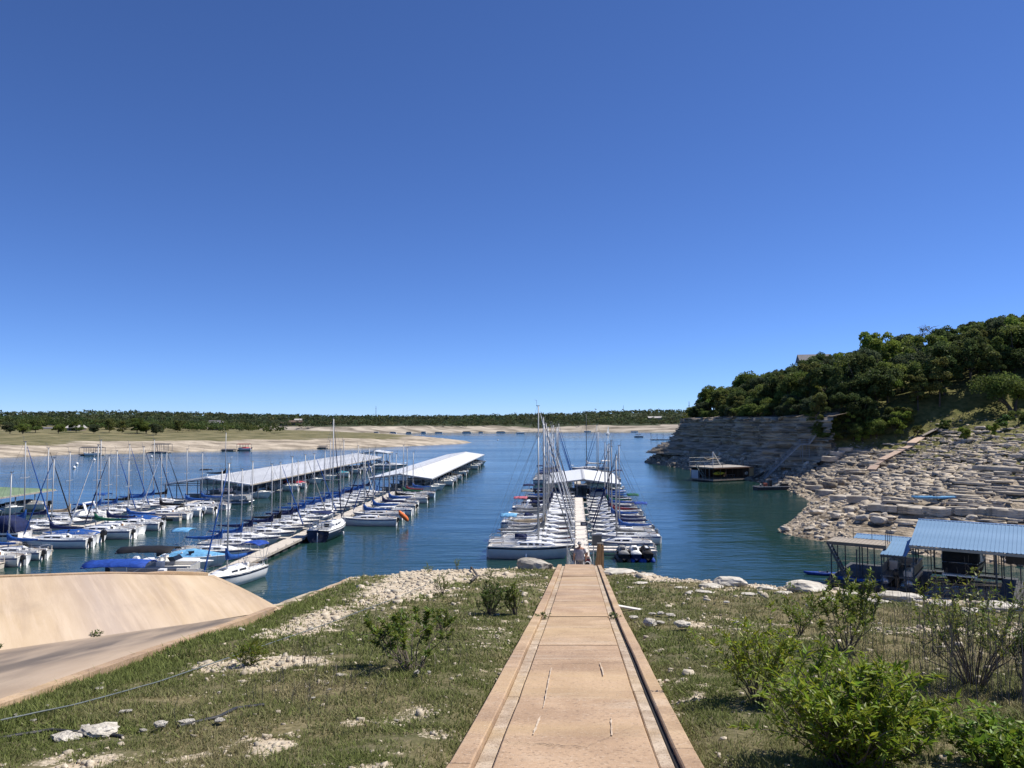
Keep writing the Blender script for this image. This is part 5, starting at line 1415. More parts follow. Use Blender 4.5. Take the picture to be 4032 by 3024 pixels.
def in_fh(o, x, y, z, rz, rx=0):
    c, s = math.cos(R(28)), math.sin(R(28)); o.location = (44.2 + x * c - y * s, 169.5 + x * s + y * c, z); o.rotation_euler = (rx, 0, R(28) + rz)
o = make_kayak(3.6, 'orange'); in_fh(o, 2.0, .7, 1.75, 0, R(80)); tag(o, 'yellow kayak hung on its side in the floating house', 'kayak')
yel = M('canvas_yellow', (.62, .47, .03), .5); setmat(part(o, 'hull')[0], yel)
bt = MB(); 
tb = empty('table', (0, 0, 0)); in_fh(tb, 7.2, 2.2, .5, 0); MB().box((0, 0, .75), (1.9, .8, .06)).build('table_top', greyw, tb)
for x in (-.8, .8):
    for y in (-.3, .3): MB().tube([(x, y, 0), (x, y, .75)], .035, 5).build('leg', postm, tb)
tag(tb, 'long table standing inside the floating house', 'table')

# work barge
bg_ = empty('work_barge', (50.4, 150.0, 0), R(12))
mb = MB(); rings = []
for x, w_, z0 in ((-3.5, .9, .2), (-3.1, 1.1, 0), (2.9, 1.1, 0), (3.5, 1.0, .25)): rings.append([(x, -w_, z0 - .2), (x, w_, z0 - .2), (x, w_, .62), (x, -w_, .62)])
mb.loft(rings).build('hull', M('barge_dark', (.03, .03, .035), .6, var=.3), bg_)
MB().box((0, -1.1, .66), (7.0, .12, .1)).box((0, 1.1, .66), (7.0, .12, .1)).build('gunwale', M('barge_rim', (.55, .53, .50), .6), bg_)
MB().box((-1.4, 0, .98), (.6, .6, .62)).build('red_bin', M('bin_red', (.36, .09, .05), .6), bg_); MB().box((2.6, 0, .92), (1.3, 1.0, .5)).build('engine_box', blackp, bg_)
MB().box((-.3, .2, 1.25), (.6, .7, 1.2)).build('console', blackp, bg_); MB().bar((.6, -.3, .7), (1.7, .1, 1.0), .5, .15).build('tarp_roll', COV['grey'], bg_)
MB().tube([(1.8, 0, .7), (3.2, .2, 3.3)], .06, 5).build('spud_pole', blackp, bg_); MB().tube([(-2.2, 0, .7), (-2.4, .1, .95), (-2.1, .2, 1.1)], .22, 6).build('rope_coil', COV['grey'], bg_)
tag(bg_, 'black flat work barge with red bin nosed onto the rocks', 'barge')

# stairway up the cliff notch
def stairway(name, label, a, b, wd, mat, rails=True):
    root = empty(name); a = Vector(a); b = Vector(b); d = b - a; h = Vector((d.x, d.y, 0)); L_ = h.length; h.normalize(); sd_ = Vector((-h.y, h.x, 0)) * wd / 2
    for s in (-1, 1):
        MB().bar(a + sd_ * s, b + sd_ * s, .09, .28).build('stringer', mat, root)
    n = max(3, int(abs(d.z) / .24)) if abs(d.z) > .5 else 3
    tm_ = MB().box((0, 0, 0), (.32 if abs(d.z) > .5 else L_ / 3, wd, .05), rz=math.atan2(h.y, h.x)).mesh('tread')
    for i in range(n + 1): o = link('tread', tm_, mat, root); o.location = a + d * (i / n) + Vector((0, 0, .1))
    if rails:
        k = max(2, int(L_ / 2.2))
        for s in (-1, 1):
            for i in range(k + 1): q = a + d * (i / k) + sd_ * s; MB().tube([q, q + Vector((0, 0, 1.05))], .035, 5).build('rail_post', mat, root)
            for hh in (.55, 1.05): MB().tube([a + sd_ * s + Vector((0, 0, hh)), b + sd_ * s + Vector((0, 0, hh))], .03, 5).build('handrail', mat, root)
    tag(root, label, 'stairs', 'stairs up the cliff'); return root
galvs = M('stair_steel', (.28, .30, .31), .6, var=.2, metal=.2)
stairway('stairway', 'lower steel stairway from the floating house up the rocks', (54.9, 168.2, .8), (62.2, 166.5, 8.3), 1.1, galvs)
ld = stairway('stair_landing', 'railed steel landing between the two cliff stairways', (62.2, 166.5, 8.35), (64.0, 166.1, 8.36), 1.6, galvs)
for x in (62.4, 63.8):
    for y in (165.6, 167.0): MB().tube([(x, y, 2.0), (x, y, 8.3)], .07, 5).build('leg', galvs, ld)
stairway('stairway', 'upper steel stairway from the landing to the wooded cliff top', (64.0, 166.0, 8.4), (67.4, 164.6, 13.4), 1.1, galvs)
stairway('ramp_plank', 'dark gangplank sloping from the floating house to the rubble shore', (53.8, 172.0, .5), (55.6, 169.6, 2.2), .9, M('gangplank_dark', (.05, .045, .04), .8), False)

# ------------------------------------------------------------------ gangway to the middle walkway, post, people
gw = empty('gangway', (0, 0, 0)); G0 = Vector((3.22, 36.62, 6.12)); G1 = Vector((5.32, 57.0, .72)); gd = G1 - G0; gs = Vector((.995, -.10, 0)) * .62
n = 40; tmm = MB().box((0, 0, 0), (1.24, .46, .05), rz=-.10, rx=math.atan2(gd.z, 20.5)).mesh('board')
for i in range(n): o = link('board', tmm, dockp, gw); o.location = G0 + gd * ((i + .5) / n)
alr = M('rail_aluminium', (.40, .45, .48), .4, var=.1, metal=.4)
for s in (-1, 1):
    MB().bar(G0 + gs * s - Vector((0, 0, .1)), G1 + gs * s - Vector((0, 0, .1)), .07, .22).build('side_beam', alr, gw)
    for hh in (.55, 1.05): MB().tube([G0 + gs * s + Vector((0, 0, hh)), G1 + gs * s + Vector((0, 0, hh))], .028, 6).build('handrail', alr, gw)
    for i in range(11): q = G0 + gd * (i / 10) + gs * s; MB().tube([q, q + Vector((0, 0, 1.05))], .025, 5).build('rail_post', alr, gw)
tag(gw, 'aluminium railed gangway from the path end down to the middle walkway', 'gangway')
wp = empty('wooden_post', (4.28, 37.8, 0))
pw_ = M('post_wood', (.20, .12, .055), .85, c2=(.34, .22, .11), scale=3, stretch=(4, 4, .6), bump=.01, bscale=15)
mb = MB(); rings = []
for z, a, b in ((4.4, -.24, .06), (6.2, -.24, .06), (6.35, -.21, .06), (6.55, -.16, .06), (6.95, -.135, .06), (7.10, -.10, .06), (7.12, -.06, .05)): rings.append([(a, -.14, z), (b, -.14, z), (b, .12, z), (a, .12, z)])
mb.loft(rings).build('main_timber', pw_, wp)
MB().box((.135, 0, 5.72), (.09, .2, 2.64)).build('side_timber', pw_, wp); MB().box((.02, .0, 7.12), (.30, .24, .04)).build('cap', M('post_cap', (.18, .17, .15), .8), wp)
tag(wp, 'rough brown timber post at the right end of the path', 'post')

skin = M('skin', (.34, .17, .11), .6, var=.06); shirt = M('shirt_grey', (.19, .18, .215), .85, c2=(.25, .24, .28), scale=6, bump=.02, bscale=9); trous = M('trousers_grey', (.15, .135, .13), .9, c2=(.20, .18, .175), scale=6, bump=.02, bscale=8)
def limb(mb, pts, rs, n=8): return mb.tube(pts, rs, n)
def skinned(name, verts, edges, rad, mat, parent):
    me = bpy.data.meshes.new(name); me.from_pydata(verts, edges, []); o = link(name, me, None, None)
    md = o.modifiers.new('s', 'SKIN'); md.use_smooth_shade = True
    sv = me.skin_vertices[0].data
    for i, r_ in enumerate(rad): sv[i].radius = r_ if hasattr(r_, '__len__') else (r_, r_)
    sv[0].use_root = True
    m2 = o.modifiers.new('u', 'SUBSURF'); m2.levels = 1; m2.render_levels = 1
    bpy.context.view_layer.update()
    m3 = bpy.data.meshes.new_from_object(o.evaluated_get(bpy.context.evaluated_depsgraph_get()))
    bpy.data.objects.remove(o); bpy.data.meshes.remove(me)
    m3.materials.clear(); return link(name, m3, mat, parent)

def make_person(h, x, y, z, face, shirt_m, trous_m, hat=None, hair=None, arms=None, build=1.0, sleeves='short'):
    """standing figure built round a skeleton, front along +y, pelvis root"""
    root = empty('person', (x, y, z), face); k = h / 1.78; b = build
    V = [(0, 0, .95), (0, .0, 1.15), (0, -.02, 1.35), (0, -.01, 1.47), (0, .01, 1.54), (0, .02, 1.60), (0, .025, 1.68), (0, .02, 1.755)]
    Rr = [(.17 * b, .12 * b), (.165 * b, .13 * b), (.19 * b, .125 * b), (.12 * b, .08), (.058, .055), (.07, .085), (.078, .095), (.055, .07)]
    E = [(i, i + 1) for i in range(7)]
    def chain(st, pts):
        p = st
        for q, r_ in pts: V.append(q); Rr.append(r_); E.append((p, len(V) - 1)); p = len(V) - 1
    for s in (-1, 1):
        f = .06 * s
        chain(0, [((s * .10, 0, .88), (.10 * b, .10 * b)), ((s * .11, .03 + f, .50), .065), ((s * .11, -.01 + f, .30), .058), ((s * .11, -.03 + f, .09), .04), ((s * .115, .06 + f, .04), (.045, .04)), ((s * .12, .17 + f, .03), (.04, .028))])
        A = arms[0 if s < 0 else 1]
        chain(3, [((s * .20 * b, -.01, 1.43), .062 * b), (A[0], .048), (A[1], .036), (A[2], (.022, .04))])
    body = skinned('body', [(p[0] * k, p[1] * k, p[2] * k) for p in V], E, [((r_, r_) if not hasattr(r_, '__len__') else r_) for r_ in [tuple(q * k for q in r_) if hasattr(r_, '__len__') else r_ * k for r_ in Rr]], skin, root)
    # clothes follow the body
    c = MB(); el = lambda cx, cy, cz, rx, ry: [(k * (cx + rx * math.cos(t)), k * (cy + ry * math.sin(t)), k * cz) for t in np.linspace(0, 2 * math.pi, 13)[:-1]]
    c.loft([el(0, 0, .86, .215 * b, .165 * b), el(0, 0, .98, .212 * b, .17 * b), el(0, 0, 1.15, .205 * b, .165 * b), el(0, -.015, 1.32, .225 * b, .15 * b), el(0, -.015, 1.42, .205 * b, .115 * b), el(0, 0, 1.48, .10, .08), el(0, 0, 1.51, .07, .065)], True, True)
    for s in (-1, 1):
        A = arms[0 if s < 0 else 1]; sh = Vector((s * .19 * b, -.01, 1.435)); e_ = Vector(A[0])
        en = sh.lerp(e_, .85) if sleeves == 'short' else Vector(A[1])
        mids_ = [sh, sh.lerp(e_, .4), sh.lerp(e_, .85)] if sleeves == 'short' else [sh, sh.lerp(e_, .5), e_, Vector(A[1])]
        c.tube([p * k for p in mids_], [.082 * k * b, .078 * k, .080 * k] if sleeves == 'short' else [.08 * k, .07 * k, .06 * k, .05 * k], 9)
    c.build('shirt', shirt_m, root, smooth=True)
    t_ = MB(); t_.loft([el(0, 0, .80, .20 * b, .15 * b), el(0, 0, .90, .205 * b, .158 * b), el(0, 0, 1.0, .195 * b, .155 * b)], True, True)
    for s in (-1, 1):
        f = .06 * s
        t_.loft([el(s * .095, 0, .86, .115 * b, .13 * b), el(s * .10, .03 + f, .50, .10, .105), el(s * .105, 0 + f, .28, .092, .095), el(s * .105, -.02 + f, .07, .088, .09)], True, True)
    t_.build('trousers', trous_m, root, smooth=True)
    for s in (-1, 1):
        f = .06 * s; MB().ell((s * .115 * k, (.07 + f) * k, .05 * k), (.055 * k, .15 * k, .05 * k), 8, 5).build('shoe', blackp, root, smooth=True)
        A = arms[0 if s < 0 else 1]; hnd = Vector(A[2]); fg = MB()
        for i in range(4):
            q = hnd + Vector((0, -.03 + .02 * i, -.02)); fg.tube([q * k, (q + Vector((-s * .01, 0, -.045))) * k, (q + Vector((-s * .03, 0, -.075 - .008 * (i in (1, 2))))) * k], [.010 * k, .009 * k, .006 * k], 5)
        q = hnd + Vector((0, .04, .01)); fg.tube([q * k, (q + Vector((-s * .015, .02, -.035))) * k, (q + Vector((-s * .03, .015, -.055))) * k], [.011 * k, .010 * k, .007 * k], 5)
        fg.build('fingers', skin, root)
    fc = MB(); fc.tube([(0, .105 * k, 1.69 * k), (0, .135 * k, 1.655 * k), (0, .11 * k, 1.645 * k)], [.008, .016, .012], 6).build('nose', skin, root)
    ey = MB()
    for s in (-1, 1): ey.ell((s * .032 * k, .105 * k, 1.695 * k), (.014, .010, .010), 6, 4)
    ey.box((0, .112 * k, 1.615 * k), (.05, .012, .008)).build('eyes_and_mouth', M('eye_dark', (.05, .025, .02), .5), root)
    er = MB()
    for s in (-1, 1): er.ell((s * .082 * k, .01 * k, 1.67 * k), (.012, .022, .034), 6, 5)
    er.build('ears', skin, root)
    if hair: MB().ell((0, -.005 * k, 1.715 * k), (.088 * k, .102 * k, .085 * k), 10, 6).build('hair', hair, root, smooth=True)
    if hat:
        ht = MB(); ht.loft([el(0, .01, 1.71, .165, .175), el(0, .01, 1.725, .10, .115), el(0, .01, 1.80, .092, .105), el(0, .01, 1.83, .06, .07)], True, True); ht.build('hat', hat, root, smooth=True)
    return root
gz_ = lambda y: 6.12 + gd.z * (y - 36.62) / gd.y + .03
mx, my = 3.66, 42.0
man = make_person(1.80, mx, my, gz_(my), 0.03, shirt, trous, hat=M('hat_grey', (.36, .34, .32), .8), hair=M('hair_grey', (.20, .18, .16), .8), build=1.16,
                  arms=[[(-.30, -.03, 1.16), (-.31, .02, .90), (-.31, .03, .82)], [(.31, -.02, 1.16), (.33, .0, .90), (.34, .01, .82)]])
tag(man, 'person in grey shirt, grey trousers and brimmed hat walking down the gangway', 'person', 'people on the gangway')
kid = make_person(1.38, 4.16, 43.2, gz_(43.2), -.05, M('shirt_white', (.62, .62, .62), .85), M('trousers_dark', (.05, .05, .06), .9), hair=M('hair_brown', (.17, .085, .045), .8),
                  arms=[[(-.28, -.01, 1.16), (-.29, .04, .92), (-.29, .05, .84)], [(.28, -.01, 1.16), (.33, .10, .95), (.34, .14, .88)]], sleeves='long')
tag(kid, 'shorter person with brown hair and white top wearing a backpack', 'person', 'people on the gangway')
bp_ = empty('backpack', (4.16, 43.0, gz_(43.2))); bk = MB(); rings = []
for z, w_, d in ((.72, .13, .10), (.76, .15, .13), (.95, .155, .14), (1.08, .13, .11), (1.12, .08, .06)): rings.append([(-w_, .05, z), (-w_ * .9, -d, z), (w_ * .9, -d, z), (w_, .05, z)])
bk.loft(rings).build('bag', M('pack_black', (.02, .018, .02), .7), bp_); MB().box((0, -.10, 1.0), (.27, .10, .16), rx=R(-12)).build('flap', M('pack_maroon', (.14, .015, .03), .7), bp_)
for s in (-1, 1): MB().tube([(s * .10, -.02, 1.08), (s * .11, .06, 1.16), (s * .12, .20, 1.10)], .022, 5).build('strap', blackp, bp_)
tag(bp_, 'black and maroon backpack worn by the shorter person', 'backpack')
bgo = MB(); rings = []
for z, w_ in ((.80, .03), (.72, .05), (.60, .13), (.42, .16), (.34, .12)): rings.append([(w_ * math.cos(t) * (1 + .15 * math.sin(3 * t)), w_ * .7 * math.sin(t), z) for t in np.linspace(0, 6.28, 10)[:-1]])
sb = empty('shopping_bag', (mx - .36, my, gz_(my))); bgo.loft(rings).build('bag', M('bag_plastic', (.42, .46, .44), .4), sb, smooth=True)
MB().tube([(-.03, 0, .78), (0, 0, .86), (.04, 0, .78)], .012, 5).build('handle', M('bag_plastic', ()), sb) if False else MB().tube([(-.03, 0, .78), (0, 0, .86), (.04, 0, .78)], .012, 5).build('handle', MATS['bag_plastic'], sb)
tag(sb, 'pale plastic shopping bag in the left hand of the person in a hat', 'bag')
cl_ = empty('cooler', (mx + .42, my + .05, gz_(my))); MB().box((0, 0, .36), (.34, .26, .30)).build('body', M('cooler_dark', (.05, .05, .06), .5), cl_)
MB().box((0, 0, .53), (.36, .28, .05)).build('lid', gel, cl_); MB().tube([(-.15, 0, .55), (-.13, 0, .72), (0, 0, .77), (.13, 0, .72), (.15, 0, .55)], .02, 6).build('handle', gel, cl_)
tag(cl_, 'small cooler with white lid and loop handle carried by the person in a hat', 'cooler')
# ================================================================== VEGETATION AND ROCKS
nrg = np.random.default_rng(5)
def leaf_quads(P, size, up=.35, rng=nrg):
    """one small folded leaf spray (2 triangles) per point, random facing"""
    n = len(P)
    a = rng.normal(size=(n, 3)); a /= np.linalg.norm(a, axis=1)[:, None]
    b = rng.normal(size=(n, 3)); b[:, 2] += up; b -= (b * a).sum(1)[:, None] * a; b /= np.linalg.norm(b, axis=1)[:, None]
    s = size * rng.uniform(.6, 1.35, n)[:, None]
    c = np.cross(a, b)
    V = np.stack([P - a * s * .5, P + b * s * .38 + c * s * .1, P + a * s * .5, P - b * s * .38 + c * s * .1], 1).reshape(-1, 3)
    i = np.arange(n) * 4
    F = np.concatenate([np.stack([i, i + 1, i + 2], 1), np.stack([i, i + 2, i + 3], 1)])
    return V, F

def crown(seed, n_lobes, leaves, size, rx, rz, zc, flat=1.0, hue=.25):
    rng = np.random.default_rng(seed); P = []; T = []; C = []
    for i in range(n_lobes):
        a = rng.uniform(0, 6.28); r_ = rx * math.sqrt(rng.uniform(0, 1)) * .82; zz = zc + rz * rng.uniform(-.75, .85) * math.sqrt(max(0, 1 - (r_ / rx) ** 2) + .08)
        c = np.array([r_ * math.cos(a), r_ * math.sin(a), zz]); C.append(c)
        lr = rng.uniform(.20, .40) * rx
        d = rng.normal(size=(leaves, 3)); d /= np.linalg.norm(d, axis=1)[:, None]
        rad = rng.uniform(.45, 1.08, leaves) ** .6
        d[:, 2] = np.where(d[:, 2] < -.45, -d[:, 2] * .6, d[:, 2])
        P.append(c + d * rad[:, None] * np.array([lr, lr, lr * .85]))
        k = rng.uniform(1 - hue, 1 + hue)
        t = np.stack([np.full(leaves, k * rng.uniform(.9, 1.15)), np.full(leaves, k), np.full(leaves, k * .9)], 1) * rng.uniform(.75, 1.25, leaves)[:, None]
        T.append(t)
    P = np.concatenate(P); T = np.concatenate(T)
    V, F = leaf_quads(P, size, rng=rng)
    return V, F, np.repeat(T, 4, 0), C

leaf_dark = foliage_mat('leaf_oak_dark', (.082, .112, .042), .40)
leaf_mid = foliage_mat('leaf_oak', (.115, .155, .046), .40)
leaf_bright = foliage_mat('leaf_elm_bright', (.19, .26, .055), .42)
leaf_olive = foliage_mat('leaf_olive', (.155, .175, .06), .40)
leaf_grey = foliage_mat('leaf_juniper_grey', (.085, .108, .058), .36)
leaf_fresh = foliage_mat('leaf_oak_fresh', (.14, .19, .05), .42)
leaf_willow = foliage_mat('leaf_willow', (.20, .29, .036), .45, .45, .3)
leaf_shrub = foliage_mat('leaf_shrub', (.15, .21, .04), .40, .45, .25)
leaf_deep = foliage_mat('leaf_deep', (.085, .14, .04), .38, .45, .2)
grassm = foliage_mat('grass_blade', (1, 1, 1), .30, .6)
barkm = M('bark', (.055, .045, .036), .95, c2=(.12, .10, .085), scale=4, bump=.03, bscale=12)
barkg = M('bark_grey', (.17, .155, .14), .95, c2=(.28, .26, .235), scale=4)
twig = M('twig', (.10, .075, .055), .9, c2=(.19, .155, .125), scale=9)

def trunk_mesh(C, seed, base_r, fork=.35, lean=0):
    rg_ = random.Random(seed); mb = MB(); zmax = max(c[2] for c in C)
    f = Vector((lean * .4, rg_.uniform(-.2, .2), zmax * fork))
    mb.tube([(0, 0, -.8), (0, 0, 0), (f.x * .5, f.y * .6, f.z * .55), f], [base_r * 1.5, base_r * 1.15, base_r * .9, base_r * .8], 7)
    for c in C[::2][:9]:
        c = Vector(c); m_ = f.lerp(c, .5) + Vector((rg_.uniform(-.4, .4), rg_.uniform(-.4, .4), rg_.uniform(-.3, .5)))
        mb.tube([f - Vector((0, 0, .2)), f.lerp(m_, .5) + Vector((0, 0, .15)), m_, c], [base_r * .55, base_r * .45, base_r * .3, base_r * .12], 5)
    return mb
TREES = []
for i, (nl, lv, sz, rx, rz, zc, m_, br) in enumerate([(30, 260, .36, 3.7, 2.9, 4.4, leaf_dark, .22), (32, 250, .36, 3.9, 3.2, 4.8, leaf_mid, .24), (28, 260, .33, 3.1, 3.6, 4.9, leaf_dark, .20), (34, 240, .37, 4.3, 2.9, 4.4, leaf_mid, .26), (26, 240, .32, 2.6, 3.7, 4.8, leaf_olive, .16), (32, 200, .36, 3.6, 3.6, 5.6, leaf_bright, .2)]):
    V, F, T, C = crown(100 + i, nl, lv, sz, rx, rz, zc)
    root = empty('tree'); cr_ = np_mesh('crown', V, F, m_, root, tint=T); trunk_mesh(C, i, br).build('trunk', barkm, root, smooth=True)
    TREES.append([root, False, cr_])
def put_tree(k, x, y, z, s, rz, label, group, cat='tree', sz=None):
    t = TREES[k]
    if not t[1]: t[1] = True; o = t[0]
    else: o = copy_tree(t[0])
    o.location = (x, y, z); o.scale = (s, s, sz or s); o.rotation_euler = (0, 0, rz); tag(o, label, cat, group); return o

edge = [hit(*p) for p in ((3150, 1690), (3230, 1735), (3330, 1742), (3440, 1725), (3540, 1685), (3700, 1652), (3830, 1634), (4040, 1612))]
line = [(p.x, p.y) for p in edge]
top = [(CS[i][0] + CN[i][0] * 12.3, CS[i][1] + CN[i][1] * 12.3) for i in range(10, len(CS) - 30, 12)]
WOOD = line + [(230, 150), (330, 260), (300, 400), (110, 345)] + top[::-1]
rg = random.Random(77); spots = []
for _ in range(9000):
    x = rg.uniform(50, 240); y = rg.uniform(130, 320)
    if x / y > .74: continue
    spots.append((x, y))
A_ = np.array(spots); sd_ = poly_sdf(A_[:, 0], A_[:, 1], WOOD)
dsh = -poly_sdf(A_[:, 0], A_[:, 1], RLAND); sd_ = np.where((A_[:, 0] / A_[:, 1] > .49) & (dsh < 40 + (A_[:, 0] / A_[:, 1] - .49) * 75) & (A_[:, 1] < 165), 1, sd_)
keep = []
for (x, y), d in zip(spots, sd_):
    if d > -.3: continue
    mn = 4.0 if d > -9 else (5.6 if d > -30 else 7.5)
    if all((x - a) ** 2 + (y - b) ** 2 > mn * mn for a, b, _ in keep): keep.append((x, y, d))
tnames = ['dark live oak', 'broad green live oak', 'tall dark juniper', 'wide spreading live oak', 'slender olive green tree', 'bright yellow green elm']
for (x, y, d) in keep:
    k = rg.choices(range(6), [5, 4, 4, 3, 3, 1.1])[0]; s = rg.uniform(.95, 1.42)
    if d > -4: s *= .68
    if y > 200 and x < 75: s *= .78
    z = float(hill_h(x, y, False)) - .1
    o_ = put_tree(k, x, y, z, s, rg.uniform(0, 6.28), tnames[k] + ' in the dense wood above the rocky slope and cliff', 'trees of the wood on the right hill', sz=s * rg.uniform(.85, 1.15))
    if k in (0, 1, 2, 3): setmat(part(o_, 'crown')[0], rg.choice({0: [leaf_dark, leaf_dark, leaf_grey], 2: [leaf_dark, leaf_grey], 1: [leaf_mid, leaf_mid, leaf_dark, leaf_fresh], 3: [leaf_mid, leaf_fresh, leaf_dark]}[k]))
# undergrowth along the cliff edge and the front of the wood
for i in range(70):
    if i < 36: j = rg.randrange(8, len(CS) - 34); x, y = CS[j] + CN[j] * rg.uniform(11.2, 13.5); z = max(float(hill_h(x, y, False)), 14.3) - .3
    else:
        t_ = rg.uniform(0, 4.2); a_, b_ = line[int(t_)], line[int(t_) + 1]; f_ = t_ - int(t_); x = a_[0] + (b_[0] - a_[0]) * f_ + rg.uniform(-.5, 2.5); y = a_[1] + (b_[1] - a_[1]) * f_ + rg.uniform(-.5, 3); z = float(hill_h(x, y, False)) - .4
    s = rg.uniform(.32, .62); put_tree(rg.choice([0, 1, 2, 3, 4, 5] if i > 36 else [0, 1, 2, 3]), x, y, z - .9 * s, s * 1.15, rg.uniform(0, 6.28), 'low shrub along the cliff edge under the wood' if i < 36 else 'low shrub along the front edge of the wood', 'undergrowth at the edge of the wood', 'shrub', sz=s)
# tall bright tree that stands above the rest, the bare one, and the big oak in the grass
p = hit(3470, 1560); p = Vector(((3470 - 2016) / FPX * 205, 205, 0)); p.z = float(hill_h(p.x, p.y, False))
put_tree(5, p.x, p.y, p.z, 1.55, 1.0, 'tallest bright green tree rising above the wood', None, sz=1.75)
q = Vector(((3672 - 2016) / FPX * 215, 215, 0)); q.z = float(hill_h(q.x, q.y, False))
V, F, T, C = crown(300, 14, 18, .45, 3.0, 3.4, 9.5); dt = empty('bare_tree', q); np_mesh('crown', V, F, leaf_olive, dt, tint=T)
mb = trunk_mesh(C, 9, .28, .5); rr_ = random.Random(3)
for c in C:
    for _ in range(7):
        e = Vector(c) + Vector((rr_.gauss(0, 1.3), rr_.gauss(0, 1.3), rr_.uniform(.1, 1.8))); mb.tube([Vector(c) - Vector((0, 0, .6)), Vector(c).lerp(e, .5) + Vector((0, 0, .2)), e], [.07, .05, .03], 4)
mb.build('trunk', barkg, dt); tag(dt, 'half bare grey branched tree sticking out of the wood top', 'tree')
p = hit(3981, 1640)
V, F, T, C = crown(400, 34, 260, .42, 6.4, 2.3, 5.6); ok = empty('oak_tree', p); np_mesh('crown', V, F, leaf_mid, ok, tint=T)
mb = MB(); mb.tube([(.6, 0, -.6), (.5, 0, .4), (-.2, 0, 1.6), (-.9, .1, 2.8), (-1.8, .2, 4.2)], [.6, .48, .40, .34, .2], 8).tube([(.6, 0, .2), (1.0, .1, 1.6), (1.1, 0, 2.8), (1.9, .1, 4.4)], [.42, .34, .28, .18], 7).tube([(-.6, 0, 2.2), (-2.4, -.4, 3.3), (-4.2, -.5, 4.2)], [.28, .2, .1], 6)
mb.build('trunk', barkm, ok, smooth=True); tag(ok, 'large spreading oak with dark forked trunk standing in the grass clearing', 'oak tree')

# bushes on the slope
def bush(px, py, w, label, mat, hk=.8, name='bush', seed=0, lobes=12, leaves=170, lean=0):
    p = hit(px, py); V, F, T, C = crown(500 + seed, lobes, leaves, .26, w / 2, w / 2 * hk, w / 2 * hk * .95, hue=.3)
    o = empty(name, p); np_mesh('foliage', V, F, mat, o, tint=T); trunk_mesh(C, seed, .06, .2).build('stem', barkm, o); tag(o, label, 'bush' if name != 'young_tree' else 'tree', 'bushes on the rocky slope'); return o
bush(3525, 1722, 4.4, 'large bright green round bush above the plank walkway', leaf_bright, .95, seed=1)
bush(3716, 1694, 2.8, 'dark green bush at the top end of the plank walkway', leaf_deep, .8, seed=2)
bush(3795, 1738, 2.6, 'two lobed bright green bush among rocks below the clearing', leaf_bright, 1.1, seed=3)
bush(3918, 1714, 2.2, 'small bright green bush below the big oak', leaf_bright, 1.1, seed=4)
bush(3348, 1720, 2.3, 'slender pale green young tree at the edge of the ledges', leaf_bright, 2.6, name='young_tree', seed=5, lobes=14)
bush(3395, 1744, 3.0, 'pale green upright shrub beside the slender young tree', leaf_bright, 1.1, seed=6)
bush(3400, 1700, 4.6, 'mid green leafy shrub in front of the wood edge', leaf_mid, .9, seed=7)
bush(3612, 1716, 2.4, 'olive green low bush in the grass beyond the round bush', leaf_olive, .9, seed=8)
bush(3255, 1690, 3.4, 'loose green shrub at the head of the cliff stairs', leaf_olive, 1.2, seed=9)
bush(3965, 1690, 3.4, 'dark shrub in the shade of the big oak', leaf_deep, .7, seed=10)
bush(4010, 1672, 3.2, 'bushy shrub beside the oak trunk', leaf_mid, .8, seed=11)
# clump of green at the cliff end
for i, (px, py, Y, w) in enumerate(((2700, 1660, 262, 4.5), (2712, 1670, 258, 3.6))):
    q = aty(px, py, Y); V, F, T, C = crown(600 + i, 10, 130, .32, w / 2, w * .5, w * .5); o = empty('bush', (q.x, q.y, q.z - 1.2)); np_mesh('foliage', V, F, leaf_olive, o, tint=T); trunk_mesh(C, 3, .08, .3).build('stem', barkm, o)
    tag(o, ['loose olive bush on the outer end of the cliff', 'smaller olive bush just below the cliff edge at its outer end'][i], 'bush')

# ------------------------------------------------------------------ slope rocks
def slabs_stuff(name, P, S, mat, parent, rng, flat=(.25, .6), ang=None, lx=(.9, 1.7)):
    n = len(P); base = np.array([(a, b, c) for c in (-1, 1) for a, b in ((-1, -1), (1, -1), (1, 1), (-1, 1))], float) * .5
    V = np.repeat(base[None], n, 0) * rng.uniform(.65, 1.25, (n, 8, 3))
    V[:, 4:, :2] *= rng.uniform(.55, 1.0, (n, 1, 2))
    V[:, :, 0] *= (S * rng.uniform(*lx, n))[:, None]; V[:, :, 1] *= (S * rng.uniform(.6, 1.1, n))[:, None]; V[:, :, 2] *= (S * rng.uniform(*flat, n))[:, None]
    ax = rng.normal(0, .22 if ang is None else .04, n); c, s = np.cos(ax)[:, None], np.sin(ax)[:, None]; y, z = V[:, :, 1].copy(), V[:, :, 2].copy(); V[:, :, 1] = y * c - z * s; V[:, :, 2] = y * s + z * c
    a = rng.uniform(0, 6.28, n) if ang is None else ang; c, s = np.cos(a)[:, None], np.sin(a)[:, None]; x, y = V[:, :, 0].copy(), V[:, :, 1].copy(); V[:, :, 0] = x * c - y * s; V[:, :, 1] = x * s + y * c
    V += P[:, None, :]
    f = np.array([(0, 3, 2, 1), (4, 5, 6, 7), (0, 1, 5, 4), (1, 2, 6, 5), (2, 3, 7, 6), (3, 0, 4, 7)])
    F = (f[None] + (np.arange(n) * 8)[:, None, None]).reshape(-1, 4)
    t = np.repeat(rng.uniform(.72, 1.12, n), 8)
    o = np_mesh(name, V.reshape(-1, 3), F, mat, parent, tint=np.stack([t, t * .99, t * .96], 1)); tag(o, kind='stuff'); return o
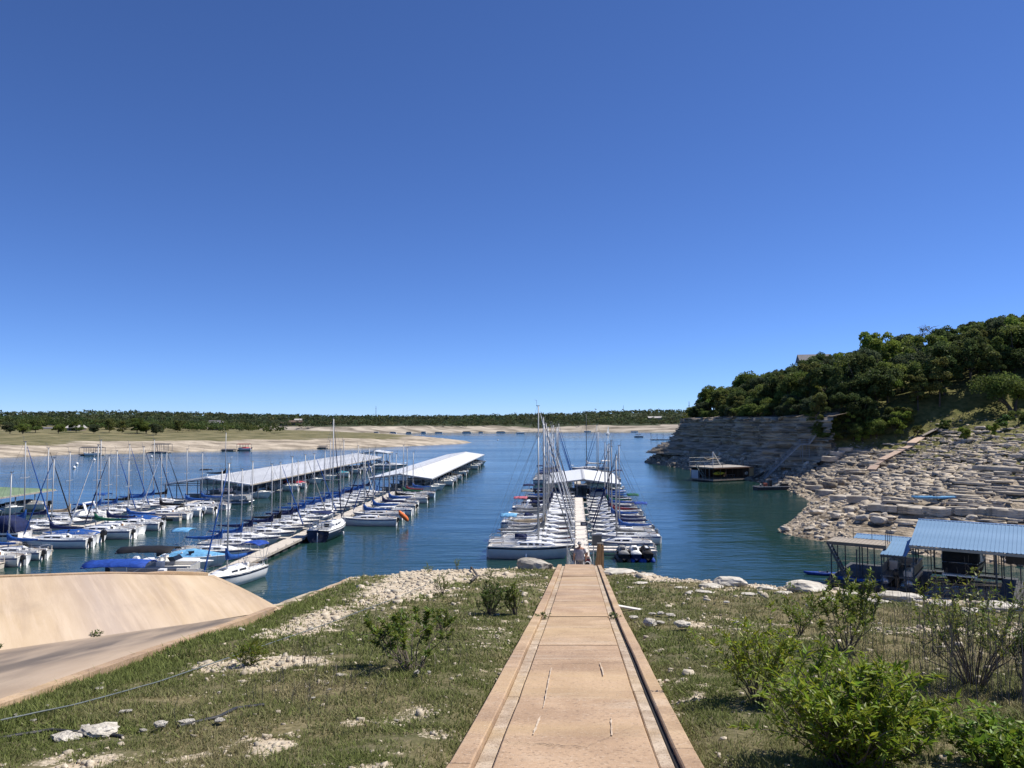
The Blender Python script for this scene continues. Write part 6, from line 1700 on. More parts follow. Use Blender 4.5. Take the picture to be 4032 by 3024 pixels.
def stone_mat(name, c1, c2):
    m = M(name, c1, .92, c2=c2, scale=1.6, detail=8, bump=.03, bscale=8, spec=.15).copy()
    t = m.node_tree; b = t.nodes['Principled BSDF']; src = b.inputs['Base Color'].links[0].from_socket
    at = t.nodes.new('ShaderNodeAttribute'); at.attribute_name = 'tint'; mx = t.nodes.new('ShaderNodeMix'); mx.data_type = 'RGBA'; mx.blend_type = 'MULTIPLY'; mx.inputs[0].default_value = 1
    t.links.new(src, mx.inputs[6]); t.links.new(at.outputs['Color'], mx.inputs[7]); t.links.new(mx.outputs[2], b.inputs['Base Color']); return m
rub = stone_mat('rubble_limestone', (.34, .29, .225), (.58, .51, .42))
N_ = 52000; X = nrg.uniform(30, 110, N_); Y = 62 + 100 * nrg.uniform(0, 1, N_) ** 1.2
d = -poly_sdf(X, Y, RLAND); nn = fbm(X * .2, Y * .2, 66)
ok_ = (d > .2) & (d < 48) & (X / Y < .72) & (nrg.uniform(0, 1, N_) < np.clip(1.55 - d / 26, .05, 1) * sstep(nn, .25, .6))
X, Y = X[ok_], Y[ok_]; Z = hill_h(X, Y); S = np.clip(nrg.lognormal(-1.8, .6, len(X)), .08, .8)
slabs_stuff('rubble', np.stack([X, Y, Z + S * .05], 1), S, rub, hill, nrg, (.2, .5))
N_ = 5200; X = nrg.uniform(34, 100, N_); Y = 66 + 92 * nrg.uniform(0, 1, N_); d = -poly_sdf(X, Y, RLAND); nn = fbm(X * .15, Y * .15, 67)
ok_ = (d > 6) & (d < 36) & (X / Y < .72) & (nn > .42); X, Y = X[ok_], Y[ok_]; e = 1.5
ga = np.arctan2(hill_h(X + e, Y, False) - hill_h(X - e, Y, False), -(hill_h(X, Y + e, False) - hill_h(X, Y - e, False))) + nrg.normal(0, .1, len(X)); S = np.clip(nrg.lognormal(-.35, .4, len(X)), .3, 1.6)
slabs_stuff('ledge_beds', np.stack([X, Y, hill_h(X, Y) + .04], 1), S, rub, hill, nrg, (.22, .42), ga, (1.5, 3.6))
N_ = 9000; X = nrg.uniform(40, 72, N_); Y = nrg.uniform(140, 285, N_); d = -poly_sdf(X, Y, RLAND); ok_ = (d > .1) & (d < 10.5); X, Y = X[ok_], Y[ok_]; S = np.clip(nrg.lognormal(-.75, .6, len(X)), .2, 2.0)
slabs_stuff('talus', np.stack([X, Y, hill_h(X, Y) + S * .06], 1), S, stone_mat('talus_stone', (.24, .205, .16), (.46, .40, .32)), cliff, nrg, (.4, .9))
RK = [rock_mesh(i, f) for i, f in enumerate((.45, .5, .6, .7, .4, .55, .8, .5))]
SLB = []
for i in range(6):
    mb = MB(); rg_ = random.Random(i); rings = []
    n = 9; ang = sorted(rg_.uniform(0, 6.28) for _ in range(n)); rad = [rg_.uniform(.38, .58) for _ in range(n)]
    lay = [(-.22, .92), (-.08, 1.02), (-.07, .90), (.05, 1.0), (.06, .93), (.17, .97), (.2, .85)]
    for z, k in lay: rings.append([(k * r_ * math.cos(a) * 1.35, k * r_ * math.sin(a) * .8, z + .03 * math.sin(3 * a + i)) for a, r_ in zip(ang, rad)])
    SLB.append(mb.loft(rings).mesh('rock'))
def put_rock(me, p, s, rz, parent, rx=0, ry=0, mat=None, name='rock', sz=None):
    o = link(name, me, mat or rockm, parent); o.location = p; o.scale = (s, s, sz or s); o.rotation_euler = (rx, ry, rz); return o
for me in RK + SLB: me.materials.clear(); me.materials.append(rockm)
# line of broken ledge blocks above the boathouse
for i, px in enumerate(range(3460, 4060, 52)):
    p = hit(px + rg.uniform(-8, 8), 2012 + 22 * (px - 3460) / 600 + rg.uniform(-4, 4)); put_rock(SLB[i % 6], p + Vector((0, 0, .25)), rg.uniform(1.9, 2.6), rg.uniform(-.4, .2), hill, R(rg.uniform(-6, 6)), 0, sz=rg.uniform(1.7, 2.3))
for px, py, s in ((3310, 1970, 3.0), (3390, 1972, 2.6), (3210, 1925, 2.6), (3255, 1945, 2.8), (3290, 1790, 2.6), (3330, 1775, 2.4), (3275, 1810, 3.0), (3360, 1860, 2.6)):
    put_rock(SLB[int(px) % 6], hit(px, py) + Vector((0, 0, .2)), s, rg.uniform(-.5, .3), hill, sz=s * .8)
for px, py, s in ((3220, 2025, 1.9), (3245, 2005, 1.3), (3350, 2015, 1.2), (3450, 2005, 1.5), (3395, 2045, 1.2), (3465, 2055, 1.8), (3290, 2040, 1.2), (3188, 2085, 1.1), (3250, 2075, 1.0), (3315, 2065, .9), (3450, 2040, 1.2), (3420, 2000, 1.0), (3830, 2050, 1.2), (3095, 2090, 1.3)):
    put_rock(RK[int(px) % 8], hit(px, py) + Vector((0, 0, .12 * s)), s * 1.25, rg.uniform(0, 6.28), hill, R(rg.uniform(-14, 14)), R(rg.uniform(-14, 14)))
k = 0
while k < 60:
    px = rg.uniform(3080, 4032); py = rg.uniform(1720, 2130); p = hit(px, py)
    dd = -float(poly_sdf(np.array([p.x]), np.array([p.y]), RLAND)[0])
    if not (.5 < dd < 33): k += .05; continue
    s = rg.uniform(.4, 1.0); put_rock(rg.choice(RK + SLB), p + Vector((0, 0, .05)), s, rg.uniform(0, 6.28), hill, R(rg.gauss(0, 9)), R(rg.gauss(0, 9))); k += 1
# long flat beds cropping out along the contours
def contour(x, y):
    e = 1.5; gx = float(hill_h(x + e, y, False) - hill_h(x - e, y, False)); gy = float(hill_h(x, y + e, False) - hill_h(x, y - e, False)); return math.atan2(gx, -gy)
k = 0
while k < 95:
    px = rg.uniform(3150, 4032); py = rg.uniform(1735, 1990); p = hit(px, py); dd = -float(poly_sdf(p.x, p.y, RLAND))
    if not (7 < dd < 34) or p.y > 160: k += .05; continue
    o = put_rock(rg.choice(SLB), p + Vector((0, 0, -.02)), 1, contour(p.x, p.y) + rg.gauss(0, .12), hill, 0, 0, name='ledge'); o.scale = (rg.uniform(1.8, 4.6), rg.uniform(.9, 1.8), rg.uniform(.5, .95)); k += 1
for i in range(130):
    j = rg.randrange(6, len(CS) - 40); off = rg.uniform(1, 8.5); x, y = CS[j] + CN[j] * off; s = rg.uniform(.9, 2.6) * (.6 + off / 14)
    put_rock(rg.choice(RK), (x, y, float(hill_h(x, y)) + .15 * s), s, rg.uniform(0, 6.28), cliff, R(rg.gauss(0, 15)), R(rg.gauss(0, 15)), MATS['cliff_rock'] if False else rockm)

# ------------------------------------------------------------------ near bank: stones, gravel, grass, shrubs
def hitg(px, py): return hit(px, py, ground_h, 4.2, 60)
palem = M('pale_limestone', (.40, .365, .30), .92, c2=(.66, .615, .53), scale=2.2, detail=9, bump=.035, bscale=9, spec=.15)
greyr = M('grey_limestone', (.25, .225, .185), .92, c2=(.50, .46, .39), scale=1.6, detail=9, bump=.04, bscale=9, spec=.15)
def near_rock(px, py, w, hk, mat, parent=None, rz=0, kind=0):
    p = hitg(px, py); s = w / FPX * p.y
    me = rock_mesh(50 + kind, .62, 3); rq = np.random.default_rng(kind); co = np.zeros(len(me.vertices) * 3); me.vertices.foreach_get('co', co); co = co.reshape(-1, 3)
    co *= (1 + .55 * (fbm(co[:, 0] * 4 + kind, co[:, 1] * 4 + co[:, 2] * 3, kind) - .5) + .25 * (fbm(co[:, 0] * 11, co[:, 1] * 11 + co[:, 2] * 9, kind + 3) - .5))[:, None]; me.vertices.foreach_set('co', co.ravel())
    kz = max(.55, hk * 1.9) if w > 70 else hk * 1.9
    o = link('rock', me, mat, parent); o.location = (p.x, p.y + s * .1, p.z + (hk - .20 * kz) * s + .02); o.scale = (s * 1.15, s * .8, s * kz); o.rotation_euler = (0, 0, rz); return o
for i, (px, py, w, hk) in enumerate(((2440, 2258, 130, .07), (2540, 2266, 90, .05), (2625, 2272, 140, .07), (2725, 2284, 130, .10), (2868, 2306, 140, .17), (2800, 2312, 90, .06), (3020, 2320, 90, .08), (3185, 2330, 160, .16), (3085, 2338, 80, .05), (3350, 2346, 90, .08), (3570, 2368, 170, .15), (3455, 2372, 100, .06), (3730, 2384, 120, .07), (3945, 2402, 160, .13), (3840, 2408, 90, .06), (2520, 2300, 60, .05), (2780, 2335, 70, .05), (2690, 2318, 50, .06), (2950, 2345, 60, .06), (3260, 2365, 70, .06))):
    near_rock(px, py, w, hk, greyr if i == 3 else palem, ground, rg.uniform(-.5, .5), i)
b = link('boulder', rock_mesh(71, .62, 3), greyr); b.location = (1.05, 34.4, float(ground_h(1.05, 34.4)) + .12); b.scale = (1.75, 1.2, 1.5); b.rotation_euler = (0, R(8), -.15); tag(b, 'large grey boulder beside the lower end of the path', 'boulder')
near_rock(2010, 2236, 90, .07, palem, ground, .1, 22); near_rock(1760, 2238, 240, .05, palem, ground, .1, 23)
for i, (px, py, w) in enumerate(((2560, 2472, 60), (2600, 2462, 34), (2690, 2482, 70), (2641, 2432, 36), (2495, 2442, 34), (2600, 2428, 30), (2712, 2345, 30), (2570, 2425, 26), (1337, 2672, 34), (1305, 2585, 16), (330, 2885, 46), (630, 2880, 54), (480, 2818, 30), (505, 2815, 26), (860, 2855, 44), (390, 2725, 30), (182, 2792, 20), (455, 2730, 18), (1640, 2660, 30), (1690, 2660, 20), (1232, 2760, 20), (1290, 2700, 12), (1297, 2725, 12), (640, 2500, 26), (950, 2490, 30), (2040, 2692, 14), (880, 2670, 14), (860, 2738, 16), (1560, 2850, 18), (2720, 2340, 24), (2900, 2460, 20), (3100, 2500, 22), (2860, 2380, 26), (130, 2850, 22), (60, 2830, 24), (750, 2830, 20), (560, 2890, 30))):
    near_rock(px, py, w, rg.uniform(.3, .5), palem, ground, rg.uniform(0, 3), 30 + i % 9)
near_rock(380, 2900, 150, .16, palem, ground, .3, 51); near_rock(250, 2915, 110, .12, palem, ground, .1, 52); near_rock(730, 2855, 70, .12, palem, ground, .1, 53)
p = hitg(2485, 2403); o = MB().box((0, 0, 0), (.72, .14, .035), rz=R(-24), ry=R(4)).build('board', M('board_white', (.62, .58, .50), .8, c2=(.75, .72, .65), scale=4)); o.location = (p.x, p.y, p.z + .05); tag(o, 'pale weathered board lying in the grass right of the path', 'board')

def visible_pts(n, y0, y1, rng):
    Y = y0 + (y1 - y0) * rng.uniform(0, 1, n); lim = Y * .70 + .6
    X = rng.uniform(-1, 1.35, n) * lim + .9 * rng.uniform(0, 1, n); return X, Y
def on_grass(X, Y):
    d = poly_sdf(X, Y, PLATEAU); return (d < .5) & (np.abs(X - xc(Y)) > 1.03) & ((X > -5.62 - .02 * np.clip(Y - 8, 0, 99)) | (Y > 30)) & (X > -6.3)
# gravel
GX = []; GY = []; GS = []
for y0, y1, n, s in ((4.5, 10, 26000, .022), (10, 18, 26000, .036), (18, 37, 26000, .06)):
    X, Y = visible_pts(n, y0, y1, nrg); bb = bare_f(X, Y); k = on_grass(X, Y) & (nrg.uniform(0, 1, n) < np.clip(bb * 1.0 - .12, .03, .85)); GX.append(X[k]); GY.append(Y[k]); GS.append(s * nrg.lognormal(0, .45, k.sum()))
X = np.concatenate(GX); Y = np.concatenate(GY); S = np.concatenate(GS)
slabs_stuff('gravel', np.stack([X, Y, ground_h(X, Y) + S * .1], 1), S, stone_mat('gravel_stone', (.42, .36, .275), (.62, .555, .45)), ground, nrg, (.5, .9))
# grass
VV = []; FF = []; TT = []; off = 0
for y0, y1, n, hh, wd in ((4.4, 7.5, 230000, .026, .0055), (7.5, 12, 225000, .030, .008), (12, 20, 180000, .040, .013), (20, 37, 130000, .055, .024)):
    X, Y = visible_pts(n, y0, y1, nrg); bb = bare_f(X, Y); dens = sstep(.62 - bb, 0, .35) * sstep(fbm(X * 2.3, Y * 2.3, 19), .22, .62)
    lush = blob(X, Y, -5.5, 14, .8, 12) + .7 * blob(X, Y, -1.9, 10.4, .9, .6)
    k = on_grass(X, Y) & (nrg.uniform(0, 1, n) < dens + lush * .5); X, Y, lush = X[k], Y[k], lush[k]; m = len(X)
    Z = ground_h(X, Y); a = nrg.uniform(0, 6.28, m); hgt = hh * nrg.lognormal(0, .35, m) * (1 + .5 * lush) * (.7 + .8 * fbm(X * .9, Y * .9, 23)); ln = nrg.normal(0, 1.3, m) * hgt
    w_ = wd * nrg.uniform(.6, 1.4, m); b2 = a + nrg.uniform(1.2, 1.9, m)
    P0 = np.stack([X - np.cos(a) * w_, Y - np.sin(a) * w_, Z - .01], 1); P1 = np.stack([X + np.cos(a) * w_, Y + np.sin(a) * w_, Z - .01], 1); P2 = np.stack([X + np.cos(b2) * ln, Y + np.sin(b2) * ln, Z + hgt], 1)
    VV.append(np.stack([P0, P1, P2], 1).reshape(-1, 3)); FF.append(np.arange(m * 3).reshape(-1, 3) + off); off += m * 3
    dry = np.clip(fbm(X * .8 + 40, Y * .8, 12) + .25 * sstep(X, 3.5, 7) + .2 * blob(X, Y, -2, 9.5, 1.8, 2.5) - .38 + nrg.normal(0, .16, m) - .4 * lush, 0, .8)[:, None] * 1.3
    g = np.array([.150, .178, .052]) * nrg.uniform(.65, 1.35, (m, 1)); dcol = np.array([.33, .28, .16]) * nrg.uniform(.6, 1.2, (m, 1))
    c = g * (1 - np.clip(dry, 0, 1)) + dcol * np.clip(dry, 0, 1); TT.append(np.repeat(c, 3, 0))
o = np_mesh('grass', np.concatenate(VV), np.concatenate(FF), grassm, None, tint=np.concatenate(TT)); tag(o, 'short green and dry grass covering the bank on both sides of the path', 'grass', kind='stuff')
# dead upright stalks
def stalks(n, cx, cy, sx, sy, h, rng, lean=.12, r_=.003):
    mb = MB()
    for _ in range(n):
        x = rng.gauss(cx, sx); y = rng.gauss(cy, sy)
        if abs(x - float(xc(y))) < 1.15: continue
        z = float(ground_h(x, y)); hh = h * rng.uniform(.5, 1.15); e = Vector((rng.gauss(0, lean) * hh, rng.gauss(0, lean) * hh, hh)); b_ = Vector((x, y, z - .02))
        mb.tube([b_, b_ + e * .5 + Vector((rng.gauss(0, .02), 0, 0)), b_ + e], [r_, r_ * .8, r_ * .4], 3)
        if rng.random() < .4: mb.tube([b_ + e * .6, b_ + e * .6 + Vector((rng.gauss(0, .08), rng.gauss(0, .08), hh * .3))], r_ * .6, 3)
    return mb
rs = random.Random(9); mb = MB()
for (n, cx, cy, sx, sy, h) in ((120, 5.5, 13.5, 1.6, 2.2, .45), (90, 6.5, 17, 2, 2.2, .5), (70, -2.4, 9.2, .5, .5, .28), (60, -1.4, 11.4, .7, .8, .4), (50, -1.8, 15.5, .8, 1.2, .5), (40, -2.9, 10.8, .35, .4, .4), (60, 3.6, 10, .7, 1.2, .35), (60, 7.5, 20, 1.5, 2, .6)):
    q = stalks(n, cx, cy, sx, sy, h, rs); mb.add(q.v, q.f)
o = mb.build('dry_stalks', M('dry_stalk', (.20, .165, .12), .9, c2=(.33, .28, .21), scale=6)); tag(o, 'thin dry brown stalks standing in the grass', 'dry grass', kind='stuff')
# ------------------------------------------------------------------ shrubs of the near bank
LEAF = None
def leaf_shape(L_=1.0, w_=.16):
    return np.array([(0, 0, 0), (.38, w_, .05), (1.0, 0, -.06), (.38, -w_, .05)]) * L_, np.array([(0, 2, 1), (0, 3, 2)])
def shrub(label, px, py, w, h, stems, leaf_n, leaf_len, mat, seed, start=.35, group=None, indiv=0, spread=.5, leafw=.16, stem_r=.008, tw=twig, droop=.0, base=None, name='shrub', clump=False, tint=(1, 1, 1)):
    rng = random.Random(seed); nr = np.random.default_rng(seed)
    p = base if base is not None else hitg(px, py); root = empty(name, p)
    mb = MB(); pts = []; dirs = []
    for i in range(stems):
        a = rng.uniform(0, 6.28); r_ = w / 2 * math.sqrt(rng.uniform(.05, 1)); top = Vector((r_ * math.cos(a), r_ * math.sin(a), h * rng.uniform(.6, 1.0) * (1 - .35 * (r_ / (w / 2)) ** 2)))
        b0 = Vector((rng.gauss(0, .03), rng.gauss(0, .03), -.03)) + Vector((top.x, top.y, 0)) * .15 * spread
        m1 = b0.lerp(top, .5) + Vector((rng.gauss(0, .05) * w, rng.gauss(0, .05) * w, -.02 * h)); ch = [b0, b0.lerp(m1, .5) + Vector((0, 0, .04 * h)), m1, m1.lerp(top, .55) + Vector((rng.gauss(0, .03), rng.gauss(0, .03), .03 * h)), top]
        mb.tube(ch, [stem_r * 1.3, stem_r * 1.1, stem_r * .9, stem_r * .6, stem_r * .25], 5)
        segs = [(ch, 1.0)]
        for _ in range(rng.randint(1, 3)):
            t = rng.uniform(.45, .85); k = min(3, int(t * 4)); q = ch[k].lerp(ch[k + 1], t * 4 - k); e = q + Vector((rng.gauss(0, .16) * w, rng.gauss(0, .16) * w, rng.uniform(.08, .28) * h))
            mb.tube([q, q.lerp(e, .5) + Vector((0, 0, .02 * h)), e], [stem_r * .6, stem_r * .45, stem_r * .2], 4); segs.append(([q, q.lerp(e, .5), e], .6))
        for (c_, wt) in segs:
            nl = int(leaf_n / stems / 1.9 * wt * rng.uniform(.6, 1.4)); m = len(c_) - 1
            for _ in range(nl):
                t = (start + (1 - start) * (rng.random() ** (.55 if clump else .85))) if wt == 1.0 else rng.random() ** .6
                k = min(m - 1, int(t * m)); q = c_[k].lerp(c_[k + 1], t * m - k); d = (c_[k + 1] - c_[k]).normalized()
                o_ = Vector((rng.gauss(0, 1), rng.gauss(0, 1), rng.gauss(.15, .6))).normalized(); dv = (d * rng.uniform(.3, .9) + o_).normalized(); dv.z -= droop
                pts.append(q); dirs.append(dv.normalized())
    mb.build('stems', tw, root, smooth=False)
    P = np.array([tuple(q) for q in pts]); D = np.array([tuple(q) for q in dirs]); n = len(P)
    up = nr.normal(0, .45, (n, 3)) + np.array([0, 0, 1]); S = np.cross(D, up); S /= np.linalg.norm(S, axis=1)[:, None] + 1e-9; U = np.cross(S, D)
    sz = leaf_len * nr.uniform(.55, 1.3, n); tn = nr.uniform(.65, 1.3, n)[:, None] * np.stack([nr.uniform(.85, 1.35, n), np.ones(n), nr.uniform(.6, 1.0, n)], 1) * np.array(tint)
    lv, lf = leaf_shape(1.0, leafw)
    k0 = 0
    if indiv:
        me_o = np_mesh('leaf', lv, lf, mat, root, tint=np.ones((4, 3))); me_ = me_o.data; bpy.data.objects.remove(me_o)
        idx = nr.permutation(n)[:indiv]
        for i in idx:
            o = link('leaf', me_, None, root); mt = Matrix(((D[i][0], S[i][0], U[i][0], P[i][0]), (D[i][1], S[i][1], U[i][1], P[i][1]), (D[i][2], S[i][2], U[i][2], P[i][2]), (0, 0, 0, 1)))
            o.matrix_local = mt @ Matrix.Scale(float(sz[i]), 4)
        rest = np.setdiff1d(np.arange(n), idx); P, D, S, U, sz, tn = P[rest], D[rest], S[rest], U[rest], sz[rest], tn[rest]; n = len(P)
    V = P[:, None, :] + sz[:, None, None] * (lv[None, :, 0:1] * D[:, None] + lv[None, :, 1:2] * S[:, None] + lv[None, :, 2:3] * U[:, None])
    F = (lf[None] + (np.arange(n) * 4)[:, None, None]).reshape(-1, 3)
    o = np_mesh('leaves', V.reshape(-1, 3), F, mat, root, tint=np.repeat(tn, 4, 0)); tag(o, kind='stuff')
    tag(root, label, 'shrub', group); return root
GS_ = 'shrubs on the near bank'
shrub('sprawling half bare shrub with leaf tufts at its branch tips left of the path', 1622, 2640, 1.70, .88, 17, 1900, .075, leaf_deep, 1, .66, GS_, 120, 1.2, .22, .008, clump=True, tint=(1.5, 1.35, 1))
shrub('small upright leafy shrub behind the sprawling half bare one', 1738, 2482, .62, .62, 10, 620, .055, leaf_shrub, 2, .45, GS_, 0, .6, .2)
shrub('round dense green bush left of the path below the gravel', 1930, 2418, .95, .78, 22, 1900, .062, leaf_deep, 3, .25, GS_, 0, .6, .2)
shrub('narrow upright bush next to the round dense one by the path', 2028, 2420, .55, .84, 12, 1000, .062, leaf_shrub, 4, .25, GS_, 0, .5, .2)
shrub('big dense bright green willowy bush right of the path', 3340, 3080, 1.35, .98, 80, 7000, .082, leaf_willow, 5, .12, GS_, 300, .9, .14, .007, base=Vector((2.72, 6.35, float(ground_h(2.72, 6.35)))))
shrub('yellow green loose willowy bush closest to the path edge among the large shrubs', 2985, 2765, 1.05, 1.12, 24, 1700, .078, leaf_willow, 6, .30, GS_, 200, .7, .15, .006, tint=(1.15, 1.05, 1))
shrub('taller open shrub with several leaf tufts behind the big willowy bush', 3330, 2570, 1.55, 1.35, 18, 2000, .088, leaf_shrub, 7, .45, GS_, 150, .8, .16, .007, clump=True)
shrub('thin leafy shrub leaning over the waterside rocks', 3150, 2500, .9, .75, 9, 600, .085, leaf_shrub, 8, .4, GS_, 0, .8, .16)
shrub('tall stemmy shrub with small leaves and many dead stalks', 3840, 2700, 1.7, 1.55, 38, 1700, .066, leaf_shrub, 9, .55, GS_, 120, .8, .18, .006, tint=(1.1, 1.05, 1))
shrub('dark feathery bush beside the stemmy shrub', 4060, 2730, .6, .95, 20, 1900, .055, leaf_deep, 10, .2, GS_, 0, .7, .16)
shrub('low broad leaved bush at the foot of the big willowy bush', 3850, 3040, 1.0, .42, 36, 2000, .062, leaf_willow, 11, .15, GS_, 150, .9, .26, .004, base=Vector((3.85, 6.35, float(ground_h(3.85, 6.35)))), tint=(.8, .9, 1))
shrub('thin weedy shrub among the gravel left of the path', 1740, 2345, .7, .75, 8, 380, .06, leaf_shrub, 12, .35, GS_, 0, .5, .18)
for i, (px, py, w, h, lab) in enumerate(((1690, 2260, .5, .5, 'small upright weed on the gravel crest'), (1800, 2246, .3, .6, 'slim grassy weed standing on the crest against the water'), (2005, 2214, .5, .55, 'yellow green weed beside the large boulder'), (1925, 2275, .4, .45, 'low weed between gravel crest and boulder'), (3060, 2300, .5, .6, 'slim weed between the waterside rocks'), (1590, 2250, .4, .35, 'grey green tuft on the gravel crest'))):
    shrub(lab, px, py, w, h, 7, 260, .06, leaf_shrub, 20 + i, .2, 'weeds on the bank crest', 0, .6, .12, .004, name='weed')
shrub('dark thistle standing beside the ramp kerb', 48, 2700, .30, .42, 6, 170, .075, leaf_deep, 30, .15, None, 0, .5, .22, .007, name='thistle', tint=(1.2, 1, 1))
shrub('long leaved grass tuft beside the cable', 985, 2625, .42, .42, 14, 320, .13, leaf_shrub, 31, .1, None, 0, .6, .05, .003, name='grass_tuft')
for i, (px, py, w) in enumerate(((2130, 2416, .28), (2392, 2412, .36))):
    shrub(['low weed growing in the gutter on the boulder side of the path', 'low weed growing in the gutter on the boathouse side of the path'][i], px, py, w, .13, 8, 130, .05, leaf_deep, 40 + i, .1, None, 0, .9, .24, .003, name='weed', base=Vector((float(xc(17.1)) + (-.74 if i == 0 else .76), 17.1, 8.72)))
for i, (px, py) in enumerate(((425, 2440), (108, 2488))):
    q = Vector([(-7.74, 14.6, float(gp(14.6)) - .08), (-8.46, 12.8, float(gp(12.8)) - .08)][i]); shrub(['small dark weed at the foot of the paved bank', 'tiny weed at the foot of the paved bank'][i], 0, 0, .22 - .06 * i, .1, 7, 90, .05, leaf_deep, 50 + i, .1, None, 0, .9, .2, .003, base=q, name='weed')
# right-hand dead stalk clump
rs = random.Random(19); q = stalks(110, 5.3, 9.2, .5, .6, 1.45, rs, .09, .0035)
o = q.build('dead_stalks', M('dead_stalk', (.12, .10, .085), .9, c2=(.24, .205, .17), scale=6)); tag(o, 'clump of tall dark dead stalks in front of the boathouse', 'dry plant')

# cable, hose
def lay(name, pts, r_, mat, label, cat, dz=.02):
    P = []
    for a, b in zip(pts[:-1], pts[1:]):
        n = 14
        for i in range(n): P.append(hitg(a[0] + (b[0] - a[0]) * i / n, a[1] + (b[1] - a[1]) * i / n) + Vector((0, 0, dz)))
    P.append(hitg(*pts[-1]) + Vector((0, 0, dz)))
    S = [P[0]] + [(P[i - 1] + P[i] * 2 + P[i + 1]) / 4 for i in range(1, len(P) - 1)] + [P[-1]]
    o = MB().tube(S, r_, 6).build(name, mat, None, smooth=True); tag(o, label, cat); return o
lay('cable', [(-60, 2868), (300, 2790), (620, 2700), (940, 2588), (1300, 2460), (1560, 2360), (1720, 2290)], .009, M('cable_grey', (.12, .14, .14), .6, var=.15), 'long grey cable lying across the grass towards the water', 'cable', .045)
lay('hose', [(-20, 2915), (200, 2880), (480, 2905)], .02, M('hose_black', (.02, .02, .022), .6), 'short black hose half hidden in the grass', 'hose', .01)
lay('hose', [(700, 2868), (860, 2830), (930, 2795), (1040, 2782)], .02, MATS['hose_black'], 'thick black hose piece by the round gravel patch', 'hose', .015)
lay('driftwood_branch', [(1840, 2226), (1860, 2250), (1880, 2280), (1855, 2300)], .045, M('driftwood_dark', (.07, .06, .05), .9), 'dark curved branch on the gravel crest', 'branch', .12)

# ------------------------------------------------------------------ far woods
def far_trees(name, X, Y, Z, Hh, label, rng, per=70, ls=.9, mat=None):
    n = len(X); P = []; T = []
    nl = 4
    ce = np.stack([X, Y, Z + Hh * .55], 1)
    base = rng.uniform(.65, 1.25, (n, 1)) * np.stack([rng.uniform(.85, 1.25, n), np.ones(n), rng.uniform(.7, 1.0, n)], 1)
    for l in range(nl):
        c = ce + rng.normal(0, 1, (n, 3)) * np.stack([Hh * .30, Hh * .30, Hh * .14], 1)
        k = per // nl; d = rng.normal(size=(n, k, 3)); d /= np.linalg.norm(d, axis=2)[:, :, None]; d[:, :, 2] = np.abs(d[:, :, 2]) * 1.0 - .35
        P.append((c[:, None] + d * (Hh * rng.uniform(.28, .42, n))[:, None, None] * rng.uniform(.75, 1.1, (n, k, 1)) * np.array([1, 1, .8])).reshape(-1, 3)); T.append(np.repeat(base * rng.uniform(.8, 1.2, (n, 1)), k, 0))
    P = np.concatenate(P); T = np.concatenate(T); V, F = leaf_quads(P, ls, rng=rng); o = np_mesh(name, V, F, mat or leaf_mid, None, tint=np.repeat(T, 4, 0)); tag(o, label, 'wood', kind='stuff'); return o
nr = np.random.default_rng(8)
n = 9000; X = nr.uniform(-700, -20, n); Y = nr.uniform(420, 960, n); d = -poly_sdf(X, Y, PEN); nn = fbm(X * .012, Y * .012, 7)
k = (np.abs(X / Y) < .72) & (d > 120) & (Y > 520 - .25 * (X + 300)) & (Y < 900) & (nr.uniform(0, 1, n) < np.clip((d - 110) / 120, 0, 1) * sstep(nn, .15, .4) * .8)
X, Y = X[k], Y[k]; far_trees('peninsula_wood', X, Y, pen_h(X, Y) - .3, nr.uniform(4.5, 8.5, len(X)), 'dark wood along the back of the low peninsula', nr, 90, 1.1, leaf_dark)
n = 16000; X = nr.uniform(-1000, 1000, n); Y = nr.uniform(860, 1500, n); d = -poly_sdf(X, Y, FAR); k = (np.abs(X / Y) < .70) & (d > 32) & (d < 260) & (nr.uniform(0, 1, n) < .62) & ~((X > 180) & (d < 75))
X, Y = X[k], Y[k]; far_trees('far_wood', X, Y, far_h(X, Y) - .3, nr.uniform(4.5, 8.5, len(X)), 'dark band of trees along the far shore', nr, 40, 1.7, leaf_grey)
n = 9000; X = nr.uniform(-2200, 2200, n); Y = nr.uniform(1400, 3600, n); k = (np.abs(X / Y) < .70); X, Y = X[k], Y[k]; far_trees('distant_wood', X, Y, far_h(X, Y) - 1, nr.uniform(9, 16, len(X)), 'distant wooded hills on the horizon', nr, 20, 4.5, leaf_grey)
# single trees in front of the peninsula wood
for i, (px, py, Y, s) in enumerate(((1690 / 4032 * 0 + 540, 1708, 470, 1.35), (575, 1704, 470, 1.2), (615, 1706, 455, 1.1), (430, 1702, 480, 1.2), (300, 1706, 470, 1.0), (90, 1706, 430, 1.0), (40, 1702, 440, 1.1), (700, 1700, 500, 1.1), (140, 1700, 460, 1.1), (230, 1704, 450, .9), (370, 1704, 460, .9), (480, 1703, 470, 1.1))):
    q = aty(px, py, Y); put_tree([1, 3, 0, 4][i % 4], q.x, q.y, float(pen_h(q.x, q.y)) - 1.3 * s, s, i * 1.3, ['broad green tree', 'wide dark tree', 'dark rounded tree', 'olive narrow tree'][i % 4] + ' standing at the front of the peninsula wood', 'single trees before the peninsula wood')

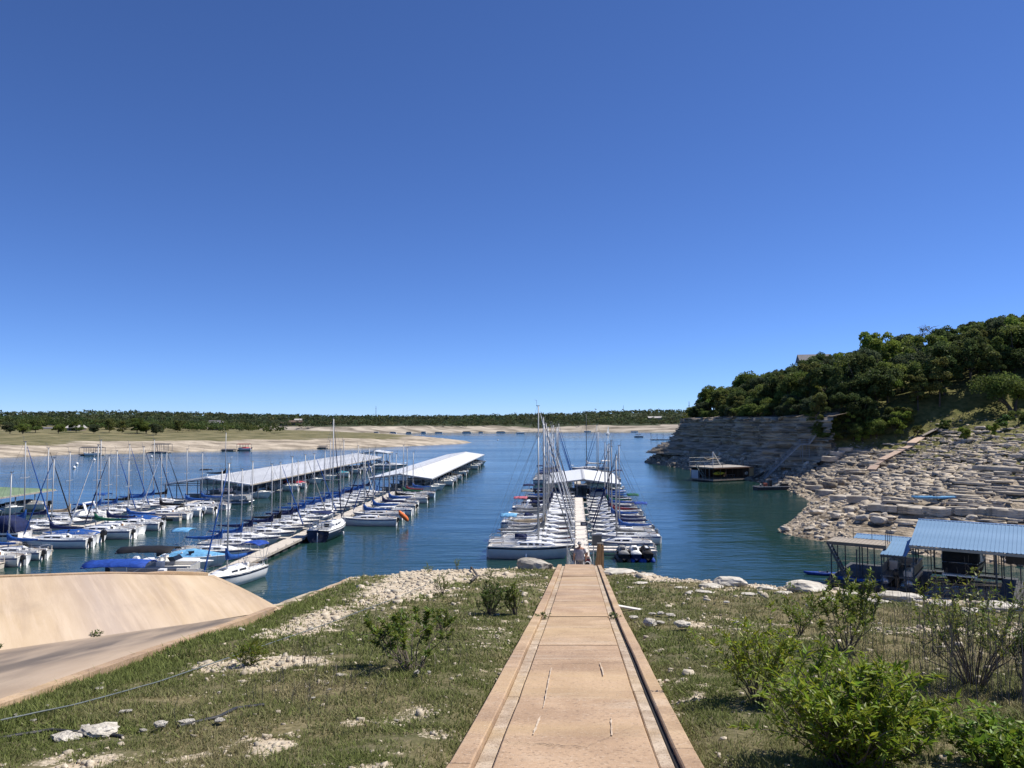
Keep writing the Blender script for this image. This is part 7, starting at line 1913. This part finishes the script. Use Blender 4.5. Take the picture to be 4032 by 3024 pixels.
# ------------------------------------------------------------------ houses, far docks and boats
wallc = [M('wall_tan', (.20, .165, .125), .8), M('wall_white', (.68, .67, .64), .8), M('wall_brown', (.10, .078, .058), .8), M('wall_green', (.30, .34, .29), .8)]
roofc = [M('roof_shingle_grey', (.12, .115, .12), .85, c2=(.18, .17, .17), scale=2), M('roof_brown', (.16, .11, .08), .85), M('roof_pale', (.50, .47, .43), .8)]
def house(label, x, y, z, w, dp, h, rh, wm, rm, rz=0, base=3, nwin=4):
    r_ = empty('house', (x, y, z), rz)
    MB().box((0, 0, (h - base) / 2), (w, dp, h + base)).build('wall', wm, r_)
    mb = MB(); e = .6
    mb.add([(-w / 2 - e, -dp / 2 - e, h), (w / 2 + e, -dp / 2 - e, h), (w / 2 + e, dp / 2 + e, h), (-w / 2 - e, dp / 2 + e, h), (-w / 2 - e, 0, h + rh), (w / 2 + e, 0, h + rh), (-w / 2 - e, -dp / 2 - e, h - .2), (w / 2 + e, -dp / 2 - e, h - .2), (w / 2 + e, dp / 2 + e, h - .2), (-w / 2 - e, dp / 2 + e, h - .2)],
           [(0, 1, 5, 4), (2, 3, 4, 5), (3, 0, 4), (1, 2, 5), (0, 6, 7, 1), (1, 7, 8, 2), (2, 8, 9, 3), (3, 9, 6, 0)])
    mb.build('roof', rm, r_)
    for i in range(nwin):
        xx = -w / 2 + (i + .5) * w / nwin; f = MB().box((xx, -dp / 2 - .02, h * .55), (w / nwin * .5, .1, h * .36)).build('window', wallc[1], r_); MB().box((xx, -dp / 2 - .075, h * .55), (w / nwin * .42, .02, h * .30)).build('pane', glassd, f)
    tag(r_, label, 'house'); return r_
q = aty(3205, 1440, 262); house('grey roofed house half hidden behind the wood on the hill', q.x, q.y, q.z - 1.9, 9.5, 8, 3.4, 2.4, wallc[3], roofc[0], R(-12), 6, 3)
for px, py, Y, w, h, rh, wm, rm, lab in ((300, 1699, 500, 9, 3.0, 1.8, wallc[0], roofc[2], 'tan house with pale roof and open porch among the peninsula trees'), (185, 1696, 520, 12, 2.2, .9, wallc[1], roofc[0], 'long low white house at the edge of the peninsula wood'), (850, 1676, 640, 10, 4, 2.2, wallc[0], roofc[0], 'tan house on the wooded shore above the pale bluff'),
                                      (1165, 1672, 1010, 16, 5, 2.5, wallc[2], roofc[1], 'large brown house with stacked gables above the far bluff'), (1118, 1671, 1010, 9, 3, 2, wallc[0], roofc[1], 'small brown roofed cabin beside the large brown house'), (1290, 1668, 1040, 18, 3, 1.4, wallc[2], roofc[1], 'long low brown house on the far bluff'), (195, 1660, 760, 34, 4, 1, wallc[1], roofc[2], 'long white building on the wooded ridge'), (1175, 1660, 1120, 10, 4, 2, wallc[1], roofc[2], 'small white house higher in the far wood'), (2578, 1654, 1500, 26, 6, 3, wallc[0], roofc[2], 'tan house on the far wooded hillside')):
    q = aty(px, py, Y); house(lab, q.x, q.y, q.z - (1.8 if Y > 600 else .6), w, 7, h, rh, wm, rm, 0, 8)
# far docks and boats
def shore_dock(label, px, py, wpx, h, rm, boat=None):
    c = atz(px, py, 0); s = c.y / FPX; w = wpx * s; r_ = empty('boat_dock', (c.x, c.y, 0))
    MB().box((0, 2, .35), (w, 5, .3)).build('floor', fascia, r_); MB().box((0, 2, .05), (w * .9, 4, .4)).build('floats', floatm, r_)
    mb = MB(); mb.add([(-w / 2, -.8, h - .2), (w / 2, -.8, h - .2), (w / 2, 4.8, h - .2), (-w / 2, 4.8, h - .2), (-w / 2, 2, h + .25), (w / 2, 2, h + .25)], [(0, 1, 5, 4), (2, 3, 4, 5), (3, 0, 4), (1, 2, 5), (0, 3, 2, 1)]); mb.build('roof', rm, r_)
    for i in range(5):
        for y in (-.5, 4.5): MB().tube([(-w / 2 + .2 + i * (w - .4) / 4, y, .3), (-w / 2 + .2 + i * (w - .4) / 4, y, h - .1)], .09, 5).build('post', postm, r_)
    tag(r_, label, 'boat dock', 'small docks on the far shores'); return c
droof = M('dock_roof_dark', (.07, .065, .065), .8); rroof = M('dock_roof_rust', (.20, .08, .06), .8)
c = shore_dock('dark roofed dock holding white boats on the peninsula shore', 352, 1794, 80, 3.2, droof); o = proto('run_plain', make_runabout); o.location = (c.x + 2.2, c.y - 1.2, .1); o.rotation_euler = (0, 0, R(10)); tag(o, 'white motorboat under the dark roofed peninsula dock', 'motorboat')
shore_dock('small dark two post dock farther along the peninsula shore', 630, 1784, 62, 3.8, droof)
c = shore_dock('rusty red roofed dock on the peninsula shore', 955, 1774, 46, 3.0, rroof); o = proto('run_red', make_runabout, cover='red'); o.location = (c.x + 1, c.y - .3, .2); tag(o, 'red covered boat under the rusty dock on the peninsula', 'motorboat')
shore_dock('low grey jetty beside the rusty dock', 895, 1776, 50, .75, droof)
shore_dock('low dark jetty at the peninsula shore nearest the tall masts', 1268, 1766, 34, 1.2, droof)
shore_dock('large green grey covered dock beyond the cliff end', 2612, 1733, 96, 5.2, M('dock_roof_greengrey', (.16, .20, .18), .7))
for i, (px, w, h, m_) in enumerate(((1482, 40, 4.2, wallc[1]), (1548, 36, 3.6, wallc[1]), (1610, 34, 3.4, wallc[0]), (1668, 36, 4.0, M('houseboat_blue', (.30, .42, .52), .6)), (1728, 38, 2.6, wallc[0]), (1838, 52, 3.6, wallc[3]), (1893, 28, 2.6, wallc[1]), (1972, 44, 3.0, wallc[0]))):
    q = atz(px, 1708 - .009 * (px - 1480), 0); s = q.y / FPX; L_ = w * s * (.55 + .3 * ((i * 37) % 10) / 10); h = h * .55
    r_ = empty('houseboat', (q.x, q.y, 0)); MB().box((0, 0, .5), (L_, 5, 1.2)).build('hull', wallc[1], r_); MB().box((-L_ * .03, 0, h * .6), (L_ * .72, 4, h * .8)).build('cabin', m_, r_); MB().box((0, 0, h * 1.02), (L_ * .92, 4.8, .25)).build('roof', roofc[2] if i < 4 else droof, r_)
    for k in range(4): MB().box((-L_ * .3 + k * L_ * .19, -2.05, h * .65), (L_ * .11, .1, h * .32)).build('window', glassd, r_)
    tag(r_, ['white houseboat with green trim, %s in the far moored line', 'white houseboat with low cabin, %s in the far moored line', 'tan houseboat, %s in the far moored line', 'pale blue houseboat, %s in the far moored line', 'low tan houseboat with dark roof, %s in the far moored line', 'greenish houseboat with dark roof, %s in the far moored line', 'small white cabin boat, %s in the far moored line', 'tan flat roofed houseboat, %s in the far moored line'][i].replace('with green trim, ', 'with tall cabin, ') % ORD[i], 'houseboat', 'houseboats moored along the far shore')
o = make_sailboat(L=8, B=2.6, fb=.9, mast=10, spr=1, furl=None, cover=False, seed=60, motor=False); q = atz(2395, 1713, 0); o.location = (q.x, q.y, 0); o.rotation_euler = (0, 0, R(60))
MB().add([(.4, 0, 2), (.4, 0, 9.6), (-3.2, .5, 2.1)], [(0, 1, 2)]).build('mainsail', COV['white'], o); MB().add([(.8, 0, 1.6), (.75, 0, 9), (3.7, .4, 1.4)], [(0, 1, 2)]).build('jib', COV['white'], o); tag(o, 'small sailboat under white sails out on the open lake', 'sailboat')
for i, (px, py, lab) in enumerate(((2500, 1702, 'white speedboat running on the far water'), (2047, 1708, 'white motorboat on open water near the far shore'), (2315, 1701, 'tiny motorboat close under the far shore'))):
    o = proto('run_plain', make_runabout); q = atz(px, py, 0); o.location = (q.x, q.y, 0); o.scale = (1.6, 1.6, 1.6); o.rotation_euler = (0, 0, R(180 * (i % 2))); tag(o, lab, 'motorboat', 'boats out on the lake')
o = make_pontoon(8, 2.6, top='black'); q = atz(2516, 1722, 0); o.location = (q.x, q.y, 0); tag(o, 'dark topped pontoon boat out on the lake before the cliff end', 'pontoon boat', 'boats out on the lake')
bu = None
for i, (px, py) in enumerate(((371, 1814), (303, 1830), (597, 1801), (292, 1845), (1960, 1733))):
    if bu is None:
        bu = empty('buoy'); MB().ell((0, 0, .25), (.45, .45, .5), 8, 6).build('float_ball', gel, bu, smooth=True); MB().tube([(0, 0, .6), (0, 0, .95)], .06, 5).build('stem', gel, bu); o = bu
    else: o = copy_tree(bu)
    q = atz(px, py, 0); o.location = (q.x, q.y, 0); tag(o, 'white mooring buoy floating on the lake', 'buoy', 'white buoys on the lake')
# radio masts on the skyline
for i, (px, Y, h) in enumerate(((1480, 2600, 42), (2455, 3000, 38), (2714, 1500, 40))):
    q = aty(px, 1650, Y); z = float(far_h(q.x, q.y)); o = MB().tube([(0, 0, 0), (0, 0, h)], [1.0, .5], 5).tube([(-1.5, 0, h * .8), (1.5, 0, h * .8)], .4, 4).build('radio_mast', postm); o.location = (q.x, q.y, z); tag(o, ['thin radio mast on the skyline above the houseboats', 'thin radio mast on the far rounded hill', 'thin radio mast on the skyline beside the cliff wood'][i], 'radio mast', 'radio masts on the horizon')
